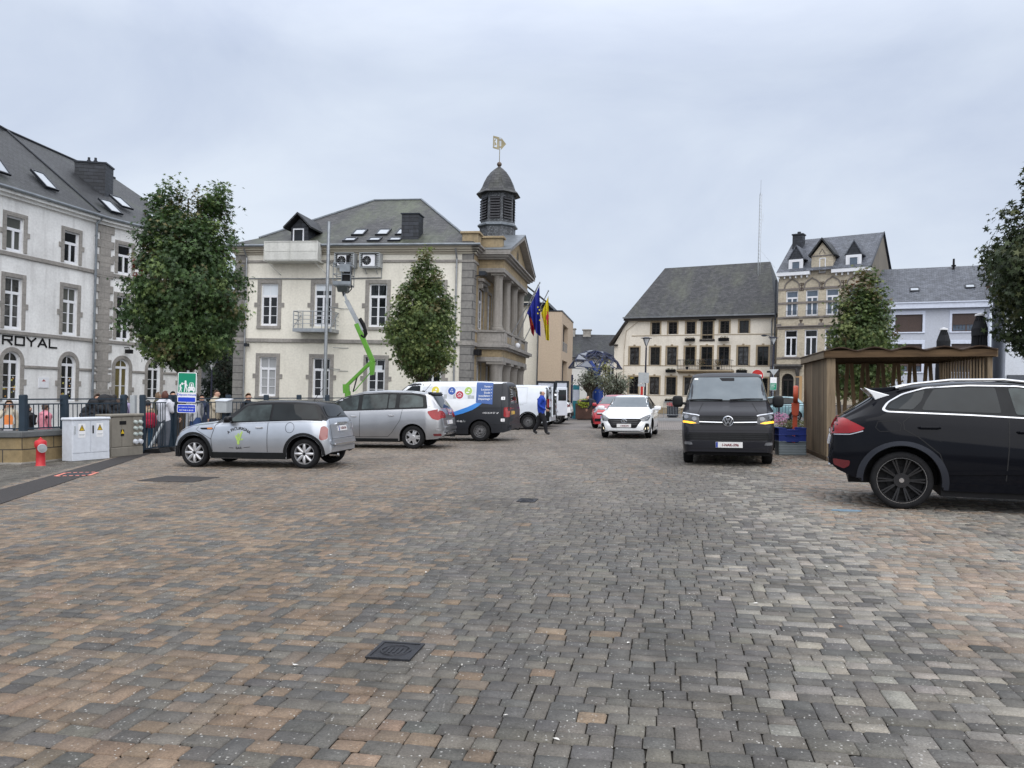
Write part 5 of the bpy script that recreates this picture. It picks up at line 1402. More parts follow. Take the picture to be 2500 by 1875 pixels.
M['lamp_on'] = emit('lit_lamp', (1.0,.86,.60), .8)
M['seam'] = plain('panel_gap', (.012,.012,.013), .8)
M['trimblack'] = plain('black_trim', (.013,.014,.015), .5, .15, spec=.18)
M['vinyl_black'] = plain('black_vinyl', (.018,.018,.019), .4)
M['vinyl_white'] = plain('white_vinyl', (.75,.75,.76), .4, .04)
P_silver = paint('silver_paint', (.45,.475,.515), .8, .34)
P_grey = paint('grey_silver_paint', (.33,.335,.35), .8, .34)
P_white = paint('white_paint', (.78,.79,.80), 0, .3)
P_van = paint('white_van_paint', (.66,.70,.76), 0, .35)
P_dark = paint('anthracite_paint', (.020,.022,.027), .1, .35, .06, 0)
P_dgrey = paint('charcoal_paint', (.016,.016,.020), .0, .28, .06, 0); P_dgrey.node_tree.nodes['Principled BSDF'].inputs['Specular IOR Level'].default_value = .22
P_navy = paint('midnight_paint', (.0055,.006,.0085), .0, .07, .06, 0); P_navy.node_tree.nodes['Principled BSDF'].inputs['Specular IOR Level'].default_value = .13
P_red = paint('red_car_paint', (.42,.025,.035), 0, .3)
P_teal = paint('pale_teal_paint', (.16,.27,.30), .3, .3)
P_black = paint('gloss_black', (.008,.008,.009), 0, .15, .06, 0); P_black.node_tree.nodes['Principled BSDF'].inputs['Specular IOR Level'].default_value = .25
RIM_s = plain('silver_rim', (.48,.48,.49), .3, .08, 5, .6)
RIM_d = plain('dull_rim', (.20,.20,.205), .45, .2, 9, .5)
RIM_k = plain('black_rim', (.035,.035,.037), .22, .1, 5, .5)
# ---------------------------------------------------------------- small silver hatchback with black roof
def mini():
 sp = dict(paint=P_silver, paint2=(P_black, lambda x, y, z, s: -.43 < x < 1.97 and z > s.belt(x)+.008), ws=.07, wb=2.467, wr=.308, ra=.375, rr=.222,
  top=[(-.55,.56),(-.535,.72),(-.51,.86),(-.475,1.0),(-.43,1.05),(-.25,1.345),(-.16,1.39),(.25,1.425),(.7,1.43),(1.15,1.415),(1.38,1.37),(1.92,1.02),(2.05,.985),(2.4,.945),(2.75,.87),(2.94,.76),(3.03,.65),(3.076,.52)],
  belt=[(-.5,.98),(0,1.0),(1,.965),(1.9,.93),(2.5,.87),(2.9,.70),(3.05,.5)],
  plan=[(-.55,.66),(-.45,.76),(-.2,.825),(.3,.842),(2.0,.842),(2.5,.82),(2.8,.76),(2.97,.66),(3.076,.50)],
  roofw=[(-.5,.56),(-.1,.61),(.5,.63),(1.2,.62),(1.6,.64),(2.0,.68)],
  bot=[(-.55,.34),(-.4,.26),(.4,.20),(2.0,.20),(2.9,.20),(3.076,.30)], tuck=.05, shoulder=.075)
 c = Car('parked_hatchback', 'small silver hatchback with black roof and bar lettering on its door', 'car', -4.12, 16.45, PI-R(9), sp, scale=.985)
 c.wheels('mini', RIM_s)
 for ax in 'LR':
  c.panel(ax, rp([(.77,.99),(1.70,.965),(1.32,1.30),(.77,1.325)], .03), M['carglass_lit'], 'side_window', off=.008)
  c.panel(ax, rp([(-.30,1.025),(.72,.995),(.72,1.335),(.0,1.325),(-.17,1.30)], .03), M['carglass'], 'side_window', off=.008)
  c.line(ax, [(-.40,.972),(.1,.985),(.6,.966),(1.2,.946),(1.85,.925)], .014, M['bright'], 'belt_trim', off=.010)
  for xc in (0, 2.467):
   K = 20; o = [(xc+.381*math.cos(PI*k/K), .308+.381*math.sin(PI*k/K)) for k in range(-1, K+2)]; i_ = [(xc+.437*math.cos(PI*k/K), .308+.437*math.sin(PI*k/K)) for k in range(K+1, -2, -1)]
   c.panel(ax, o+i_, M['trimblack'], 'wheel_arch', off=.024, step=.035, depth=.02)
  c.panel(ax, [(.40,.19),(2.07,.19),(2.07,.33),(.40,.33)], M['trimblack'], 'sill', off=.012)
  c.line(ax, [(.79,.34),(.79,.97)], .010, M['seam'], 'door_gap'); c.line(ax, [(2.02,.34),(2.05,.62),(1.97,.90),(1.86,.95)], .010, M['seam'], 'door_gap')
  c.line(ax, [(2.05,.60),(2.42,.80),(2.30,.92)], .008, M['seam'], 'bonnet_gap')
  c.panel(ax, rp([(2.02,.80),(2.03,.845),(2.33,.835),(2.29,.80)], .02), M['black'], 'indicator_base', off=.006)
  c.panel(ax, rp([(2.03,.805),(2.03,.84),(2.16,.838),(2.14,.804)], .015), M['amber'], 'indicator', off=.012, depth=0)
  c.handle(ax, .98, .845, M['chrome'])
  c.panel(ax, rp([(-.493,.612),(-.493,.838),(-.43,.90),(-.347,.88),(-.314,.622),(-.366,.574)], .04), M['bright'], 'lamp_ring', off=.006)
  c.panel(ax, rp([(-.485,.62),(-.485,.83),(-.43,.89),(-.355,.87),(-.325,.63),(-.37,.585)], .035), M['tail_rose'], 'tail_light', off=.012)
 c.line('L', ell(.30,.85,.095,.105,20)+[(.395,.85)], .008, M['seam'], 'fuel_flap')
 c.panel('F', rp([(-.55,1.06),(.55,1.06),(.52,1.33),(-.52,1.33)], .05), M['carglass_lit'], 'windscreen', off=.008)
 c.panel('B', rp([(-.52,1.07),(.52,1.07),(.46,1.30),(-.46,1.30)], .05), M['carglass'], 'rear_window', off=.009)
 w = MB(); h, n = c.cast('B', 0, 1.09); w.tube([h-Vector((.02,0,0)), h+Vector((.03,-.28,.05))], .012, 6); w.build('rear_wiper', M['black'], c.root)
 c.panel('B', rp([(-.68,.50),(.68,.50),(.68,.60),(-.68,.60)], .03), P_silver, 'bumper', off=.035, depth=0)
 c.panel('B', rp([(-.56,.475),(.56,.475),(.56,.515),(-.56,.515)], .015), M['chrome'], 'bumper_trim', off=.05, depth=-.02)
 c.panel('B', rp([(-.30,.90),(.30,.90),(.28,.94),(-.28,.94)], .02), M['chrome'], 'boot_handle', off=.03)
 c.plate('B', 0, .82, '1-GTR-794', .46, .11)
 c.line('B', [(-.62,.60),(-.60,.9),(-.55,1.0)], .009, M['seam'], 'tailgate_gap'); c.line('B', [(.62,.60),(.60,.9),(.55,1.0)], .009, M['seam'], 'tailgate_gap'); c.line('B', [(-.62,.615),(.62,.615)], .01, M['seam'], 'tailgate_gap')
 c.mirror(1.62, .965, P_black, (.07,.09,.07))
 for s_ in (-1, 1): c.panel('F', ell(s_*.55,.72,.12,.13), M['lampclear'], 'headlight', off=.01)
 c.panel('F', rp([(-.32,.50),(.32,.50),(.38,.64),(-.38,.64)], .05), M['black'], 'grille', off=.01)
 a = MB(); h, n = c.cast('T', .12, 0); a.tube([h, h+Vector((-.22,0,.28))], .006, 5); a.build('aerial', M['black'], c.root)
 e_ = MB(); e_.cyl((-.60,.38,.27),(-.40,.38,.27),.035,n=10); e_.build('exhaust', M['chrome'], c.root)
 c.text('L', 'A FICURIGNA', 1.42, .80, .085, M['vinyl_black'], 'CENTER', arc=.36, bold=.015)
 c.text('L', 'BAR', 1.42, .395, .075, M['vinyl_black'], 'CENTER')
 c.line('L', [(1.64,.425),(1.54,.42)], .010, M['vinyl_black'], 'rule', off=.008); c.line('L', [(1.31,.43),(1.17,.445)], .010, M['vinyl_black'], 'rule', off=.008)
 cac = MB()
 for (cx, cz, rx, rz) in ((1.43,.53,.04,.055),(1.40,.62,.035,.06),(1.46,.615,.03,.05),(1.49,.66,.022,.04),(1.37,.70,.028,.05),(1.345,.755,.022,.032),(1.435,.70,.025,.045),(1.335,.60,.03,.02)):
  c.panel('L', ell(1.415+(cx-1.415)*.85, .60+(cz-.60)*.92, rx*.75, rz*.85, 12), None, off=.008+.0005*len(cac.v)/100, mb=cac)
 cac.build('cactus_emblem', M['cactus'], c.root)
M['tail_rose'] = paint('rose_lamp', (.27,.085,.08), .1, .15, .2)
M['cactus'] = plain('green_vinyl', (.35,.50,.13), .45, .1)
mini()
# ---------------------------------------------------------------- grey people carrier
def picasso():
 sp = dict(paint=P_grey, wb=2.84, wr=.326, rr=.215,
  top=[(-.87,.58),(-.86,.80),(-.82,1.0),(-.76,1.13),(-.52,1.50),(-.46,1.56),(0,1.62),(.8,1.65),(1.5,1.62),(2.1,1.47),(2.95,1.10),(3.2,1.03),(3.5,.90),(3.68,.75),(3.73,.55)],
  belt=[(-.8,1.12),(0,1.09),(1.5,1.01),(2.8,.97),(3.5,.85),(3.7,.6)],
  plan=[(-.87,.72),(-.75,.83),(-.4,.90),(.3,.913),(2.8,.913),(3.3,.84),(3.6,.70),(3.73,.55)],
  roofw=[(-.8,.58),(-.4,.62),(.5,.66),(1.8,.66),(2.6,.72),(3,.76)],
  bot=[(-.87,.38),(-.7,.28),(.4,.22),(2.4,.22),(3.5,.22),(3.73,.32)], shoulder=.05)
 c = Car('parked_people_carrier', 'grey people carrier with a pale roof arch and red tail lights', 'car', -2.64, 22.35, PI-R(9), sp)
 c.wheels('five', RIM_s)
 for ax in 'LR':
  c.panel(ax, rp([(-.42,1.13),(3.0,1.02),(2.2,1.40),(1.5,1.54),(.8,1.575),(0,1.555),(-.32,1.50)], .05), M['trimblack'], 'pillar', off=.004)
  for o in ([(-.30,1.17),(.40,1.145),(.40,1.51),(.0,1.50),(-.24,1.44)], [(.52,1.14),(.72,1.13),(.72,1.52),(.52,1.52)], [(.76,1.13),(1.50,1.095),(1.50,1.50),(.76,1.525)], [(1.62,1.09),(2.42,1.055),(2.02,1.42),(1.62,1.48)], [(2.5,1.05),(2.86,1.035),(2.2,1.36)]):
   c.panel(ax, rp(o, .04), M['carglass_lit'], 'side_window', off=.009)
  K = 14; arc = [(-.46,1.20),(-.44,1.42),(-.30,1.545),(.1,1.59),(.8,1.612),(1.5,1.585),(2.1,1.45),(2.7,1.19)]
  c.line(ax, arc, .05, M['bright'], 'roof_arch', off=.012)
  c.line(ax, [(1.54,.32),(1.54,1.02)], .010, M['seam'], 'door_gap'); c.line(ax, [(.30,1.10),(.36,.80),(.60,.45),(.72,.34),(1.54,.33),(2.5,.34),(2.58,.7),(2.5,1.0)], .010, M['seam'], 'door_gap')
  c.handle(ax, .62, .93, M['chrome']); c.handle(ax, 1.72, .90, M['chrome'])
  c.panel(ax, [(.42,.21),(2.40,.21),(2.40,.29),(.42,.29)], M['trimblack'], 'sill', off=.008)
  c.panel(ax, rp([(-.83,.90),(-.80,1.13),(-.55,1.08),(-.42,1.05),(-.44,.99),(-.56,.84),(-.74,.80)], .04), M['tail'], 'tail_light', off=.010)
  c.panel(ax, rp([(-.80,.36),(-.80,.43),(-.58,.43),(-.60,.36)], .02), M['tail_dark'], 'reflector', off=.008)
 for s_ in (-1, 1):
  c.panel('B', rp([(s_*.46,.86),(s_*.85,.86),(s_*.85,1.08),(s_*.62,1.06),(s_*.44,.98)], .04), M['tail'], 'tail_light', off=.012)
  c.panel('F', rp([(s_*.45,.78),(s_*.80,.80),(s_*.80,.90),(s_*.5,.86)], .03), M['lampclear'], 'headlight', off=.01)
 c.panel('B', rp([(-.58,1.14),(.58,1.14),(.54,1.48),(-.54,1.48)], .06), M['carglass'], 'rear_window', off=.01)
 c.panel('B', rp([(-.58,1.49),(.58,1.49),(.56,1.54),(-.56,1.54)], .02), M['black'], 'spoiler', off=.05)
 c.plate('B', 0, .73, '', .52, .11)
 c.panel('B', rp([(-.85,.52),(.85,.52),(.85,.60),(-.85,.60)], .03), P_grey, 'bumper', off=.03)
 c.panel('B', rp([(-.6,.40),(.6,.40),(.6,.44),(-.6,.44)], .015), M['chrome'], 'bumper_trim', off=.02)
 for k in (0, .05): c.line('B', [(-.07,1.0+k),(0,1.045+k),(.07,1.0+k)], .018, M['chrome'], 'badge', off=.012)
 c.panel('F', rp([(-.66,1.12),(.66,1.12),(.6,1.5),(-.6,1.5)], .06), M['carglass_lit'], 'windscreen', off=.008)
 c.mirror(2.42, 1.03, M['bright'], (.08,.11,.075))
 a = MB(); h, n = c.cast('T', -.1, 0); a.tube([h, h+Vector((-.20,0,.22))], .006, 5); a.ball(h+Vector((.03,0,.01)), .05, 8, (1,.6,.5)); a.build('aerial', M['black'], c.root)
 t = MB(); t.tube([(-.86,0,.33),(-1.0,0,.33),(-1.02,0,.40)], .022, 6); t.ball((-1.02,0,.42), .03, 8); t.build('tow_bar', M['black'], c.root)
picasso()
VAN = dict(wb=3.0, wr=.335, rr=.215, ws=.09,
 top=[(-.99,.55),(-.985,1.2),(-.955,1.6),(-.91,1.86),(-.82,1.94),(0,1.975),(1.8,1.975),(2.3,1.95),(2.52,1.86),(3.24,1.30),(3.34,1.235),(3.66,1.11),(3.80,1.00),(3.86,.80),(3.908,.50)],
 belt=[(-.98,1.15),(0,1.14),(3.2,1.14),(3.5,1.07),(3.8,.8)],
 plan=[(-.99,.88),(-.9,.93),(-.6,.952),(3.0,.952),(3.4,.93),(3.7,.90),(3.84,.84),(3.908,.74)],
 roofw=[(-.99,.77),(0,.78),(2.0,.76),(2.5,.735),(3.3,.80)],
 bot=[(-.99,.36),(-.8,.30),(.4,.24),(2.6,.24),(3.6,.24),(3.908,.30)], tuck=.035, shoulder=.018)
def van(name, label, x, y, yaw, pnt, scale=1, group=None, **k):
 sp = dict(VAN); sp['paint'] = pnt; sp.update(k)
 return Car(name, label, 'van', x, y, yaw, sp, group, scale)
# ---------------------------------------------------------------- tradesman's van, white above and anthracite below
def livery():
 c = van('livery_van', 'anthracite and white van with coloured circles and a blue sign on its side', -.87, 25.85, PI-R(11), P_dark, paint2=(P_white, lambda x, y, z, s: z > 1.90 and x > -.8))
 c.wheels('steel', RIM_d)
 wv = [(-.02,1.27),(.05,1.27),(.28,1.17),(.55,1.03),(.78,.94),(1.4,.78),(2.2,.72),(2.75,.72),(3.05,1.14),(3.20,1.24),(2.5,1.80),(2.35,1.91),(-.72,1.93),(-.72,1.88),(-.02,1.86)]
 c.panel('L', wv, M['livery_white'], 'side_panel', off=.004, step=.1)
 c.panel('L', [(-.09,1.25),(.12,1.25),(.40,1.12),(.80,.98),(1.5,.80),(2.2,.75),(2.2,.62),(1.5,.67),(.80,.85),(.55,.91),(.25,1.02),(.05,1.14)], M['sky_blue'], 'stripe', off=.007, step=.1)
 c.panel('L', rp([(-.42,1.20),(.13,1.26),(.13,1.92),(-.42,1.90)], .01), M['sign_blue'], 'sign_panel', off=.0085)
 c.panel('L', rp([(.16,1.38),(1.95,1.38),(1.95,1.78),(.16,1.78)], .01), M['photo_grey'], 'photo_panel', off=.0065)
 bl = MB()
 for k, (a, h) in enumerate(((.2,.10),(.31,.16),(.66,.12),(.80,.20),(1.12,.14),(1.28,.22),(1.5,.12),(1.75,.2))):
  c.panel('L', [(a,1.39),(a+.10,1.39),(a+.10,1.39+h),(a,1.39+h)], None, off=.0082, mb=bl)
 bl.build('photo_skyline', M['grey_paint'], c.root)
 for cx, cz, mt in ((.96,1.64,'circ_blue'),(.69,1.51,'circ_red'),(.40,1.64,'circ_green'),(1.52,1.66,'circ_yellow')):
  c.panel('L', ell(cx, cz, .145, .145, 28), M['vinyl_white'], 'disc_rim', off=.0095); d = c.panel('L', ell(cx, cz, .128, .128, 28), M[mt], 'disc', off=.011)
  ic = MB()
  if mt == 'circ_red':
   c.line('L', [(cx-.08,cz+.0),(cx,cz+.07),(cx+.08,cz+.0)], .016, None, '', off=.0125, mb=ic)
   for q in (-.045,-.015,.015,.045): c.line('L', [(cx+q,cz-.07),(cx+q,cz)], .010, None, '', off=.0125, mb=ic)
  elif mt == 'circ_blue':
   for a, b in ((.03,-.01),(-.03,-.02),(0,.05)): c.panel('L', [(cx+a-.02,cz+b-.02),(cx+a+.02,cz+b-.02),(cx+a,cz+b+.035)], None, off=.0125, mb=ic)
  else: c.panel('L', ell(cx+.02,cz-.05,.06,.022,10), None, off=.0125, mb=ic); c.panel('L', ell(cx-.02,cz+.03,.03,.03,10), None, off=.0125, mb=ic)
  ic.build('icon', M['vinyl_white'], d)
 for k, t in enumerate(('Vente •','Location •','Etude •','Installation •','Dépannage •')): c.text('L', t, -.385, 1.755-.101*k, .088, M['vinyl_white'], 'RIGHT', off=.0125, bold=.008)
 c.text('L', '+352 26 39 27 1', -.56, .905, .072, M['vinyl_white'], 'RIGHT', bold=.01)
 c.text('L', 'dantri-sa', .575, .63, .105, M['vinyl_white'], 'RIGHT', bold=.006) if False else c.text('L', 'ri-sa', .575, .63, .105, M['vinyl_white'], 'RIGHT', bold=.006)
 c.text('L', '.lu', .57, .63, .105, M['grey_paint'], 'LEFT')
 c.line('L', [(-.58,.905),(-.60,.93),(-.625,.95)], .02, M['vinyl_white'], 'phone_icon', off=.008)
 for z in (1.40, .70):
  q = c.panel('L', rp([(-.83,z-.05),(-.70,z-.05),(-.70,z+.05),(-.83,z+.05)], .02), M['vinyl_white'], 'sticker', off=.008); c.text('L', '1', -.765, z-.03, .08, M['vinyl_black'], 'CENTER', off=.012, par=q, bold=.02)
 for ax in 'LR':
  c.panel(ax, rp([(-.98,.80),(-.98,1.11),(-.90,1.12),(-.80,1.10),(-.79,.82),(-.85,.79)], .03), M['tail'], 'tail_light', off=.012)
  c.panel(ax, rp([(2.05,1.27),(2.94,1.27),(2.60,1.62),(2.36,1.80),(2.05,1.82)], .04), M['carglass'], 'side_window', off=.008)
  c.line(ax, [(1.95,.3),(1.95,1.88)], .012, M['seam'], 'door_gap'); c.line(ax, [(-.72,.42),(-.72,1.88)], .012, M['seam'], 'door_gap')
  c.line(ax, [(-.9,1.09),(.5,1.09)], .012, M['seam'], 'crease_shade')  # dark strip painted as the shade along a body crease
  c.line(ax, [(-.90,.55),(-.36,.55)], .012, M['seam'], 'bumper_gap'); c.line(ax, [(.40,.40),(2.60,.40)], .010, M['seam'], 'sill_gap')
  c.handle(ax, 2.1, 1.05, M['black'])
 c.panel('B', rp([(-.70,1.22),(-.06,1.22),(-.06,1.78),(-.66,1.78)], .05), M['carglass'], 'rear_window', off=.008); c.panel('B', rp([(.06,1.22),(.70,1.22),(.66,1.78),(.06,1.78)], .05), M['carglass'], 'rear_window', off=.008)
 for k, w_ in enumerate((.30,.26,.34,.28,.20,.32)): c.line('B', [(.62,1.68-.078*k),(.62-w_,1.68-.078*k)], .022, M['grey_paint'], 'printed_line', off=.010)
 c.line('B', [(0,.5),(0,1.85)], .012, M['seam'], 'door_gap'); c.plate('B', .40, .93, '', .52, .11, M['plate_y'], True, M['black'])
 c.panel('B', rp([(-.90,.40),(.90,.40),(.90,.54),(-.90,.54)], .03), P_dark, 'bumper', off=.04)
 t = MB(); t.tube([(-.9,0,.40),(-1.12,0,.36),(-1.16,0,.42)], .03, 6); t.build('tow_bar', M['black'], c.root)
 c.panel('F', rp([(-.76,1.32),(.76,1.32),(.70,1.84),(-.70,1.84)], .06), M['carglass'], 'windscreen', off=.008)
 c.mirror(2.78, 1.25, M['black'], (.08,.10,.13))
 a = MB(); h, n = c.cast('T', 2.0, .3); a.tube([h, h+Vector((-.25,0,.25))], .008, 5); a.build('aerial', M['black'], c.root)
M['livery_white'] = paint('livery_white', (.72,.74,.76), 0, .3)
M['sky_blue'] = plain('sky_blue_vinyl', (.045,.22,.60), .35, .05)
M['sign_blue'] = plain('sign_blue_vinyl', (.05,.11,.31), .4, .1)
M['photo_grey'] = plain('pale_printed_photo', (.62,.65,.70), .4, .15, 3)
for k, cc in dict(circ_blue=(.03,.09,.34), circ_red=(.38,.02,.05), circ_green=(.14,.40,.05), circ_yellow=(.62,.52,.05)).items(): M[k] = plain(k.split('_')[1]+'_vinyl', cc, .4, .06)
livery()
# ---------------------------------------------------------------- white van with its back doors open
def white_van():
 c = van('white_van', 'plain white panel van with both back doors swung open', .88, 34.8, PI-R(11), P_van, wb=3.1)
 c.wheels('steel', RIM_d)
 for ax in 'LR':
  c.panel(ax, rp([(-.98,.55),(-.98,1.72),(-.93,1.9),(-.80,1.9),(-.80,.55)], .05), M['trimblack'], 'door_frame', off=.006)
  c.panel(ax, [(.42,.24),(2.66,.24),(2.66,.50),(.42,.50)], M['trimblack'], 'sill', off=.008); c.panel(ax, [(-.95,.36),(-.40,.36),(-.40,.62),(-.95,.62)], M['trimblack'], 'bumper', off=.008)
  K = 18; o = [(.398*math.cos(PI*k/K), .335+.398*math.sin(PI*k/K)) for k in range(K+1)]; i_ = [(.45*math.cos(PI*k/K), .335+.45*math.sin(PI*k/K)) for k in range(K, -1, -1)]
  c.panel(ax, o+i_, M['trimblack'], 'wheel_arch', off=.020, step=.035)
  c.line(ax, [(.2,1.08),(2.0,1.08)], .02, M['grey_paint'], 'crease_shade'); c.line(ax, [(1.98,.3),(1.98,1.88)], .012, M['seam'], 'door_gap'); c.line(ax, [(.05,1.85),(1.9,1.85),(1.9,1.15),(.05,1.15),(.05,1.85)], .010, M['grey_paint'], 'panel_line')  # grey strips put the shade of the pressed side into colour
  c.panel(ax, rp([(-.94,.95),(-.94,1.35),(-.84,1.33),(-.84,.97)], .03), M['tail'], 'tail_light', off=.012)
 c.panel('B', rp([(-.80,.60),(.80,.60),(.78,1.85),(-.78,1.85)], .05), M['black'], 'dark_hold_sheet', off=.004)  # black sheet on the closed body stands for the shaded hold
 for sg, a in ((1, R(112)), (-1, -R(100))):
  d = MB(); d.M = Matrix.Translation((-.99, sg*.86, 0)) @ Matrix.Rotation(a, 4, 'Z') @ Matrix.Rotation(0 if sg > 0 else PI, 4, 'Z')
  d.M = Matrix.Translation((-1.02, sg*.90, 0)) @ Matrix.Rotation(-sg*(R(168) if sg > 0 else R(150)), 4, 'Z')
  d.box(-.03, .03, -sg*.02, -sg*.80, .55, 1.86); o = d.build('back_door', P_van, c.root, bevel=.02)
  e_ = MB(); e_.M = d.M; e_.box(-.036, .036, -sg*.10, -sg*.70, 1.25, 1.75); e_.build('door_window', M['carglass'], o)
  for z in (.8, 1.7): hb = MB(); hb.M = d.M; hb.box(-.06,.06,-sg*.0,-sg*.10,z-.05,z+.05); hb.build('hinge', P_van, o)
 c.panel('F', rp([(-.76,1.32),(.76,1.32),(.70,1.84),(-.70,1.84)], .06), M['carglass'], 'windscreen', off=.008)
white_van()
# ---------------------------------------------------------------- dark people van facing the camera
def dark_van():
 c = van('dark_van', 'dark charcoal van facing the square with lit amber indicators', 4.62+.93, 16.35+3.72, -PI/2-R(14.5), P_dgrey, 1.03)
 c.wheels('steel', RIM_k)
 ws = rp([(-.845,1.345),(.845,1.345),(.70,1.845),(-.70,1.845)], .06)
 c.panel('F', rp([(-.88,1.32),(.88,1.32),(.73,1.865),(-.73,1.865)], .06), M['trimblack'], 'windscreen_seal', off=.005)
 c.panel('F', ws, M['carglass_ws'], 'windscreen', off=.010)
 c.panel('F', rp([(-.10,1.76),(.16,1.76),(.16,1.83),(-.16,1.83)], .02), M['black'], 'mirror_mount', off=.012)
 c.panel('F', rp([(-.69,1.79),(-.61,1.79),(-.61,1.825),(-.69,1.825)], .01), M['vinyl_white'], 'permit_sticker', off=.0125)
 wp = MB()
 for a, b in (((-.78,1.335),(-.10,1.345)),((.05,1.335),(.72,1.36))):
  h1, n1 = c.cast('F', *a); h2, n2 = c.cast('F', *b); wp.tube([h1+n1*.03, h1.lerp(h2,.5)+n1*.04, h2+n2*.02], .014, 6)
 wp.build('wiper', M['black'], c.root)
 for s_ in (-1, 1):
  hl = rp([(s_*.55,.865),(s_*.72,.845),(s_*.90,.875),(s_*.925,1.02),(s_*.90,1.085),(s_*.60,1.045)], .03)
  o = c.panel('F', hl, M['lampdark'], 'headlight', off=.012, step=.05)
  c.line('F', [(s_*.57,1.025),(s_*.62,1.04),(s_*.90,1.078)], .02, M['chrome'], 'lamp_trim', off=.015, par=o)
  for y, z in ((.67,.965),(.83,1.0)): c.panel('F', ell(s_*y, z, .05, .04, 14), M['lampgrey2'], 'lamp_lens', off=.016, step=.05, par=o)
  c.panel('F', rp([(s_*.62,.875),(s_*.74,.864),(s_*.89,.885),(s_*.90,.922),(s_*.72,.908)], .02), M['amber_on'], 'indicator', off=.018, step=.05, par=o)
  c.panel('F', rp([(s_*.70,.44),(s_*.86,.44),(s_*.86,.50),(s_*.73,.50)], .02), M['lampclear'], 'fog_light', off=.014)
 gr = c.panel('F', rp([(-.55,.845),(.55,.845),(.58,1.025),(-.58,1.025)], .02), M['trimblack'], 'grille', off=.010)
 for z in (.875,.925,.99,1.02): c.line('F', [(-.57,z),(.57,z)], .016, M['black'], 'grille_bar', off=.013, par=gr)
 c.line('F', [(-.57,.905),(-.11,.895)], .016, M['chrome'], 'chrome_strip', off=.018, par=gr); c.line('F', [(.11,.895),(.57,.905)], .016, M['chrome'], 'chrome_strip', off=.018, par=gr)
 lg = MB(); h, n = c.cast('F', 0, .925)
 lg.M = Matrix.Translation(h+Vector((.035,0,0))) @ Matrix.Rotation(PI/2, 4, 'Z') @ Matrix.Rotation(PI/2, 4, 'X')
 lg.tube([(.10*math.cos(2*PI*k/28), .10*math.sin(2*PI*k/28), 0) for k in range(28)], .013, 6, True)
 for a, b in (((-.042,.078),(-.018,.012)),((-.018,.012),(0,.062)),((0,.062),(.018,.012)),((.018,.012),(.042,.078)),((-.078,.048),(-.040,-.072)),((-.040,-.072),(0,.0)),((0,.0),(.040,-.072)),((.040,-.072),(.078,.048))):
  lg.bar((*a,0),(*b,0),.024,.02)
 lo = lg.build('badge', M['chrome'], c.root)
 bk = MB(); bk.M = lg.M; bk.lathe([(.097,-.03),(.097,-.008),(.0,-.004)], 24); bk.build('badge_disc', M['black'], lo)
 lg_ = c.panel('F', rp([(-.86,.54),(.86,.54),(.86,.69),(-.86,.69)], .03), M['black'], 'lower_grille', off=.008)
 for z in (.575,.615,.655): c.line('F', [(-.84,z),(.84,z)], .014, M['trimblack'], 'grille_bar', off=.014, par=lg_)
 c.line('F', [(-.88,.735),(.88,.735)], .008, M['seam'], 'bumper_gap'); c.line('F', [(-.86,.37),(.86,.37)], .010, M['seam'], 'bumper_gap')
 c.plate('F', 0.02, .445, '1-NAK-596', .53, .115)
 for s_ in (-1, 1):
  c.line('F', [(s_*.50,1.30),(s_*.60,1.08)], .012, M['seam'], 'bonnet_crease_shade')  # dark strips in place of shading on the bonnet folds
 for ax in 'LR':
  c.panel(ax, rp([(2.05,1.27),(2.98,1.27),(2.62,1.62),(2.36,1.82),(2.05,1.84)], .04), M['carglass'], 'side_window', off=.008)
  c.panel(ax, rp([(.55,1.27),(1.9,1.27),(1.9,1.84),(.55,1.84)], .04), M['carglass'], 'side_window', off=.008); c.panel(ax, rp([(-.8,1.27),(.4,1.27),(.4,1.84),(-.75,1.84)], .04), M['carglass'], 'side_window', off=.008)
  c.line(ax, [(1.98,.3),(1.98,1.88)], .012, M['seam'], 'door_gap'); c.handle(ax, 2.12, 1.05, M['black'])
 c.mirror(2.90, 1.27, M['trimblack'], (.07,.115,.125))
n = N('windscreen_glass'); n.fin(n.ramp(n.noise(1.4, n.obj(), 3), [(.35, (.075,.095,.11)), (.7, (.125,.15,.165))]), .04, .6); M['carglass_ws'] = n.m
dark_van()
# ---------------------------------------------------------------- white hatchback driving towards the camera
def small_hatch(name, label, x, y, yaw, pnt, kind='i', scale=1, cat='car', top=None, glassm='carglass_lit', **kk):
 sp = dict(paint=pnt, wb=2.58, wr=.315, rr=.22,
  top=top or [(-.63,.55),(-.62,.82),(-.57,.97),(-.48,1.05),(-.22,1.36),(-.08,1.42),(.5,1.455),(1.1,1.45),(1.45,1.39),(2.22,1.02),(2.38,.965),(2.8,.88),(3.12,.77),(3.30,.66),(3.38,.55),(3.41,.42)],
  belt=[(-.6,1.0),(0,.96),(2,.90),(2.7,.84),(3.2,.64),(3.35,.45)],
  plan=[(-.63,.66),(-.5,.78),(-.1,.87),(.4,.887),(2.4,.887),(2.9,.85),(3.2,.74),(3.34,.62),(3.41,.50)],
  roofw=[(-.6,.50),(-.1,.56),(.5,.60),(1.3,.59),(1.8,.63),(2.3,.70)],
  bot=[(-.63,.38),(-.5,.28),(.4,.21),(2.1,.21),(3.2,.20),(3.41,.26)], shoulder=.055)
 sp.update(kk)
 return Car(name, label, cat, x, y, yaw, sp, scale=scale)
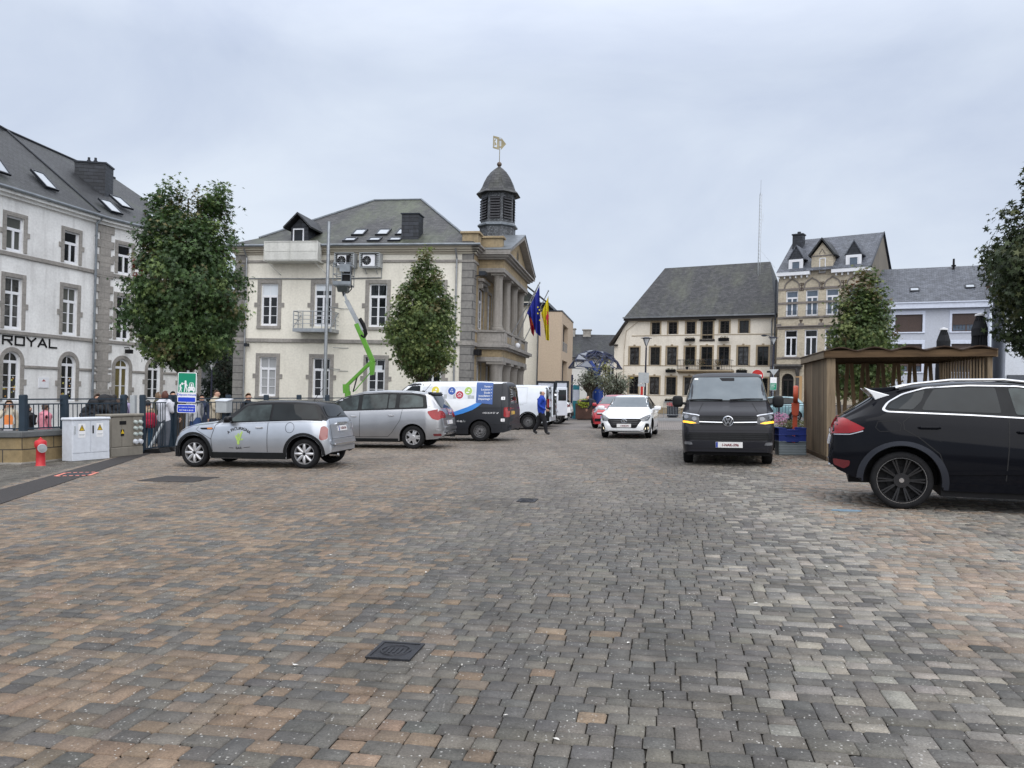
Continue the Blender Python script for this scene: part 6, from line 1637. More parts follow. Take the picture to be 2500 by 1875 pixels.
def i20():
 yaw = -PI/2-R(15)
 fx, fy = 4.10, 27.4; x = fx-2.58*math.cos(yaw); y = fy-2.58*math.sin(yaw)
 c = small_hatch('white_hatchback', 'white hatchback with lit lamps and black grille driving across the square', x, y, yaw, P_white, scale=1.04)
 c.wheels('alloy', RIM_s)
 c.panel('F', rp([(-.70,1.035),(.70,1.035),(.585,1.37),(-.585,1.37)], .06), M['carglass_ws'], 'windscreen', off=.008)
 gr = c.panel('F', rp([(-.60,.66),(.60,.66),(.48,.50),(.40,.36),(-.40,.36),(-.48,.50)], .05), M['black'], 'grille', off=.010, step=.05)
 for z in (.42,.48,.54,.60): c.line('F', [(-.38-.3*(z-.36),z),(.38+.3*(z-.36),z)], .012, M['lampdark'], 'grille_bar', off=.013, par=gr)
 for s_ in (-1, 1):
  c.panel('F', rp([(s_*.50,.66),(s_*.60,.57),(s_*.76,.60),(s_*.82,.72),(s_*.80,.80),(s_*.66,.745)], .03), M['lampgrey'], 'headlight', off=.010, step=.05)
  q = c.panel('F', rp([(s_*.70,.52),(s_*.78,.50),(s_*.80,.30),(s_*.62,.30)], .02), M['black'], 'lamp_recess', off=.010, step=.05)
  c.panel('F', rp([(s_*.66,.31),(s_*.76,.31),(s_*.765,.40),(s_*.70,.41)], .02), M['lamp_on'], 'driving_lamp', off=.016, step=.05, par=q)
 c.panel('F', rp([(-.72,.215),(.72,.215),(.60,.285),(-.60,.285)], .02), M['black'], 'lower_grille', off=.010)
 c.plate('F', 0, .435, '1-RNE-041', .47, .11, eu=False, fgm=M['plate_red'])
 lg = MB(); h, n = c.cast('F', 0, .585); lg.M = Matrix.Translation(h+Vector((.03,0,0))) @ Matrix.Rotation(PI/2, 4, 'Z') @ Matrix.Rotation(PI/2, 4, 'X')
 lg.tube([(.095*math.cos(2*PI*k/24), .052*math.sin(2*PI*k/24), 0) for k in range(24)], .008, 6, True)
 for a, b in (((-.04,-.035),(-.012,.038)),((.012,-.038),(.04,.035)),((-.03,-.005),(.03,.005))): lg.bar((*a,0),(*b,0),.014,.010)
 lg.build('badge', M['chrome'], c.root)
 hatch_sides(c)
 c.mirror(1.86, .95, P_white, (.08,.12,.075))
 for y in (-.42, .42): c.line('T', [(2.35,y),(3.15,y*.75)], .010, M['grey_paint'], 'bonnet_crease_shade')  # grey strips draw the bonnet folds' shade as colour
 d = MB(); h, n = c.cast('F', -.33, 1.17); d.ball((0,0,0), .01, 5)
def hatch_sides(c, glassm='carglass', hm=None):
 for ax in 'LR':
  c.panel(ax, rp([(-.28,1.02),(2.10,.955),(1.50,1.33),(1.0,1.375),(.4,1.375),(-.02,1.32)], .05), M['trimblack'], 'pillar', off=.004)
  c.panel(ax, rp([(.86,1.0),(1.88,.975),(1.42,1.30),(.86,1.345)], .03), M[glassm], 'side_window', off=.008); c.panel(ax, rp([(.02,1.02),(.80,1.0),(.80,1.345),(.12,1.31)], .04), M[glassm], 'side_window', off=.008)
  c.line(ax, [(.83,.32),(.83,.96)], .010, M['seam'], 'door_gap'); c.line(ax, [(.05,.98),(.12,.75),(.42,.36),(.83,.32),(2.05,.33),(2.1,.6),(2.0,.93)], .010, M['seam'], 'door_gap')
  c.handle(ax, .25, .86, hm or c.sp['paint']); c.handle(ax, 1.02, .84, hm or c.sp['paint'])
M['lampgrey'] = paint('smoked_lamp', (.12,.125,.13), .3, .1, .5)
i20()
def red_car():
 yaw = -PI/2-R(22); fx, fy = 4.45, 35.2; x = fx-2.43*math.cos(yaw); y = fy-2.43*math.sin(yaw)
 c = small_hatch('red_hatchback', 'small red rounded hatchback half hidden behind the white hatchback', x, y, yaw, P_red, wb=2.43,
  top=[(-.60,.60),(-.58,.9),(-.5,1.05),(-.2,1.42),(0,1.50),(.6,1.54),(1.1,1.52),(1.5,1.42),(2.1,1.08),(2.3,1.02),(2.7,.94),(2.95,.80),(3.05,.65),(3.1,.45)],
  plan=[(-.60,.66),(-.4,.78),(0,.83),(2.2,.83),(2.6,.78),(2.9,.68),(3.03,.58),(3.1,.5)])
 c.wheels('steel', RIM_d); hatch_sides(c)
 c.panel('F', rp([(-.66,1.10),(.66,1.10),(.56,1.44),(-.56,1.44)], .07), M['carglass_ws'], 'windscreen', off=.008)
 for s_ in (-1, 1): c.panel('F', ell(s_*.52,.83,.10,.12), M['lampclear'], 'headlight', off=.012, step=.05)
 c.panel('F', rp([(-.42,.62),(.42,.62),(.42,.69),(-.42,.69)], .03), M['black'], 'grille', off=.01); c.line('F', [(-.40,.69),(.40,.69)], .03, M['chrome'], 'chrome_strip', off=.016)
 c.panel('F', rp([(-.5,.32),(.5,.32),(.5,.45),(-.5,.45)], .03), M['black'], 'lower_grille', off=.01); c.plate('F', 0, .52, '', .46, .10)
 c.mirror(1.78, 1.02, P_red, (.08,.10,.08))
red_car()
SUVTOP = [(-.72,.60),(-.71,.88),(-.66,1.05),(-.58,1.12),(-.36,1.48),(-.2,1.56),(.5,1.61),(1.1,1.60),(1.6,1.52),(2.2,1.15),(2.5,1.08),(3.0,1.0),(3.3,.86),(3.42,.7),(3.46,.5)]
def suv(name, label, x, y, pnt, tl='tail_dark'):
 c = small_hatch(name, label, x, y, PI-R(11), pnt, top=SUVTOP, belt=[(-.7,1.10),(0,1.06),(2,1.02),(3.0,.9),(3.4,.6)], wr=.345, rr=.235, wb=2.55, bot=[(-.72,.42),(-.5,.32),(.4,.27),(3.2,.27),(3.46,.35)],
  plan=[(-.72,.72),(-.55,.82),(-.1,.88),(.4,.89),(2.5,.89),(3.0,.84),(3.3,.7),(3.46,.55)])
 c.wheels('alloy', RIM_d)
 for ax in 'LR':
  c.panel(ax, rp([(-.40,1.12),(2.10,1.07),(1.55,1.44),(1.0,1.50),(.3,1.50),(-.22,1.44)], .05), M['trimblack'], 'pillar', off=.004)
  for o in ([(-.30,1.14),(.12,1.13),(.12,1.46),(-.16,1.42)], [(.20,1.13),(.85,1.11),(.85,1.47),(.20,1.47)], [(.93,1.11),(1.85,1.09),(1.5,1.41),(.93,1.47)]): c.panel(ax, rp(o, .03), M['carglass'], 'side_window', off=.008)
  c.panel(ax, rp([(-.70,.95),(-.66,1.09),(-.48,1.06),(-.34,.98),(-.44,.90),(-.62,.88)], .03), M[tl], 'tail_light', off=.011)
  K = 18; o = [(.408*math.cos(PI*k/K), .345+.408*math.sin(PI*k/K)) for k in range(K+1)]; i_ = [(.455*math.cos(PI*k/K), .345+.455*math.sin(PI*k/K)) for k in range(K, -1, -1)]; c.panel(ax, o+i_, M['trimblack'], 'wheel_arch', off=.020, step=.035)
  c.handle(ax, .3, .95, pnt); c.line(ax, [(.9,.4),(.9,1.08)], .010, M['seam'], 'door_gap')
 for s_ in (-1, 1): c.panel('B', rp([(s_*.46,.92),(s_*.82,.90),(s_*.82,1.04),(s_*.55,1.04)], .03), M[tl], 'tail_light', off=.012)
 c.panel('B', rp([(-.56,1.14),(.56,1.14),(.50,1.44),(-.50,1.44)], .05), M['carglass'], 'rear_window', off=.009); c.panel('B', rp([(-.80,.40),(.80,.40),(.80,.60),(-.80,.60)], .04), M['trimblack'], 'bumper', off=.02)
 c.panel('B', rp([(-.54,1.47),(.54,1.47),(.5,1.52),(-.5,1.52)], .02), pnt, 'spoiler', off=.09); c.plate('B', 0, .82, '', .50, .11)
 return c
suv('white_crossover', 'white crossover car parked beyond the white van, its dark red tail lamp showing', 2.45, 40.6, P_white)
suv('grey_crossover', 'dark grey car squeezed between the white van and the white crossover', 1.62, 37.6, P_grey)
c = small_hatch('teal_car', 'pale teal car parked behind the railing by the brick house', 15.7, 43.0, PI-R(10), P_teal); c.wheels('alloy', RIM_d); hatch_sides(c)
# ---------------------------------------------------------------- big midnight estate car in the right foreground
def cayenne():
 sp = dict(paint=P_navy, wb=2.895, wr=.378, ra=.455, rr=.300,
  top=[(-.885,.72),(-.88,.80),(-.865,.98),(-.83,1.10),(-.76,1.20),(-.62,1.30),(-.36,1.47),(-.25,1.58),(.1,1.645),(.7,1.69),(1.3,1.685),(1.8,1.62),(2.65,1.19),(2.9,1.11),(3.3,1.03),(3.65,.88),(3.80,.70),(3.83,.5)],
  belt=[(-.9,1.06),(-.5,1.20),(-.1,1.24),(.8,1.18),(1.6,1.12),(2.6,1.06),(3.3,.95),(3.7,.7)],
  plan=[(-.885,.76),(-.80,.85),(-.6,.92),(-.2,.962),(.3,.97),(2.9,.965),(3.3,.90),(3.65,.76),(3.83,.60)],
  roofw=[(-.8,.56),(-.3,.60),(.5,.66),(1.5,.66),(2.2,.70),(2.7,.76)],
  bot=[(-.885,.60),(-.80,.50),(-.62,.42),(-.48,.35),(.45,.27),(2.4,.27),(3.6,.27),(3.83,.36)], shoulder=.085, tuck=.05)
 c = Car('estate_car', 'large midnight-blue estate car with black spoked wheels and a white tail spoiler', 'car', 5.47, 10.97, -R(22), sp, scale=1.0)
 c.wheels('turbo', RIM_k)
 for ax in 'LR':
  dlo = [(-.235,1.30),(-.17,1.40),(.02,1.52),(.30,1.605),(.8,1.632),(1.35,1.62),(1.80,1.54),(2.2,1.36),(2.48,1.18),(2.40,1.15),(1.6,1.19),(.8,1.235),(0,1.265),(-.17,1.27)]
  c.panel(ax, rp(dlo, .05), M['bright'], 'window_trim', off=.007)
  sh = [(x*.985+.008, z) for x, z in dlo]
  ins = [(-.195,1.312),(-.14,1.40),(.04,1.506),(.31,1.590),(.8,1.617),(1.35,1.606),(1.78,1.527),(2.17,1.352),(2.40,1.188),(1.6,1.208),(.8,1.253),(0,1.284),(-.155,1.292)]
  c.panel(ax, rp(ins, .04), M['trimblack'], 'pillar', off=.010)
  for o, g_ in (([(-.16,1.325),(-.10,1.395),(.06,1.49),(.30,1.565),(.25,1.42),(.14,1.305),(-.10,1.312)], 'tint'), ([(.24,1.30),(.30,1.42),(.40,1.575),(.8,1.595),(1.10,1.59),(1.14,1.265),(.8,1.275)], 'tint'), ([(1.30,1.25),(1.24,1.585),(1.35,1.585),(1.75,1.505),(2.1,1.345),(2.30,1.21),(1.6,1.232)], 'carglass_lit')):
   c.panel(ax, rp(o, .03), M[g_], 'side_window', off=.013)
  c.line(ax, [(1.17,.42),(1.20,.8),(1.22,1.20)], .012, M['seam'], 'door_gap')
  c.line(ax, [(.14,1.25),(.02,1.15),(.03,1.05),(.20,.95),(.44,.74),(.50,.55)], .012, M['seam'], 'door_gap')
  c.line(ax, [(-.28,1.15),(-.05,1.16),(.0,1.12),(-.02,1.03),(-.26,1.02),(-.31,1.07),(-.28,1.15)], .008, M['seam'], 'fuel_flap')
  c.handle(ax, .32, 1.075, P_navy, .26); c.handle(ax, 1.42, 1.035, P_navy, .26)
  K = 26; o = [(.463*math.cos(PI*k/K), .378+.463*math.sin(PI*k/K)) for k in range(-2, K+3)]; i_ = [(.545*math.cos(PI*k/K), .378+.520*math.sin(PI*k/K)) for k in range(K+2, -3, -1)]
  for xc in (0, 2.895): c.panel(ax, [(x+xc, max(.25,z)) for x, z in o+i_], M['archblue'], 'wheel_arch', off=.026, step=.04, depth=.03)
  c.panel(ax, [(.50,.27),(2.40,.27),(2.40,.37),(.50,.37)], P_navy, 'sill', off=.014)
  c.panel(ax, rp([(-.90,1.00),(-.875,1.09),(-.80,1.17),(-.70,1.185),(-.58,1.135),(-.43,1.055),(-.50,1.015),(-.64,.985),(-.84,.975)], .03), M['tail'], 'tail_light', off=.020, step=.04)
  c.line(ax, [(-.88,.965),(-.62,.972),(-.46,1.02)], .012, M['bright'], 'lamp_trim', off=.012)
  c.panel(ax, rp([(-.82,.56),(-.83,.64),(-.62,.62),(-.63,.55),(-.70,.51)], .02), M['tail_dark'], 'reflector', off=.010, step=.05)
  c.line(ax, [(.52,.50),(1.2,.53),(2.3,.56)], .05, P_navy, 'door_moulding', off=.012)
  rr_ = MB(); pts = [(-.05,1.655),(.15,1.705),(.6,1.755),(1.2,1.755),(1.7,1.69),(1.95,1.60)]
  sg = 1 if ax == 'L' else -1
  rr_.tube([(x, sg*.635, z-.055) for x, z in pts], .018, 8); rr_.build('roof_rail', M['bright'], c.root, smooth=True)
 sp_ = MB()
 sp_.prism([(-.43,1.60),(-.20,1.605),(.0,1.625),(-.10,1.56),(-.26,1.50),(-.30,1.47)], -.58, .58); sp_.build('spoiler', P_navy, c.root, bevel=.01)
 for sg in (-1, 1):
  e_ = MB(); e_.prism([(-.44,1.61),(-.36,1.575),(-.12,1.50),(-.30,1.435),(-.335,1.50)], sg*.575, sg*.635); e_.build('spoiler_end', P_white, c.root, bevel=.008)
 c.panel('B', rp([(-.58,1.24),(.58,1.24),(.52,1.48),(-.52,1.48)], .06), M['carglass'], 'rear_window', off=.009)
 c.line('B', [(-.7,.98),(.7,.98)], .02, M['bright'], 'boot_trim', off=.01); c.plate('B', 0, .86, '', .52, .11)
 for sg in (-1, 1):
  x_ = MB(); x_.tube([(-.89,sg*.62,.55),(-.7,sg*.62,.53)], .04, 10); x_.build('exhaust', M['chrome'], c.root)
  c.panel('F', rp([(sg*.45,.74),(sg*.82,.78),(sg*.84,.92),(sg*.6,.90)], .04), M['lampdark'], 'headlight', off=.01)
 c.panel('F', rp([(-.66,1.2),(.66,1.2),(.6,1.58),(-.6,1.58)], .06), M['carglass_lit'], 'windscreen', off=.008); c.mirror(2.05, 1.16, P_navy, (.09,.13,.09))
M['tint'] = glass('tinted_glass', (.016,.020,.022), .02, .3, 1.3, .26)
M['archblue'] = paint('arch_paint', (.018,.021,.030), .2, .4, .05, .2)
cayenne()
# ------------------------------------------------------------------ things standing about the square
def PX(u, v, d):                              # a point of the place at distance d
 return RT @ Vector(((u-1250)/1878*d, d, 1.5+(965-v)/1878*d))
def gp(u, d): return G((u-1250)/1878*d, d)
TH_O, TH_P = (-2.22, 40.0, -.058), R(-9.48)
def th(s, y, z): return at_wall(TH_O, TH_P, s, y, z)
NOISE = random.Random(11)
# ---- air conditioners, mast and work lift at the town hall
for i, s in enumerate((-6.88, -5.48)):
 t = thing('air_conditioner', ['outdoor air-conditioning unit in a frame on the wall next to the steel mast', 'outdoor air-conditioning unit in a frame on the wall, further from the mast'][i], 'air conditioner', th(s, 0, 8.12), TH_P, 'air conditioners under the eaves')
 m = MB(); m.box(-.40,.28,-.48,-.12,.03,.64); m.build('housing', M['white_frame'], t, bevel=.015)
 f = MB(); f.lathe([(.25,0),(.25,.015),(.20,.02)], 20, (-.16,-.48,.33), 'y', cap=False); f.lathe([(.06,.005),(.0,.02)], 12, (-.16,-.48,.33), 'y')
 for k in range(10): f.bar((-.16,-.49,.33), (-.16+.24*math.cos(k*.628),-.49,.33+.24*math.sin(k*.628)), .010,.006)
 f.build('fan_grille', M['grey_paint'], t)
 d = MB(); d.lathe([(.24,0),(0,.004)], 20, (-.16,-.481,.33), 'y'); d.build('fan_shade_disc', M['black'], t)  # black disc painted for the shade behind the fan grille
 if i == 0: q = MB(); q.box(.10,.30,-.487,-.47,.06,.62); q.build('side_shade_strip', M['black'], t)  # black strip stands for the shaded inside of the unit
 w = MB(); w.box(-.55,-.50,-.55,0,-.02,.70); w.box(.52,.56,-.55,0,-.02,.70); w.box(-.55,.56,-.58,0,.70,.73); w.box(-.5,.52,-.5,-.05,-.04,0)
 for k in range(7): w.box(.40,.52,-.54,-.50,.03+k*.095,.075+k*.095); w.box(-.50,-.44,-.54,-.50,.03+k*.095,.075+k*.095)
 for x in (-.30,.30): w.bar((x,-.45,-.03),(x,-.02,-.32),.03,.03)
 w.build('frame', M['grey_paint'], t)
t = thing('steel_mast', 'tall galvanised steel mast rising past the balcony to the eaves', 'mast', (th(-7.5,-1.15,0)), TH_P)
m = MB(); m.cyl((0,0,-.2),(0,0,10.35),.095,.085,16); m.box(-.18,.18,-.18,.18,-.2,-.12); m.build('pole', M['galv'], t, smooth=True)
b = MB()
for z in (2.7, 5.95, 8.2): b.tube([(.0,0,z),(.35,1.1,z)], .02, 6); b.tube([(0,0,z),(-.2,1.1,z)], .02, 6)
b.build('bracket', M['zinc'], t)
M['lime'] = paint('lime_paint', (.11,.31,.035), 0, .35, .08, .2)
def lift():
 d = 38.0; base = gp(848, d)
 t = thing('work_lift', 'lime green boom lift with its grey basket raised beside the steel mast', 'boom lift', base, 0)
 def L(u, v, dd=0): return PX(u, v, d+dd)-base
 ch = MB(); ch.box(-.5,.5,-.9,.9,.45,.75)
 for x in (-1, 1):
  for y in (-1, 1): ch.bar((x*.4,y*.6,.6),(x*1.5,y*1.5,.12),.12,.12); ch.cyl((x*1.5,y*1.5,.0),(x*1.5,y*1.5,.14),.16,n=12)
 ch.build('chassis', M['lime'], t)
 for y in (-.55,.55):
  w = MB(); w.lathe([(.20,-.1),(.34,-.1),(.36,0),(.34,.1),(.20,.1)], 24, (0,y,.36), 'x'); w.build('wheel', M['rubber'], t)
 tw = MB(); tw.cyl((0,0,.7), L(849,955), .16, .14, 12); tw.bar(L(846,960), L(845,938), .22,.30); tw.build('turntable', M['lime'], t)
 a = MB(); a.bar(L(846,942), L(908,882), .20,.16); a.build('lower_boom', M['lime'], t, bevel=.02)
 c = MB(); c.tube([L(862,957), L(872,920)], .035, 8); c.tube([L(872,920), L(880,908)], .05, 8); c.tube([L(895,872), L(896,885), L(900,895)], .05, 6); c.build('ram', M['dark_metal'], t)
 r = MB(); r.tube([L(865,955), L(909,904)], .03, 6); r.build('levelling_rod', M['lime'], t)
 k = MB(); k.prism([(-.08,-.50),(.10,-.46),(.15,.18),(-.15,.16)], -.12,.12)
 k.M = None; kk = k.build('knuckle', M['lime'], t, tuple(L(909,892)))
 u_ = MB(); u_.bar(L(911,884), L(870,790), .16,.24); u_.build('upper_boom', M['lime'], t, bevel=.02)
 e = MB(); e.bar(L(884,808), L(846,734), .15,.20); e.bar(L(847,736), L(839,712), .09,.10); e.build('telescope', M['galv'], t)
 h = MB(); h.tube([L(878,778), L(887,792), L(893,815), L(889,824), L(882,818)], .10, 8); h.build('hose_loop', M['black'], t, smooth=True)
 bk = MB(); q0 = L(838, 697); x0, x1, y0, y1, zb, zt = -.42, .44, -.40, .40, 0, 1.05
 for z in (.0,.5,1.05): bk.tube([(x0,y0,z),(x1,y0,z),(x1,y1,z),(x0,y1,z)], .022 if z else .03, 6, True)
 for x in (x0, 0, x1):
  for y in (y0, y1): bk.cyl((x,y,0),(x,y,zt), .020, n=6)
 bk.box(x0,x1,y0,y1,-.05,.0); bk.prismx([(y0,-.05),(y1,-.05),(.1,-.32),(-.1,-.32)], -.25,.25); bk.box(x0,x1,y0-.02,y0,0,.16); bk.box(-.1,.40,y0-.05,y0,.62,1.0)
 bb = bk.build('basket', M['zinc'], t, tuple(q0))
 ct = MB(); ct.box(-.05,.36,-.28,.15,.10,.62); ct.box(.05,.40,-.2,.2,.55,.95); ct.build('control_box', M['black'], bb, bevel=.03)
 br = MB(); br.tube([q0+Vector((0,0,-.28)), q0+Vector((.05,0,-.5)), L(841,715)], .07, 8); br.tube([q0+Vector((.42,-.2,.3)), q0+Vector((.45,-.2,-.2)), q0+Vector((.25,-.1,-.38)), q0+Vector((.08,0,-.36))], .03, 6); br.build('basket_arm', M['dark_metal'], t)
lift()
# ---- flags
def flag(name, label, pole, cloth, cols, emblem=None):
 a, b = [PX(*p) for p in pole]
 t = thing('flag', label, 'flag', a)
 m = MB(); m.tube([(0,0,0), b-a], .03, 8); m.ball(tuple(b-a), .05, 8); m.build('pole', M['galv'], t)
 top, hem = cloth; n = 24; rws = 16; g_ = MB(); V = []
 def along(P_, q):
  q *= len(P_)-1; i = min(int(q), len(P_)-2); f = q-i
  return [P_[i][k]*(1-f)+P_[i+1][k]*f for k in range(2)]
 for j in range(rws+1):
  for i in range(n+1):
   p = along(top, i/n); q = along(hem, i/n); f = j/rws
   u, v = p[0]*(1-f)+q[0]*f, p[1]*(1-f)+q[1]*f
   dd = pole[1][2]+.16*math.sin(i/n*16+f*2.2)*(.25+f)
   V.append(PX(u, v, dd)-a)
 fs = []; mi = []
 for j in range(rws):
  for i in range(n):
   fs.append((j*(n+1)+i, j*(n+1)+i+1, (j+1)*(n+1)+i+1, (j+1)*(n+1)+i)); mi.append(cols[1](i/n, j/rws))
 g_.v = [tuple(v) for v in V]; g_.f = [list(f) for f in fs]; g_.mi = mi
 o = g_.build('cloth', cols[0], t, smooth=True)
 if emblem:
  e = MB()
  for (u, v, r, kind) in emblem[1]:
   c = PX(u, v, pole[1][2]-.42)-a; s_ = r*pole[1][2]/1878
   if kind == 'star':
    pts = [(c.x+s_*(1 if k % 2 == 0 else .42)*math.sin(k*PI/5), c.z+s_*(1 if k % 2 == 0 else .42)*math.cos(k*PI/5)) for k in range(10)]
   else: pts = [(c.x+s_*x, c.z+s_*y) for x, y in kind]
   e.prism(pts, c.y+.0, c.y+.012)
  e.build('emblem', emblem[0], o)
C_blue = plain('flag_blue', (.012,.02,.22), .7, .15); C_yel = plain('flag_yellow', (.62,.52,.02), .7, .1); C_red = plain('flag_red', (.38,.012,.03), .7, .1); C_blk = plain('flag_black', (.014,.014,.016), .7); C_gold = plain('flag_gold', (.72,.40,.04), .7)
flag('flag', 'black, yellow and red striped flag hanging half hidden behind the blue flag', ((1261,830,46.0),(1314,697,45.8)), ([(1289,763),(1296,748),(1305,735)], [(1297,812),(1303,822),(1306,800)]),
     ([C_blk, C_gold, C_red], lambda i, j: 0 if j < .30 else (1 if j < .62 and i > .35 else 2)))
flag('flag', 'dark blue flag with a ring of yellow stars on a slanting pole', ((1243,828,44.2),(1318,690,44.0)), ([(1286,764),(1302,730),(1317,697)], [(1298,778),(1308,812),(1320,822)]),
     ([C_blue], lambda i, j: 0), (C_yel, [(1313,750,2.8,'star'),(1317,757,2.8,'star'),(1313,765,2.8,'star'),(1318,782,2.8,'star')]))
flag('flag', 'yellow flag with a red cockerel on the furthest pole', ((1280,831,48.6),(1339,710,48.4)), ([(1321,765),(1330,745),(1339,722)], [(1327,786),(1333,830),(1341,832)]),
     ([C_yel], lambda i, j: 0), (C_red, [(1336,775,13,[(-.1,1.2),(.15,1.0),(.05,.7),(.3,.4),(.25,-.3),(.1,-.7),(.2,-1.3),(-.05,-1.3),(-.05,-.6),(-.25,-.2),(-.2,.4),(-.05,.7)])]))
# ---- left: wall, fence, cabinets, hydrant, signs
def low_wall():
 t = thing('stone_wall', 'low sandstone wall with a grey coping under the school fence', 'wall', G(-10.7, 16.8), 0, tilt=True)
 out = [(-8,-.05),(.0,.0),(.42,1.75)]; inn = [(-8,.42),(-.28,.45),(-.02,1.85)]
 m = MB(); m.prismz(out+inn[::-1], -.2, .57); m.build('body', M['wallstone'], t)
 c = MB()
 oc = [(-8,-.11),(.04,-.06),(.49,1.75)]; ic = [(-8,.48),(-.33,.5),(-.08,1.87)]
 c.prismz(oc+ic[::-1], .57, .71); c.build('coping', M['coping'], t, bevel=.02)
 f = MB(); f.prismz([(-8,-.16),(.05,-.11),(.47,1.72),(.3,1.75),(-8,.2)], -.2, .03); f.build('footing', M['conc'], t)
M['coping'] = masonry('bluestone', (.13,.135,.135), (.11,.115,.12), (.08,.08,.08), 1.2, .5, .004, (.06,.06,.06), .5)
low_wall()
def fence_run(name, label, pts, zb, cat='fence', spacing=.125, postw=.13, group=None, top=1.47, posts=True):
 p0 = pts[0]; t = thing(name, label, cat, G(*p0), 0, group, tilt=True)
 for i, (a, b) in enumerate(zip(pts, pts[1:])):
  a = Vector((a[0]-p0[0], a[1]-p0[1])); b = Vector((b[0]-p0[0], b[1]-p0[1])); m = MB(); L = (b-a).length; d = (b-a)/L
  for z in (top-.06, top-.17, zb+.06): m.bar((*a, z), (*b, z), .045, .03, (0,0,1))
  k = spacing
  while k < L-.05:
   q = a+d*k; m.cyl((q.x,q.y,zb+.06),(q.x,q.y,top-.17), .011, n=6); k += spacing
  m.build('panel', M['fence'], t)
 if posts:
  for a in pts:
   m = MB(); x, y = a[0]-p0[0], a[1]-p0[1]; m.box(x-postw/2,x+postw/2,y-postw/2,y+postw/2,zb-.02,top+.03); m.box(x-postw/2+.01,x+postw/2-.01,y-postw/2+.01,y+postw/2-.01,top+.03,top+.045); m.build('post', M['fence'], t, bevel=.006)
 return t
fence_run('metal_fence', 'blue-grey bar fence standing on the coping of the sandstone wall', [(-14.5,17.0),(-10.82,17.03),(-10.48,18.0),(-9.97,19.75)], .70)
fence_run('metal_fence', 'blue-grey bar fence in front of the school yard behind the silver hatchback', [(-9.43,21.45),(-8.22,22.3),(-7.41,23.2),(-6.7,24.2),(-6.0,25.0),(-5.0,26.4)], .08)
t = fence_run('metal_gate', 'blue-grey bar gate with a slanting strut beside the stone cabinet', [(-9.58,19.95),(-9.46,21.25)], .05, 'gate', .12, .12)
m = MB(); m.bar((.02,1.1,.72),(.0,.35,.08),.05,.05); m.box(-.22,-.10,-.22,-.10,0,1.50); m.build('strut', M['grey_paint'], t)
for i, (x, y) in enumerate(((-9.28,20.1),(-9.22,20.75))):
 f = MB(); f.prismx([(-.28,0),(.28,0),(.2,.09),(-.2,.12)], -.22, .22); o = f.build('rubber_foot', M['rubber']); o.matrix_world = Matrix.Translation(G(x, y)) @ RT @ Matrix.Rotation(R(80), 4, 'Z')
 tag(o, ['black rubber fence foot on the paving nearest the silver hatchback', 'black rubber fence foot on the paving close to the gate post'][i], 'fence foot', 'rubber feet by the gate')
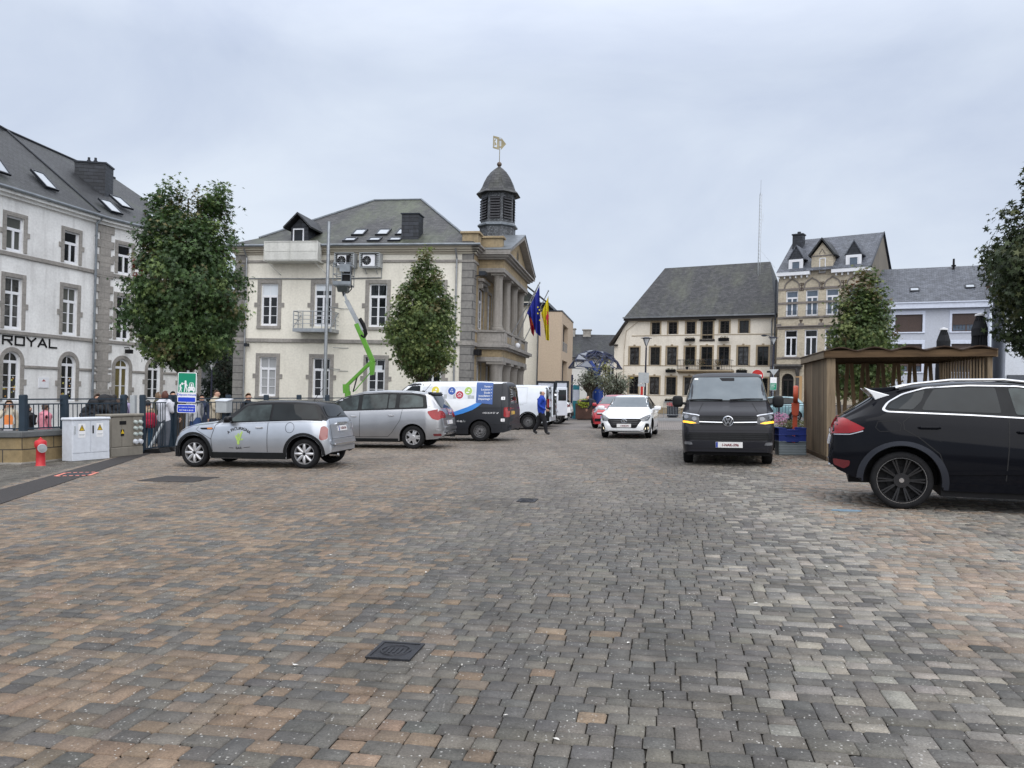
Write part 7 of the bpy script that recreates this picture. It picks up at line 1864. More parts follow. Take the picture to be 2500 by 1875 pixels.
def cabinets():
 a = math.atan2(.80, .39)
 t = thing('white_cabinet', 'white electricity cabinet with two doors and yellow warning triangles', 'cabinet', G(-9.95, 17.4), a, tilt=True)
 W = .93; m = MB(); m.box(0,W,0,.36,0,.92); m.build('body', M['cab_white'], t, bevel=.01)
 l = MB(); l.box(-.02,W+.02,-.03,.39,.92,.99); l.build('lid', M['cab_white'], t, bevel=.02)
 for x0, x1 in ((.01,.44),(.455,W-.01)):
  d = MB(); d.box(x0,x1,-.014,.0,.18,.91); o = d.build('door', M['cab_white'], t, bevel=.005)
  s_ = MB(); s_.box(x0+.13,x0+.30,-.018,-.014,.53,.85); q = s_.build('warning_label', M['vinyl_white'], o)
  tr = MB(); tr.prism([(x0+.145,.685),(x0+.285,.685),(x0+.215,.83)], -.0195,-.018); tr.cur = 1; tr.prism([(x0+.163,.695),(x0+.267,.695),(x0+.215,.80)], -.021,-.0195)
  tr.cur = 0; tr.prism([(x0+.225,.785),(x0+.200,.745),(x0+.215,.745),(x0+.208,.708),(x0+.232,.752),(x0+.217,.752)], -.0225,-.021); tr.build('warning_triangle', [M['vinyl_black'], M['warn_y']], o)
  tx = MB(); tx.box(x0+.15,x0+.28,-.0195,-.018,.595,.608); tx.box(x0+.15,x0+.26,-.0195,-.018,.572,.58); tx.build('small_print', M['grey_paint'], o)
  h = MB(); h.box(x0+.03,x0+.055,-.03,-.014,.62,.80); h.build('handle', M['grey_paint'] if x0 < .1 else M['black'], o)
 b = MB(); b.box(.01,W-.01,-.012,0,.01,.17); b.build('plinth', M['cab_white'], t)
 a = math.atan2(1.0, .31)
 t = thing('stone_cabinet', 'stained grey concrete utility cabinet with round sockets', 'cabinet', G(-9.665, 18.52), a, tilt=True)
 W = 1.02; m = MB(); m.box(0,W,0,.42,0,.97); m.build('body', M['cab_conc'], t, bevel=.012)
 l = MB(); l.box(-.03,W+.03,-.04,.46,.97,1.04); l.build('lid', M['cab_conc'], t, bevel=.02)
 for x0, x1 in ((.02,.33),(.34,.66),(.67,W-.02)):
  d = MB(); d.box(x0,x1,-.014,0,.24,.96); d.build('door', M['cab_conc'], t, bevel=.005)
 b = MB(); b.box(.0,W,-.02,0,.0,.22); b.build('plinth', M['cab_conc'], t, bevel=.01)
 s_ = MB(); s_.box(.26,.47,-.02,-.014,.78,.87); s_.build('name_plate', M['black'], t); s_ = MB(); s_.box(.30,.40,-.02,-.014,.50,.66); s_.build('warning_plate', M['black'], t)
 tr = MB(); tr.prism([(.30,.56),(.40,.56),(.35,.66)], -.024,-.02); tr.build('warning_triangle', M['warn_y'], t)
 for r_ in range(4):
  for c_ in range(2):
   k = MB(); x, z = .74+c_*.16, .84-r_*.15-(.04 if r_ == 3 else 0); R_ = .045 if r_ < 3 else .062
   k.cyl((x,-.014,z),(x+.01,-.09,z-.02), R_, R_*.9, 12); k.cyl((x+.01,-.09,z-.02),(x+.01,-.10,z-.022), R_*.55, n=10); k.build('socket', M['cab_white'] if r_ == 3 else M['socket'], t, smooth=True)
M['cab_white'] = stucco('cabinet_white', (.62,.65,.70), (.36,.37,.38), .3, .35)
M['cab_conc'] = stucco('cabinet_concrete', (.24,.22,.185), (.12,.11,.09), .7, .7)
M['warn_y'] = plain('warning_yellow', (.62,.42,.02), .5, .05)
M['socket'] = plain('pale_green_plastic', (.42,.47,.45), .5, .1)
cabinets()
def hydrant():
 t = thing('fire_hydrant', 'red fire hydrant with a grey side cap in front of the sandstone wall', 'hydrant', G(-10.05, 16.4), R(-25), tilt=True)
 m = MB(); m.lathe([(.105,0),(.09,.02),(.085,.36),(.10,.38),(.115,.40),(.118,.50),(.095,.535),(.05,.55),(.045,.57),(.035,.575)], 20); m.ball((0,0,.585), .022, 8); m.build('body', M['hyd_red'], t, smooth=True)
 c = MB(); c.cyl((.05,-.03,.40),(.17,-.08,.385),.07,n=14); c.build('outlet', M['hyd_red'], t, smooth=True)
 g_ = MB(); g_.cyl((.15,-.07,.385),(.225,-.11,.375),.088,n=18); g_.cyl((.225,-.11,.375),(.235,-.114,.374),.05,n=12); g_.cyl((.235,-.114,.374),(.245,-.118,.373),.02,n=5); g_.build('cap', M['grey_paint'], t)
 d = MB(); d.box(-.10,-.06,-.02,.02,.34,.36); d.build('lug', M['black'], t)
M['hyd_red'] = plain('hydrant_red', (.50,.025,.03), .4, .15, 7)
hydrant()
def dropoff_sign():
 t = thing('dropoff_sign', 'green and blue drop-off sign with white figures beside a car', 'sign', gp(452, 18.5), R(2))
 m = MB(); m.cyl((0,.05,-.3),(0,.05,2.10),.03,n=12); m.build('post', M['galv'], t)
 def plate(z0, z1, nm, bgm):
  w = .222; o = rp([(-w,z0),(w,z0),(w,z1),(-w,z1)], .04)
  b = MB(); b.prism(o, 0, .02); return b.build(nm, bgm, t)
 p1 = plate(1.325, 2.05, 'panel', M['vinyl_white'])
 g_ = MB(); w = .205; g_.prism(rp([(-w,1.57),(w,1.57),(w,2.033),(-w,2.033)], .02), -.003, 0); g_.build('green_field', M['sign_green'], p1)
 b_ = MB(); b_.prism(rp([(-w,1.342),(w,1.342),(w,1.45),(-w,1.45)], .02), -.003, 0); b_.build('blue_field', M['sign_b'], p1)
 f = MB(); Y = (-.006, -.003)
 def disc(x, z, r): f.prism([(x+r*math.cos(k*PI/7), z+r*math.sin(k*PI/7)) for k in range(14)], *Y)
 def limb(pts, w_):
  for a, b in zip(pts, pts[1:]):
   a = Vector((a[0],0,a[1])); b = Vector((b[0],0,b[1])); d = (b-a).normalized(); n_ = Vector((-d.z,0,d.x))*w_/2
   f.prism([(q.x,q.z) for q in (a+n_, a-n_, b-n_, b+n_)], *Y)
 disc(-.155,1.745,.018); limb([(-.155,1.73),(-.15,1.65)],.035); limb([(-.155,1.65),(-.175,1.58)],.018); limb([(-.145,1.65),(-.13,1.58)],.018); limb([(-.155,1.72),(-.19,1.715)],.013); limb([(-.15,1.71),(-.115,1.66)],.013)
 disc(-.035,1.835,.022); limb([(-.035,1.815),(-.03,1.70)],.045); limb([(-.04,1.70),(-.06,1.58)],.022); limb([(-.02,1.70),(.005,1.63),(-.005,1.58)],.02); limb([(-.04,1.79),(-.10,1.775)],.016); limb([(-.02,1.79),(.01,1.72)],.016); disc(-.11,1.775,.028)
 limb([(.05,1.70),(.07,1.80)],.014); limb([(.07,1.80),(.145,1.80)],.014); limb([(.145,1.80),(.165,1.70)],.014)
 f.prism(rp([(.025,1.605),(.19,1.605),(.195,1.68),(.165,1.71),(.05,1.71),(.02,1.68)], .02), *Y); limb([(.05,1.605),(.05,1.575)],.03); limb([(.165,1.605),(.165,1.575)],.03); disc(.11,1.76,.018); limb([(.09,1.73),(.13,1.73)],.03)
 f.build('pictogram', M['vinyl_white'], p1)
 pk = MB()
 for x in (.05,.165): pk.prism([(x+.012*math.cos(k*PI/5), 1.655+.012*math.sin(k*PI/5)) for k in range(10)], -.0075,-.006)
 pk.prism([(.08,1.605),(.135,1.605),(.135,1.617),(.08,1.617)], -.0075,-.006); pk.build('lamp_dots', M['sign_green'], p1)
 M4 = lambda z: Matrix.Translation((0,-.0045,z)) @ Matrix.Rotation(PI/2, 4, 'X')
 flat_text('Dépose-minute', .072, M['sign_b'], p1, M4(1.492), bold=.012)
 p2 = plate(1.075, 1.285, 'panel', M['vinyl_white'])
 b2 = MB(); b2.prism(rp([(-.208,1.09),(.208,1.09),(.208,1.27),(-.208,1.27)], .025), -.003, 0); b2.build('blue_field', M['sign_b'], p2)
 flat_text('DU LUNDI AU VENDREDI', .0335, M['vinyl_white'], p2, M4(1.20), bold=.012); flat_text('DE 7H45 À 8H30', .046, M['vinyl_white'], p2, M4(1.125), bold=.012)
M['sign_green'] = plain('sign_green', (.0,.22,.12), .4, .04); M['sign_b'] = plain('sign_blue', (.01,.05,.50), .4, .04)
dropoff_sign()
t = thing('letter_box', 'grey metal letter box on a post behind the silver hatchback', 'letter box', gp(545, 22.0), R(-6))
m = MB(); m.prismx([(-.2,1.0),(.16,1.0),(.16,1.38),(-.2,1.32)], -.16, .16); m.build('body', M['grey_paint'], t, bevel=.01)
m = MB(); m.prismx([(-.22,1.325),(.18,1.385),(.18,1.41),(-.22,1.35)], -.18, .18); m.build('lid', M['cab_white'], t); m = MB(); m.box(-.04,.04,-.04,.04,-.2,1.0); m.build('post', M['fence'], t)
def coats():
 t = thing('coat_heap', 'heap of black quilted coats hung over the school fence', 'coats', G(-11.15, 20.6), 0)
 r = random.Random(4)
 for k in range(7):
  m = MB(); x, y, z = r.uniform(-.34,.34), r.uniform(-.15,.15), .78+.085*k+r.uniform(-.05,.05)
  for j in range(9): a = r.uniform(0, 6.28); m.ball((x+.26*math.cos(a), y+.12*math.sin(a), z+r.uniform(-.06,.14)), r.uniform(.11,.19), 10, (1.2,.8,r.uniform(.6,1.0)))
  m.tube([(x+r.uniform(-.3,.3), y-.18, z+.1), (x+r.uniform(-.35,.35), y-.24, z-.12), (x+r.uniform(-.35,.35), y-.2, z-.34)], [.075,.065,.05], 7)
  m.build('coat', M['coat'], t, smooth=True)
 l = MB()
 for x in (-.4,.4): l.cyl((x,0,0),(x,0,.9),.02,n=6)
 l.bar((-.4,0,.85),(.4,0,.85),.03,.03); l.build('rack', M['dark_metal'], t)
M['coat'] = plain('black_cloth', (.012,.012,.014), .75, .3, 8)
coats()
# ---- right: timber shelter, parasols, bollard, crates, planters
def shelter():
 PY = -R(12)
 t = thing('timber_shelter', 'slatted timber shelter with a folded roof and V-shaped slats at the back', 'shelter', G(7.15, 17.5), PY, tilt=True)
 W, D, H = 3.43, 3.2, 2.34
 def planks(nm, x0, y0, x1, y1, z0, z1, w, gap, th, lean=0, mt='timber'):
  m = MB(); a = Vector((x0,y0,0)); b = Vector((x1,y1,0)); L = (b-a).length; d = (b-a)/L; k = 0
  while k+w <= L+.01:
   p = a+d*(k+w/2); j = NOISE.uniform(-.008,.008); m.bar((p.x,p.y,z0+NOISE.uniform(-.01,.01)),(p.x+lean*d.x,p.y+lean*d.y,z1), th, w, (d.x, d.y, 0)); k += w+gap
  return m.build(nm, M[mt], t)
 planks('slat_wall', .05, .03, .05, D-.03, .10, H, .098, .010, .035)
 planks('slat_wall', .11, .08, .11, D-.03, .10, H, .05, .06, .03, mt='timber_dark')
 planks('slat_wall', W-.05, .03, W-.05, D-.03, .10, H, .06, .13, .035)
 planks('slat_wall', .10, .02, .20, .02, .10, H, .098, .012, .03)
 for nm, p in (('base_rail', (0,.1,0,D,.0,.10)), ('base_rail', (W-.1,W,0,D,0,.10)), ('base_rail', (0,W,D-.1,D,0,.10))):
  m = MB(); m.box(*p); m.build(nm, M['timber_dark'], t)
 n = 9; m = MB(); sp = W/n
 for k in range(n+1):
  x = k*sp
  for sg in (-1, 1):
   x2 = x+sg*sp*.5
   if -.05 < x2 < W+.05: m.bar((x2, D-.06+.02*sg, .10),(x+sg*.05, D-.06+.02*sg, H),.09,.03,(0,1,0))
 m.build('back_slats', M['timber_back'], t)
 for x, y in ((.06,.06),(W-.06,.06),(.06,D-.06),(W-.06,D-.06)):
  m = MB(); m.box(x-.05,x+.05,y-.05,y+.05,0,H); m.build('post', M['timber'], t)
 for p in ((-.06,W+.04,-.12,-.06,H+.01,H+.165), (-.06,W+.06,D,D+.06,H-.02,H+.18)):
  m = MB(); m.box(*p); m.build('beam', M['timber_x'], t)
 for p in ((-.07,-.02,-.06,D,H-.0,H+.18),(W+.02,W+.07,-.06,D,H-.0,H+.18)):
  m = MB(); m.box(*p); m.build('beam', M['timber_y'], t)
 m = MB()
 for k in range(5): m.box(.02,W-.02,.3+k*.62,.36+k*.62,H+.02,H+.12)
 m.build('rafters', M['timber_dark'], t)
 nr = 5; m = MB(); st = (W+.12)/nr
 for k in range(nr):
  x = -.08+k*st; K = 8; pts = [(x+st*i/K, H+.165+.085*math.sin(PI*i/K)**1.5) for i in range(K+1)]
  m.prism(pts+[(a, b-.025) for a, b in reversed(pts)], -.16, D+.1)
 m.build('roof', M['timber_roof'], t)
M['timber'] = wood('weathered_timber', (.135,.105,.072), (.28,.222,.152))
M['timber_x'] = wood('stained_beam', (.04,.026,.016), (.135,.088,.048), 'x')
M['timber_y'] = wood('grey_beam', (.17,.14,.10), (.28,.23,.17), 'y')
M['timber_dark'] = wood('dark_timber', (.06,.042,.028), (.11,.08,.05))
M['timber_back'] = wood('brown_timber', (.17,.12,.075), (.28,.205,.13))
M['timber_roof'] = wood('roof_board', (.028,.02,.016), (.065,.042,.03), 'y')
shelter()
def parasol(lab, u, d, h):
 t = thing('parasol', lab, 'parasol', gp(u, d), 0, 'closed black parasols behind the shelter')
 p = MB(); p.cyl((0,0,0),(0,0,h-.1),.03,n=8); p.cyl((0,0,0),(0,0,.06),.3,n=16); p.build('pole', M['dark_metal'], t)
 n = 16; prof = [(.17,h-2.25),(.185,h-2.1),(.19,h-1.4),(.17,h-.70),(.175,h-.46),(.135,h-.28),(.085,h-.10),(.04,h-.05)]
 m = MB(); vs = []; fs = []
 for r, z in prof:
  for i in range(n*2): q = r*(1+.14*math.cos(i*PI)*(1 if r > .12 else .3)); a = PI*i/n; vs.append((q*math.cos(a), q*math.sin(a), z+.02*math.sin(i*2.1)))
 N2 = n*2
 for j in range(len(prof)-1):
  for i in range(N2): fs.append((j*N2+i, j*N2+(i+1)%N2, (j+1)*N2+(i+1)%N2, (j+1)*N2+i))
 m.add(vs, fs); m.build('canopy', M['parasol'], t)
 f = MB(); f.lathe([(.20,h-.66),(.205,h-.46),(.14,h-.26)], 20, cap=False); f.build('flap', M['parasol'], t)
 c = MB(); c.lathe([(.13,h-.10),(.12,h-.05),(.02,h-.02)], 14); c.build('cap', M['vinyl_white'], t)
M['parasol'] = plain('black_canvas', (.014,.015,.018), .8, .25, 6)
parasol('closed black parasol behind the shelter, the lower and further one', 2297, 25.0, 3.72); parasol('closed black parasol behind the shelter, the taller and nearer one', 2384, 21.5, 3.82)
t = thing('bollard', 'grey bollard with white reflective bands behind the estate car', 'bollard', G(6.80, 16.35), 0, tilt=True)
m = MB(); m.lathe([(.075,0),(.072,.6),(.055,.62),(.055,.80),(.04,.84),(.0,.85)], 16); m.build('body', plain('bollard_grey', (.075,.08,.085), .5, .15), t, smooth=True)
for z in (.64,.73): m = MB(); m.lathe([(.058,z),(.058,z+.065)], 16, cap=False); m.build('reflector', M['vinyl_white'], t)
M['orange'] = plain('orange_plastic', (.58,.10,.045), .45, .12, 5)
def crate(name, lab, x, y, z, w, d, h, mt, group, lattice):
 t = thing(name, lab, 'crate', G(x, y, z), R(-6), group, tilt=True)
 m = MB(); e = .02
 m.box(-w/2,w/2,-d/2,d/2,0,.012)
 for sg in (-1, 1):
  m.box(-w/2,w/2,sg*(d/2-.008)-.008,sg*(d/2-.008)+.008,.012,h-.05); m.box(sg*(w/2-.008)-.008,sg*(w/2-.008)+.008,-d/2+.016,d/2-.016,.012,h)
  for x0, x1 in ((-w/2,-w/4),(w/4,w/2)): m.box(x0,x1,sg*(d/2-.008)-.008,sg*(d/2-.008)+.008,h-.05,h)
 m.build('body', mt, t)
 r = MB()
 for sg in (-1, 1):
  y0 = sg*d/2; r.tube([(-w/2-.01,y0,h),(-w/4,y0,h),(-w/4+.04,y0,h-.05),(w/4-.04,y0,h-.05),(w/4,y0,h),(w/2+.01,y0,h)], .014, 6); r.tube([(sg*(w/2),-d/2,h),(sg*(w/2),d/2,h)], .014, 6)
 r.build('rim', mt, t)
 if lattice:
  g_ = MB()
  for zz in (.03,.10,.17,.24): g_.box(-w/2,w/2,-d/2-.008,-d/2,zz,zz+.02)
  for k in range(24): xx = -w/2+.04+k*(w-.08)/23; g_.box(xx-.005,xx+.005,-d/2-.006,-d/2,.03,.25)
  g_.build('lattice', M['crate_light'], t)
M['crate_grey'] = plain('grey_crate', (.13,.16,.18), .5, .1); M['crate_light'] = plain('pale_grey_crate', (.24,.28,.30), .5, .1); M['crate_blue'] = plain('blue_crate', (.012,.03,.19), .45, .1)
crate('crate', 'grey slotted plastic crate at the bottom of the stack', 7.02, 19.4, 0, .66, .42, .34, M['crate_grey'], 'stacked plastic crates', True)
crate('crate', 'blue plastic crate in the middle of the stack', 7.02, 19.4, .335, .66, .42, .17, M['crate_blue'], 'stacked plastic crates', False)
crate('crate', 'blue plastic crate on top of the stack', 7.02, 19.4, .50, .66, .42, .175, M['crate_blue'], 'stacked plastic crates', False)
def orange_post():
 t = thing('orange_post', 'orange plastic post with a round head behind the crates', 'post', G(7.52, 20.5), R(70))
 m = MB(); m.box(-.05,.05,-.06,.06,0,1.0); m.build('stem', M['orange'], t, bevel=.012)
 b = MB(); b.prismx(rp([(-.07,.95),(.07,.95),(.10,1.12),(.10,1.30),(-.10,1.30),(-.10,1.12)], .04), -.085,.085); b.build('body', M['orange'], t, bevel=.01)
 d = MB(); d.lathe([(.10,-.055),(.23,-.06),(.245,0),(.23,.06),(.10,.055)], 26, (0,0,1.52), 'y'); d.build('head', M['orange'], t, smooth=True)
orange_post()
M['petal'] = leafmat('pink_petals', (.45,.10,.28), (.62,.22,.42), (.72,.45,.58)); M['petal_r'] = leafmat('red_petals', (.40,.02,.03), (.55,.05,.06)); M['leaf_lime'] = leafmat('lime_foliage', (.20,.28,.02), (.36,.42,.05)); M['leaf_mid'] = leafmat('planter_foliage', (.06,.08,.03), (.12,.13,.05), (.22,.19,.08))
def planter(name, lab, x, y, w, d, h, mt, fl, yaw=-11, zf=.2, taper=.0, group=None):
 t = thing(name, lab, 'planter', G(x, y), R(yaw), group, tilt=True)
 m = MB(); a = taper; vs = [(-w/2+a,-d/2+a,.06),(w/2-a,-d/2+a,.06),(w/2-a,d/2-a,.06),(-w/2+a,d/2-a,.06),(-w/2,-d/2,h),(w/2,-d/2,h),(w/2,d/2,h),(-w/2,d/2,h)]
 m.add(vs, [(0,3,2,1),(0,1,5,4),(1,2,6,5),(2,3,7,6),(3,0,4,7)]); m.box(-w/2-.015,w/2+.015,-d/2-.015,-d/2+.03,h-.04,h+.01); m.box(-w/2-.015,w/2+.015,d/2-.03,d/2+.015,h-.04,h+.01); m.box(-w/2-.015,-w/2+.03,-d/2,d/2,h-.04,h+.01); m.box(w/2-.03,w/2+.015,-d/2,d/2,h-.04,h+.01); m.box(-w/2+.1,w/2-.1,-d/2+.1,d/2-.1,0,.06)
 m.build('box', mt, t); s_ = MB(); s_.box(-w/2+.03,w/2-.03,-d/2+.03,d/2-.03,h-.08,h-.05); s_.build('soil', M['darkstone'], t)
 r = random.Random(int(x*100))
 for nm, mtl, c, rad, n, sz in fl:
  f = MB(); leaf_clump(f, c, rad, n, sz, r); f.build(nm, mtl, t)
 return t
planter('flower_planter', 'dark planter of pink flowers and grassy leaves behind the crates', 7.95, 21.8, .95, .5, .58, M['dark_metal'], [('foliage', M['leaf_mid'], (.05,0,.66), (.5,.26,.16), 700, .07), ('flowers', M['petal'], (-.32,0,.84), (.26,.24,.20), 300, .05)])
planter('flower_planter', 'dark planter half hidden behind the dark van', 6.95, 21.2, .7, .45, .62, M['black'], [('foliage', M['leaf_mid'], (0,0,.70), (.32,.2,.14), 300, .07), ('flowers', M['petal'], (.05,0,.82), (.28,.2,.16), 160, .05)])
M['corten'] = plain('rusty_steel', (.062,.030,.022), .75, .3, 3)
planter('corten_planter', 'rust-brown steel planter with lime green trailing leaves', 4.62, 47.5, 1.25, 1.25, .98, M['corten'], [('foliage', M['leaf_lime'], (-.1,-.55,1.0), (.55,.25,.30), 420, .13), ('shrub', M['leaf_box'], (0,.1,1.1), (.6,.5,.2), 260, .12)], -12)
planter('corten_planter', 'rust-brown steel planter mostly hidden by the red hatchback', 6.1, 46.5, 1.2, 1.2, .9, M['corten'], [('foliage', M['leaf_box'], (0,0,1.0), (.6,.5,.18), 260, .12)], -12)
planter('flower_planter', 'grey planter of red flowers by the steps of the old house', 10.85, 52, .75, .6, .75, M['dark_metal'], [('flowers', M['petal_r'], (0,0,.88), (.4,.3,.16), 220, .09)])
# ---- street furniture across the square
def lantern_post(lab, u, d, h, extra=False):
 t = thing('street_lamp', lab, 'street lamp', gp(u, d), 0)
 p = MB(); p.cyl((0,0,0),(0,0,.9),.085,.075,12); p.cyl((0,0,.9),(0,0,h-.55),.06,.045,12); p.build('pole', M['lamp_blue'], t)
 f = MB()
 for k in range(4):
  a = PI/4+k*PI/2; f.tube([(0,0,h-.55),(.24*math.cos(a),.24*math.sin(a),h-.03)], .016, 5)
 f.lathe([(.33,h-.03),(.33,h),(.10,h+.05)], 4); f.build('lantern', M['lamp_blue'], t)
 g_ = MB(); g_.lathe([(.03,h-.45),(.20,h-.05)], 8); g_.build('glass', M['lamp_glass'], t)
 if extra:
  a = MB(); a.tube([(0,0,h-.35),(-.25,0,h+.1),(-.5,0,h+.12)], .03, 6); a.ball((-.6,0,h+.12), .2, 10, (1,.55,.35)); a.build('arm', M['dark_metal'], t)
M['lamp_blue'] = plain('dark_blue_paint', (.018,.020,.040), .4, .1, 4, .2)
n = N('lantern_glass'); n.fin((.55,.57,.58), .1, .5); M['lamp_glass'] = n.m
lantern_post('slim dark street lamp with a tapered lantern behind the white hatchback', 1573, 45, 4.85)
lantern_post('dark street lamp with a second lamp arm by the brick house', 1883, 50, 5.25, True)
def sign(name, lab, u, d, parts, post=(0, 3), cat='sign', rz=0):
 t = thing(name, lab, cat, gp(u, d), rz)
 p = MB(); p.cyl((0,.04,0),(0,.04,post[1]),.03,n=8); p.build('post', M['galv'] if cat != 'x' else M['dark_metal'], t)
 for nm, outl, mt, y0, y1 in parts: m = MB(); m.prism(outl, y0, y1); m.build(nm, M[mt], t)
 return t
circ = lambda z, r, k=28: [(r*math.cos(2*PI*i/k), z+r*math.sin(2*PI*i/k)) for i in range(k)]
sign('no_entry_sign', 'red no-entry sign showing above the dark van', 1846, 43, [('disc', circ(2.60,.33), 'red', 0, .02), ('bar', [(-.24,2.54),(.24,2.54),(.24,2.66),(-.24,2.66)], 'vinyl_white', -.006, 0), ('rim', circ(2.60,.345), 'vinyl_white', .002, .018)], (0,2.85))
sign('grey_sign_back', 'grey back of a road sign beside the slim street lamp', 1567, 44, [('panel', rp([(-.26,2.20),(.34,2.20),(.34,2.80),(-.26,2.80)], .04), 'grey_paint', 0, .02), ('sub_panel', rp([(-.28,2.0),(.14,2.0),(.14,2.17),(-.28,2.17)], .02), 'grey_paint', 0, .02), ('red_panel', [(-.12,1.5),(.02,1.5),(.02,2.0),(-.12,2.0)], 'red', -.01, .02)], (0,2.8))
t = sign('parking_sign', 'green and white parking notice on a post by the brick house', 1886, 48, [('panel', rp([(-.2,1.82),(.2,1.82),(.2,2.62),(-.2,2.62)], .03), 'vinyl_white', 0, .02), ('green_field', [(-.19,1.84),(.19,1.84),(.19,2.26),(-.19,2.26)], 'sign_green', -.005, 0), ('arrow_sign', [(0,2.72),(.3,3.12),(-.3,3.12)], 'grey_paint', -.01, .01), ('plate', [(-.42,2.9),(-.1,2.9),(-.1,3.02),(-.42,3.02)], 'black', .01, .03)], (0,3.3))
m = MB()
for k, w in enumerate((.28,.22,.26,.16)): m.box(-.15,-.15+w,-.007,-.005,2.18-k*.08,2.20-k*.08)
m.box(-.1,.1,-.007,-.001,2.46,2.50); m.build('lettering', M['vinyl_white'], t)
def mast():
 b = th(0,0,0); p = PX(1853, 636, 66.0)
 t = thing('lattice_mast', 'thin white lattice aerial mast above the roof of the old house', 'mast', p, 0)
 m = MB(); H = 6.9
 for k in range(3): a = k*2.094; m.tube([(.11*math.cos(a),.11*math.sin(a),-2),(.11*math.cos(a),.11*math.sin(a),H-1.2)], .018, 4)
 z = -.2
 while z < H-1.3:
  for k in range(3): a, b_ = k*2.094, (k+1)*2.094; m.tube([(.11*math.cos(a),.11*math.sin(a),z),(.11*math.cos(b_),.11*math.sin(b_),z+.3)], .010, 4)
  z += .3
 m.cyl((0,0,H-1.3),(0,0,H),.015,n=5); m.cyl((.25,0,3.3),(.25,0,4.0),.012,n=4); m.bar((0,0,3.5),(.25,0,3.5),.02,.02); m.build('lattice', M['galv'], t)
 w = MB(); w.tube([(0,0,1.0),(1.4,0,-.6)], .008, 4); w.build('stay_wire', M['galv'], t)
mast()
def steel_tree():
 d = 50.0; b = gp(1455, d); t = thing('steel_tree', 'blue steel tree sculpture with a dome of struts and grey panels', 'sculpture', b, 0)
 def L(u, v, dd=0): return PX(u, v, d+dd)-b
 tr = MB(); tr.tube([(0.1,0,-.1), L(1460,945), L(1462,925)], [.42,.34,.26], 10); tr.tube([L(1462,927), L(1452,905), L(1439,882)], [.26,.20,.17], 8); tr.tube([L(1460,922), L(1443,905,.3), L(1424,892,.6)], [.14,.11,.07], 8); tr.tube([L(1458,915), L(1468,900,-.4), L(1478,886,-.8)], [.13,.09,.05], 8); tr.tube([L(1458,915), L(1462,900,.8), L(1470,878,1.4)], [.12,.09,.05], 8)
 tr.build('trunk', M['steel_blue'], t, smooth=True)
 c = L(1451, 928); R_ = 1.72; ms = MB(); pn = MB(); r = random.Random(8)
 def sp(i, j, n):
  el = R(24)+R(66)*j/4; az = 2*PI*(i+.5*(j % 2))/n; q = R_*(1+.05*math.sin(i*2.1+j)); return c+Vector((q*1.15*math.cos(el)*math.cos(az), q*1.15*math.cos(el)*math.sin(az), q*1.08*math.sin(el)))
 n = 11
 for j in range(4):
  for i in range(n):
   a, e_ = sp(i,j,n), sp(i+1,j,n); f, g_ = sp(i,j+1,n), sp(i-1 if j % 2 == 0 else i+1,j+1,n)
   ms.tube([a,e_],.021,5); ms.tube([a,f],.021,5); ms.tube([a,g_],.021,5)
   if r.random() < .34: k = (a+e_+f)/3; pn.add([k+(q-k)*.86 for q in (a,e_,f)]+[k+(q-k)*.86+Vector((0,0,.03)) for q in (a,e_,f)], [(0,1,2),(5,4,3),(0,3,4,1),(1,4,5,2),(2,5,3,0)])
 ms.build('struts', M['steel_dark'], t); pn.build('panels', M['panel_grey'], t)
 lg = MB(); lg.cyl(L(1397,915), (L(1397,915).x,L(1397,915).y,-.1),.06,n=8); lg.build('leg', M['steel_dark'], t)
M['steel_blue'] = plain('cobalt_paint', (.012,.045,.24), .4, .1, 4); M['steel_dark'] = plain('navy_paint', (.014,.022,.07), .4, .1, 4); M['panel_grey'] = plain('grey_solar_panel', (.15,.165,.20), .25, .2, 3)
steel_tree()
def notice(lab, u, d, w, posters):
 t = thing('notice_board', lab, 'notice board', gp(u, d), R(-8), 'notice boards behind the vans')
 m = MB(); m.box(-w/2,w/2,-.02,.05,.75,2.25); m.build('panel', M['pale_trim'], t); f = MB()
 for x in (-w/2-.05, w/2+.05): f.box(x-.06,x+.06,-.06,.08,0,2.36)
 f.box(-w/2-.05,w/2+.05,-.05,.07,2.25,2.36); f.box(-w/2-.05,w/2+.05,-.05,.07,.68,.75); f.build('frame', M['dark_metal'], t)
 for x0, x1, z0, z1, mt in posters: q = MB(); q.box(x0,x1,-.03,-.02,z0,z1); q.build('poster', M[mt], t)
notice('glazed notice board with a yellow poster beside the white crossover', 1370, 46, .60, ((-.24,.08,1.45,1.95,'warn_y'),(.12,.26,1.3,1.7,'vinyl_white')))
notice('glazed notice board standing just left of the one with the yellow poster', 1331, 46.6, .95, ((-.4,-.1,1.3,1.9,'sign_b'),(.0,.35,1.35,1.9,'vinyl_white')))
t = thing('info_totem', 'teal and white information totem under the blue steel tree', 'totem', gp(1405, 49), R(-8))
m = MB(); m.box(-.21,.21,-.05,.05,0,2.15); m.build('body', plain('teal_panel', (.02,.20,.26), .4), t, bevel=.01)
m = MB(); m.box(-.19,.19,-.056,-.05,1.15,1.85); m.build('map_panel', M['pale_trim'], t)
fence_run('white_railing', 'low white railing behind the rust-brown planter', [(3.7,50.6),(4.9,50.3),(6.2,50.0)], .05, 'railing', .2, .06, None, 1.0)
fence_run('dark_railing', 'dark railing between the flower planters and the teal car', [(12.4,39.5),(13.6,39.2),(14.8,38.9),(16.4,38.5)], .05, 'railing', .16, .10, None, 1.15)
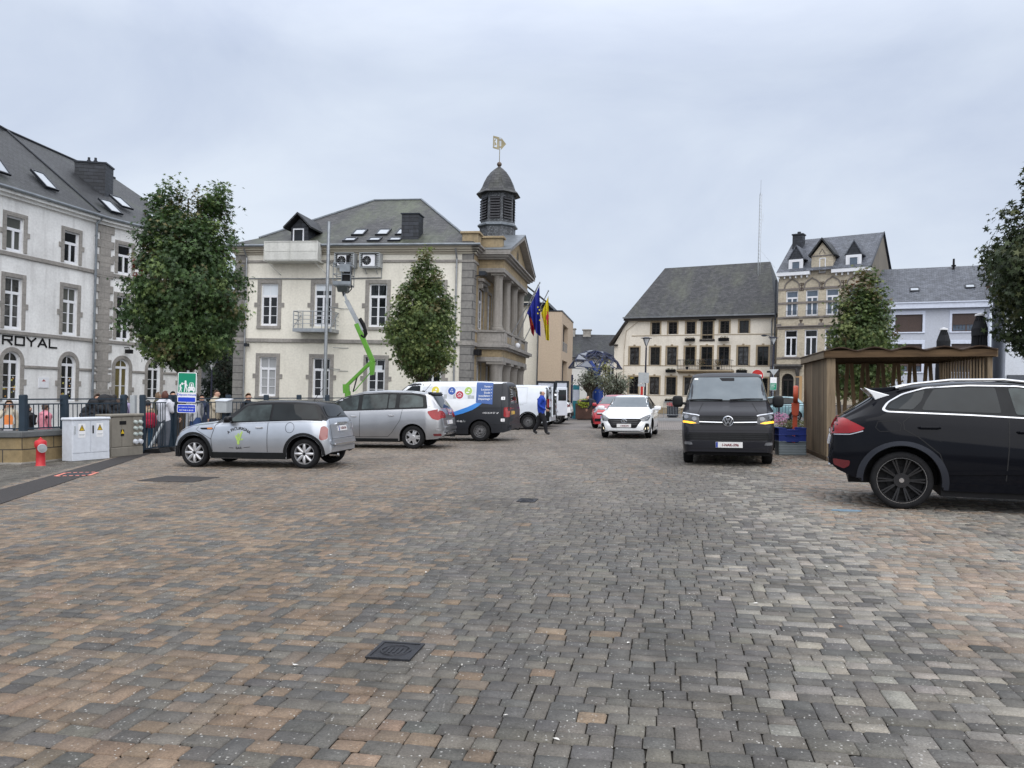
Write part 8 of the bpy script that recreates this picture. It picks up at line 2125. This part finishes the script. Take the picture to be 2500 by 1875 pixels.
def steps():
 t = thing('stone_steps', 'stone steps with a dark iron handrail at the old house', 'steps', at_wall((8.968,68.5,.233), R(-28.41), 8.2, -.1, -.35), R(-28.41))
 m = MB()
 for k in range(5): m.box(-1.6+k*.3,1.6-k*.3,-1.9+k*.3,0,k*.18,(k+1)*.18)
 m.build('tread', M['ochre'], t); r = MB()
 for sg in (-1, 1): r.tube([(sg*2.0,-1.9,.0),(sg*2.0,-1.9,.9),(sg*.8,-.3,1.8),(sg*.8,-.3,.9)], .03, 6); r.tube([(sg*2.0,-1.9,.5),(sg*.8,-.3,1.4)], .02, 5)
 r.build('handrail', M['dark_metal'], t)
steps()
t = thing('crowd_barrier', 'grey tubular crowd barrier by the red flowers', 'barrier', gp(1640, 51), R(30))
m = MB(); m.tube([(-.7,0,.0),(-.7,0,1.05),(.7,0,1.05),(.7,0,.0)], .022, 6); m.tube([(-.7,0,.2),(.7,0,.2)], .018, 6)
for k in range(9): m.cyl((-.56+k*.14,0,.2),(-.56+k*.14,0,1.05),.010,n=5)
m.build('frame', M['galv'], t)
lantern_post('thin street lamp in front of the conifer beside the school', 514, 44, 3.4)
# ------------------------------------------------------------------ trees
def leaf_tree(lab, x, y, prof, r_noise, n_cl, per, leaf, trunk_r, seed, cols, z0, squash=1.0, label_cat='tree', name='tree', peaks=None):
 g_ = np.random.default_rng(seed); t = thing(name, lab, label_cat, G(x, y), 0)
 zs = np.array([p[0] for p in prof]); rs = np.array([p[1] for p in prof])
 w = np.interp(np.linspace(zs[0], zs[-1], 200), zs, rs)**1.6+.05; cdf = np.cumsum(w)/w.sum()
 C = []
 while len(C) < n_cl:
  z = np.interp(g_.random(), cdf, np.linspace(zs[0], zs[-1], 200)); az = g_.random()*2*PI
  rr = np.interp(z, zs, rs)*(1+r_noise*(.6*math.sin(az*3+z*1.7+seed)+.5*math.sin(az*5-z*2.9+seed*2)+.5*math.sin(az*2+z*4.3+seed*3)))
  f = g_.random()**.42
  if peaks and z > peaks[0]:
   k = g_.integers(0, len(peaks[1])); px, py, pr = peaks[1][k]; C.append((px+pr*f*math.cos(az), py+pr*f*math.sin(az), z)); continue
  C.append((rr*f*math.cos(az), rr*f*math.sin(az)*squash, z))
 C = np.array(C); m = n_cl*per
 cen = np.repeat(C, per, 0)+g_.normal(0, 1, (m, 3))*np.array([.17,.17,.13])
 S = leaf*g_.uniform(.7, 1.35, m)
 T = []
 for k in range(10):
  a = k*PI/5; q = 1.0 if k % 2 == 0 else .36; T.append((q*math.cos(a), q*math.sin(a), -.18*q*q))
 T = np.array(T)
 nrm = g_.normal(0, 1, (m, 3)); nrm[:,2] = np.abs(nrm[:,2])*.9+.15; out = cen-np.array([0,0,zs.mean()]); out /= np.linalg.norm(out, axis=1)[:,None]+1e-6
 nrm += out*.9; nrm /= np.linalg.norm(nrm, axis=1)[:,None]
 a = np.cross(nrm, g_.normal(0, 1, (m, 3))); a /= np.linalg.norm(a, axis=1)[:,None]; b = np.cross(nrm, a)
 V = cen[:,None,:]+S[:,None,None]*(T[None,:,0,None]*a[:,None,:]+T[None,:,1,None]*b[:,None,:]+T[None,:,2,None]*nrm[:,None,:])
 me = bpy.data.meshes.new('crown'); me.vertices.add(m*10); me.vertices.foreach_set('co', V.reshape(-1))
 me.loops.add(m*10); me.loops.foreach_set('vertex_index', np.arange(m*10, dtype=np.int32))
 me.polygons.add(m); me.polygons.foreach_set('loop_start', np.arange(m, dtype=np.int32)*10); me.polygons.foreach_set('loop_total', np.full(m, 10, np.int32)); me.update(calc_edges=True)
 dark, mid, light, autumn, red = [np.array(c) for c in cols]
 cl = g_.random(n_cl); cc = np.where((cl < .45)[:,None], dark, np.where((cl < .80)[:,None], mid, light))
 hz = (C[:,2]-zs[0])/(zs[-1]-zs[0]); au = g_.random(n_cl) < (.04+.30*np.clip(hz-.45, 0, 1)); cc[au] = autumn
 rd = g_.random(n_cl) < .004; cc[rd] = red
 col = np.repeat(cc, per, 0)*g_.uniform(.75, 1.6, (m, 1))*1.15; col4 = np.ones((m, 4)); col4[:,:3] = col
 at = me.attributes.new('col', 'FLOAT_COLOR', 'FACE'); at.data.foreach_set('color', col4.reshape(-1).astype(np.float32))
 if 'treeleaf' not in M:
  n = N('tree_leaf'); q = n('ShaderNodeAttribute', attribute_name='col').outputs['Color']; n.fin(q, .5, .35)
  tr = n('ShaderNodeBsdfTranslucent'); n.set(tr, 'Color', q); mm = n('ShaderNodeMixShader'); n.set(mm, 0, .32)
  n.t.links.new(n.b.outputs[0], mm.inputs[1]); n.t.links.new(tr.outputs[0], mm.inputs[2]); n.t.links.new(mm.outputs[0], n.out.inputs[0]); M['treeleaf'] = n.m
  n = N('bark'); f = n.noise(3, n.obj((6,6,1.2)), 6, .65); n.fin(n.ramp(f, [(.3, (.035,.028,.022)), (.7, (.11,.09,.07))]), .9, .2); n.bump(f, .8, .03); M['bark'] = n.m
 me.materials.append(M['treeleaf']); put('crown', me, t)
 tb = MB(); zt = zs[-1]*.93; tb.tube([(0,0,-.1),(.02,.0,.5),(0,.02,z0),(.05,-.03,(z0+zt)/2),(0,0,zt)], [trunk_r*1.25,trunk_r,trunk_r*.86,trunk_r*.5,.02], 10)
 for k in range(0, n_cl, max(1, n_cl//70)):
  c = C[k]; zz = max(z0*.9, c[2]-.9*math.hypot(c[0], c[1])-.25); tb.tube([(0,0,zz), (c[0]*.5, c[1]*.5, (zz+c[2])/2+.05), tuple(c)], [trunk_r*.34,trunk_r*.18,.010], 5)
 tb.build('trunk', M['bark'], t, smooth=True)
 return t
GRN = [(.030,.056,.020), (.052,.090,.030), (.10,.140,.045), (.105,.095,.040), (.18,.03,.02)]
leaf_tree('large sweetgum with dense dark green leaves and a forked top beside the school', -10.3, 24, [(2.5,.75),(3.0,1.25),(3.8,1.62),(4.6,1.70),(5.4,1.50),(6.2,1.30),(7.0,1.12),(7.5,.95),(8.2,.4)], .17, 820, 38, .076, .15, 3, GRN, 2.3, peaks=(7.0, [(-.60,0,.46),(.74,.1,.42)]))
leaf_tree('slim pointed tree with olive-green leaves in front of the town hall', -3.92, 33, [(2.2,.35),(2.7,1.05),(3.5,1.36),(4.4,1.36),(5.3,1.18),(6.1,.92),(6.8,.6),(7.7,.08)], .16, 600, 36, .074, .13, 9, [(.042,.068,.020), (.075,.108,.034), (.13,.160,.052), (.11,.10,.042), (.10,.06,.02)], 2.1)
leaf_tree('green tree standing behind the timber shelter', 14.5, 32, [(1.5,.8),(2.4,1.30),(3.3,1.38),(4.2,1.20),(5.1,.98),(6.0,.65),(6.75,.2)], .18, 540, 30, .085, .12, 14, [(.042,.068,.020), (.075,.108,.034), (.125,.150,.050), (.095,.075,.035), (.12,.05,.02)], 1.6)
leaf_tree('dark tree at the right edge, only its left side in the picture', 14.15, 20, [(2.3,.4),(2.9,1.1),(3.9,1.55),(4.9,1.65),(5.7,1.42),(6.4,1.0),(7.2,.85),(8.3,.4)], .18, 640, 32, .088, .13, 21, [(.024,.036,.016), (.040,.056,.023), (.070,.080,.032), (.070,.050,.030), (.10,.03,.02)], 2.2)
OLV = [(.085,.10,.07), (.12,.135,.10), (.17,.18,.13), (.13,.13,.08), (.1,.1,.06)]
leaf_tree('small olive tree with a thick trunk in the left planter', 4.74, 47.6, [(2.0,.38),(2.3,.66),(2.62,.66),(3.05,.27)], .25, 90, 14, .06, .17, 31, OLV, 1.7, name='olive_tree')
leaf_tree('wider olive tree with a spreading crown in front of the old house', 6.26, 46.5, [(1.55,.53),(2.0,.9),(2.42,.85),(2.9,.37)], .3, 110, 14, .06, .17, 33, OLV, 1.3, name='olive_tree')
leaf_tree('thin yellow-green tree between the two olive trees', 5.75, 48, [(1.8,.3),(2.4,.55),(3.0,.5),(3.5,.2)], .3, 60, 12, .06, .05, 35, [(.16,.17,.06), (.22,.22,.08), (.28,.26,.10), (.2,.18,.07), (.2,.18,.07)], 1.6)
DKG = [(.010,.018,.011), (.016,.026,.015), (.024,.034,.018), (.02,.028,.015), (.02,.03,.015)]
leaf_tree('dark conifer between the school and the town hall', -19.2, 51, [(.4,1.5),(1.6,1.35),(2.8,1.0),(3.6,.6),(4.4,.15)], .2, 230, 20, .09, .12, 41, DKG, .4, name='conifer')
leaf_tree('tall dark tree in the gap between the school and the town hall', -22.0, 60, [(2.0,1.2),(3.2,2.2),(4.6,2.2),(5.8,1.2),(6.3,.5)], .2, 220, 20, .12, .2, 43, DKG, 1.8)
# ------------------------------------------------------------------ people: one skinned body each; X is the way they face
SKIN = plain('skin', (.46,.27,.19), .55, .06);
def cloth(name, c): return plain('cloth_'+name, c, .85, .14, 9, bump=.25)
HAIRS = {k: plain('hair_'+k, c, .6, .25, 30) for k, c in dict(brown=(.055,.032,.02), dark=(.016,.013,.012), blond=(.30,.20,.11), auburn=(.085,.028,.018), grey=(.16,.14,.12), sandy=(.17,.11,.065)).items()}
def person(lab, x, y, yaw, h, top, bottom, hair, hairstyle='short', pose=None, shoes=(.02,.02,.022), group=None, child=False, build=1.0, sleeves=True, skirt=False, hood=False, collar=None):
 t = thing('person', lab, 'person', G(x, y), yaw, group)
 k = h/1.75; hd = 1.18 if child else 1.0
 J = dict(pelvis=(0,0,.93), waist=(0,0,1.08), chest=(.01,0,1.28), neckb=(0,0,1.455), neck=(.012,0,1.52), head=(.03,0,1.62), crown=(.02,0,1.70),
             shl=(0,.175,1.41), ell=(-.02,.225,1.13), wrl=(.06,.235,.90), hnl=(.085,.235,.83), shr=(0,-.175,1.41), elr=(-.02,-.225,1.13), wrr=(.06,-.235,.90), hnr=(.085,-.235,.83),
             hil=(0,.09,.88), knl=(.015,.10,.49), anl=(-.02,.10,.09), tol=(.13,.115,.035), hir=(0,-.09,.88), knr=(.015,-.10,.49), anr=(-.02,-.10,.09), tor=(.13,-.115,.035))
 J.update(pose or {})
 Rd = dict(pelvis=(.155,.125), waist=(.14,.105), chest=(.165,.115), neckb=(.085,.075), neck=(.055,.055), head=(.076*hd,.092*hd), crown=(.062*hd,.075*hd),
              shl=(.075,.075), ell=(.050,.050), wrl=(.034,.034), hnl=(.036,.022), hil=(.105,.105), knl=(.082,.080), anl=(.062,.062), tol=(.042,.034))
 for a in list(Rd):
  if a.endswith('l') and a[:-1]+'r' in J: Rd[a[:-1]+'r'] = Rd[a]
 E = [('pelvis','waist','top'),('waist','chest','top'),('chest','neckb','top'),('neckb','neck','skin'),('neck','head','skin'),('head','crown','skin')]
 for s in 'lr': E += [('neckb','sh'+s,'top'),('sh'+s,'el'+s,'top'),('el'+s,'wr'+s,'top' if sleeves else 'skin'),('wr'+s,'hn'+s,'skin'),('pelvis','hi'+s,'bot'),('hi'+s,'kn'+s,'bot'),('kn'+s,'an'+s,'bot'),('an'+s,'to'+s,'shoe')]
 names = list(J); idx = {n_: i for i, n_ in enumerate(names)}
 me = bpy.data.meshes.new('skeleton'); me.from_pydata([tuple(Vector(J[n_])*k) for n_ in names], [(idx[a], idx[b]) for a, b, c in E], [])
 o = bpy.data.objects.new('body', me); COL.objects.link(o)
 md = o.modifiers.new('skin', 'SKIN'); md.use_smooth_shade = True
 for i, n_ in enumerate(names):
  sv = me.skin_vertices[0].data[i]; r = Rd.get(n_, (.06,.06)); bb = build if n_ in ('pelvis','waist','chest','shl','shr','hil','hir') else (1+(build-1)*.5)
  sv.radius = (r[0]*k*bb*1.12, r[1]*k*bb*1.12); sv.use_root = n_ == 'pelvis'
 sb = o.modifiers.new('sub', 'SUBSURF'); sb.levels = 2; sb.render_levels = 2
 dg = bpy.context.evaluated_depsgraph_get(); ev = bpy.data.meshes.new_from_object(o.evaluated_get(dg)); bpy.data.objects.remove(o)
 mb = MB(); mb.v = [tuple(v.co) for v in ev.vertices]; mb.f = [list(p.vertices) for p in ev.polygons]
 code = dict(top=0, bot=1, skin=2, shoe=3); segs = [(Vector(J[a])*k, Vector(J[b])*k, code[c], (a, b)) for a, b, c in E]
 for f in mb.f:
  c = sum((Vector(mb.v[i]) for i in f), Vector())/len(f); best = (9, 0)
  for a, b, cd, nm in segs:
   ab = b-a; q = max(0, min(1, (c-a).dot(ab)/ab.length_squared)); d = (c-a-ab*q).length/(.5+Rd.get(nm[0], (.06,))[0]*5)
   if d < best[0]: best = (d, cd)
  cd = best[1]
  if cd in (0, 1) and nm: cd = 0 if (cd == 1 and c.z > .86*k and abs(c.y) < .3*k and c.z > J['pelvis'][2]*k-.08*k) else cd
  mb.mi.append(cd)
 for s, sg in (('l', 1), ('r', -1)):
  w = Vector(J['wr'+s])*k; hn = Vector(J['hn'+s])*k; d = (hn-w).normalized(); side = d.cross(Vector((0, sg, 0)))
  side = side.normalized() if side.length > .1 else Vector((1,0,0)); pal = side.cross(d).normalized()
  mb.cur = 2; base = hn+d*.02*k
  for i, ln in enumerate((.062,.072,.068,.052)):
   q = base+side*((i-1.5)*.018*k); curl = pal*(-sg*.012*k)
   mb.tube([q-d*.03*k, q+d*ln*.45*k+curl*.4, q+d*ln*.8*k+curl*1.6, q+d*ln*k+curl*2.6], [.0095*k,.009*k,.008*k,.006*k], 6)
  q = hn-d*.03*k+side*.028*k; mb.tube([q-side*.01*k, q+side*.025*k+d*.03*k, q+side*.03*k+d*.06*k], [.011*k,.010*k,.007*k], 6)
 H = Vector(J['head'])*k; up = (Vector(J['crown'])-Vector(J['neck'])).normalized(); hf = Vector((1,0,0)) if not (pose and 'face' in pose) else Vector(pose['face']).normalized(); hl = up.cross(hf).normalized(); hf = hl.cross(up)
 s_ = k*hd; mb.cur = 2
 mb.add([H+hf*.112*s_-up*.02*s_, H+hf*.088*s_+up*.03*s_, H+hf*.088*s_-up*.025*s_+hl*.016*s_, H+hf*.088*s_-up*.025*s_-hl*.016*s_], [(0,1,2),(0,3,1),(0,2,3)])
 for sg in (-1, 1): mb.ball(tuple(H+hl*sg*.090*s_), .022*s_, 8, (.8,.5,1.3))
 b = mb.build('body', [cloth(lab[:24]+' top', top), cloth(lab[:24]+' bottom', bottom), SKIN, plain('shoe %d' % int(shoes[0]*1000), shoes, .6)], t, smooth=True)
 ey = MB()
 for sg in (-1, 1): ey.ball(tuple(H+hf*.086*s_+hl*sg*.032*s_+up*.012*s_), .010*s_, 6)
 ey.ball(tuple(H+hf*.088*s_-up*.052*s_), .016*s_, 6, (.5,1.2,.3)); ey.build('face_features', plain('eye_and_lip', (.09,.04,.035), .5), b)
 if hair:
  hm = MB(); n = 20; m = 14; r0 = Vector((.098,.088,.112))*s_*1.05; vs = []; keep = []
  long_ = hairstyle in ('long', 'bob', 'pony')
  for j in range(m+1):
   ph = PI*j/m
   for i in range(n):
    a = 2*PI*i/n; lx, ly, lz = math.sin(ph)*math.cos(a), math.sin(ph)*math.sin(a), math.cos(ph)
    f = 1+.03*math.sin(a*7+j)
    p = H+up*.018*s_+hf*(lx*r0.x*f-.008*s_)+hl*ly*r0.y*f+up*lz*r0.z*f
    if long_ and lx < .35 and lz < .1: p += -up*(.10 if hairstyle == 'bob' else .17)*s_*min(1, (.1-lz))+hl*ly*.02*s_
    vs.append(p); keep.append((lz < .62 and lx < .15 and lz > -.5) if hairstyle == 'bald' else (lz > .64 if lx > .22 else (lz > .12 or long_) if lx > -.12 else (lz > -.5 or long_)))
  fs = []
  for j in range(m):
   for i in range(n):
    q = (j*n+i, (j+1)*n+i, (j+1)*n+(i+1) % n, j*n+(i+1) % n)
    if all(keep[z] for z in q): fs.append(q)
  hm.add(vs, fs)
  if hairstyle == 'pony': hm.tube([H-hf*.09*s_+up*.04*s_, H-hf*.15*s_-up*.02*s_, H-hf*.13*s_-up*.15*s_], [.03*s_,.035*s_,.012*s_], 8)
  if hairstyle == 'buns':
   for sg in (-1, 1): hm.ball(tuple(H+hl*sg*.085*s_+up*.07*s_-hf*.03*s_), .04*s_, 8)
  hm.build('hair', HAIRS[hair], b, smooth=True)
 if hood:
  q = MB(); c0 = Vector(J['neckb'])*k; q.tube([c0+Vector((.05*k*math.cos(a)-.03*k, .09*k*math.sin(a), .02*k)) for a in [2*PI*i/12 for i in range(12)]], .035*k, 6, True); q.ball(tuple(c0-Vector((.10*k,0,.02*k))), .085*k, 10, (.7,1.1,.9)); q.build('hood', cloth(lab[:24]+' top', top), b, smooth=True)
 if collar:
  q = MB(); c0 = Vector(J['neckb'])*k; q.lathe([(.085*k,-.02*k),(.072*k,.05*k)], 16, tuple(c0), cap=False); q.build('collar', cloth('collar', collar), b, smooth=True)
 if skirt:
  q = MB(); q.lathe([(.15*k,.98*k),(.19*k,.75*k),(.22*k,.50*k)], 18, cap=False); q.build('skirt', cloth(lab[:24]+' bottom', bottom), b, smooth=True)
 return t, k
walk = dict(hil=(0,.085,.88), knl=(-.08,.09,.49), anl=(-.30,.09,.12), tol=(-.16,.10,.035), hir=(0,-.085,.88), knr=(.17,-.09,.50), anr=(.24,-.09,.09), tor=(.39,-.10,.045),
   elr=(-.06,-.25,1.14), wrr=(.20,-.20,1.00), hnr=(.27,-.18,.975), ell=(-.12,.24,1.14), wrl=(-.14,.25,.90), hnl=(-.13,.25,.83))
t, k = person('balding man in a bright blue jacket and black trousers striding past the vans', 1.10, 29.5, R(-14), 1.70, (.012,.045,.32), (.010,.010,.013), 'grey', 'bald', walk, build=1.14, collar=(.02,.022,.035))
q = MB(); q.box(-.10,.10,-.185,.185,1.02*k,1.10*k);
person('bald man in a dark jacket leaning over the planter beside the red car', 3.98, 36.9, R(165), 1.72, (.018,.022,.035), (.02,.02,.025), None, 'short',
       dict(waist=(.05,0,1.06), chest=(.16,0,1.20), neckb=(.28,0,1.30), neck=(.33,0,1.33), head=(.40,0,1.385), crown=(.43,0,1.46), shl=(.22,.17,1.27), shr=(.22,-.17,1.27), elr=(.48,-.20,1.22), wrr=(.72,-.19,1.24), hnr=(.80,-.19,1.24), ell=(.20,.24,1.02), wrl=(.34,.22,.86), hnl=(.38,.22,.80)), build=1.1)
KG = 'people in the school yard'
arm_up = dict(elr=(.10,-.23,1.20), wrr=(.16,-.12,1.42), hnr=(.15,-.08,1.49))
hold = dict(elr=(.05,-.22,1.14), wrr=(.24,-.10,1.12), hnr=(.30,-.06,1.12), ell=(.05,.22,1.14), wrl=(.24,.10,1.10), hnl=(.30,.06,1.10))
def kid(lab, u, d, yaw, h, *a, **k_): return person(lab, (u-1250)/1878*d, d, R(yaw), h, *a, group=KG, **k_)
t, k = kid('long-haired girl in a cream jacket with an orange patch on her top', 19, 19.0, -60, 1.37, (.50,.45,.36), (.05,.05,.07), 'sandy', 'long', pose=arm_up, child=True)
m = MB(); m.prism([(-.085,.78),(.085,.78),(.10,.95),(.06,1.02),(-.06,1.02),(-.10,.95)], -.012, .012); m.M = None
o = m.build('printed_top', plain('orange_print', (.75,.24,.07), .8), t.children[0], (.115,0,0), PI/2)
m = MB(); m.prism([(-.095,.62),(.095,.62),(.085,.78),(-.085,.78)], -.012, .012); m.build('shirt_hem', plain('white_cotton', (.62,.62,.66), .8), t.children[0], (.118,0,0), PI/2)
kid('child in a black padded coat seen from behind next to the fence corner', 64, 18.9, 80, 1.25, (.011,.011,.013), (.02,.02,.025), 'dark', 'short', child=True, build=1.5, pose=hold)
kid('girl in a pink fleece with her hair in buns by the fence', 107, 18.8, 70, 1.27, (.55,.21,.26), (.04,.05,.09), 'brown', 'buns', child=True, build=1.25, hood=True)
kid('boy in a navy jacket looking to the right beside the coats', 234, 22.0, -10, 1.53, (.022,.032,.06), (.03,.03,.04), 'brown', child=True, build=1.1, hood=True)
kid('dark-haired child in a navy coat, left of a pair by the school door', 266, 26.2, 60, 1.48, (.03,.035,.055), (.03,.03,.05), 'dark', child=True)
kid('dark-haired child in a slate-blue coat, right of a pair by the school door', 276, 25.4, 100, 1.50, (.05,.06,.085), (.03,.03,.05), 'dark', child=True)
kid('girl in a pale pink hooded coat with her back turned', 287, 22.0, 95, 1.38, (.52,.30,.31), (.06,.06,.1), 'brown', 'bob', child=True, hood=True, build=1.15)
kid('child in a lilac coat half hidden by the gate post', 303, 23.0, -100, 1.50, (.32,.28,.42), (.04,.04,.06), 'dark', child=True)
t, k = kid('small child in a beige jacket and jeans holding a red bag', 358, 21.8, 100, 1.34, (.36,.28,.19), (.03,.09,.16), 'dark', 'short', child=True)
b_ = thing('red_bag', 'crimson school bag hanging at the side of the small child', 'bag', G((366-1250)/1878*21.5, 21.5, .62), R(10))
m = MB(); rbox(m, (0,0,.18), (.17,.10,.22)); m.build('bag_body', plain('crimson_cloth', (.40,.015,.05), .8, .15), b_, smooth=True); m = MB(); m.tube([(-.08,0,.36),(-.06,0,.52),(.06,0,.52),(.08,0,.36)], .014, 6); m.build('strap', M['coat'], b_); m = MB(); rbox(m, (0,-.10,.12), (.11,.03,.09)); m.build('pocket', plain('crimson_cloth', (.40,.015,.05)), b_, smooth=True)
kid('woman with bushy auburn hair in a loose white top and grey trousers', 399, 21.2, 75, 1.62, (.60,.61,.66), (.085,.095,.115), 'auburn', 'bob', build=1.28, pose=hold)
kid('person in an olive coat behind the woman in white', 382, 23.6, 40, 1.60, (.11,.105,.07), (.05,.05,.06), 'sandy', 'bob')
kid('dark-haired person in a black coat right of the woman in white', 418, 23.0, -30, 1.62, (.02,.02,.024), (.03,.03,.035), 'dark', 'short', build=1.1)
kid('person in a pale grey jacket and blue skirt behind the drop-off sign', 476, 21.9, 150, 1.56, (.38,.39,.41), (.02,.045,.12), 'dark', 'bob', skirt=True)
kid('youngster in a navy jacket looking at the camera right of the sign', 490, 23.8, -70, 1.52, (.025,.035,.07), (.035,.05,.085), 'dark', 'short', build=1.1)
kid('man in a cream quilted jacket looking right by the letter box', 524, 22.9, -5, 1.66, (.48,.42,.32), (.035,.035,.045), 'brown', 'short', build=1.2, pose=hold, hood=True)
kid('boy with cropped hair showing above the roof of the silver hatchback', 603, 24.2, -40, 1.55, (.03,.03,.035), (.04,.04,.05), 'sandy', 'short', child=True)
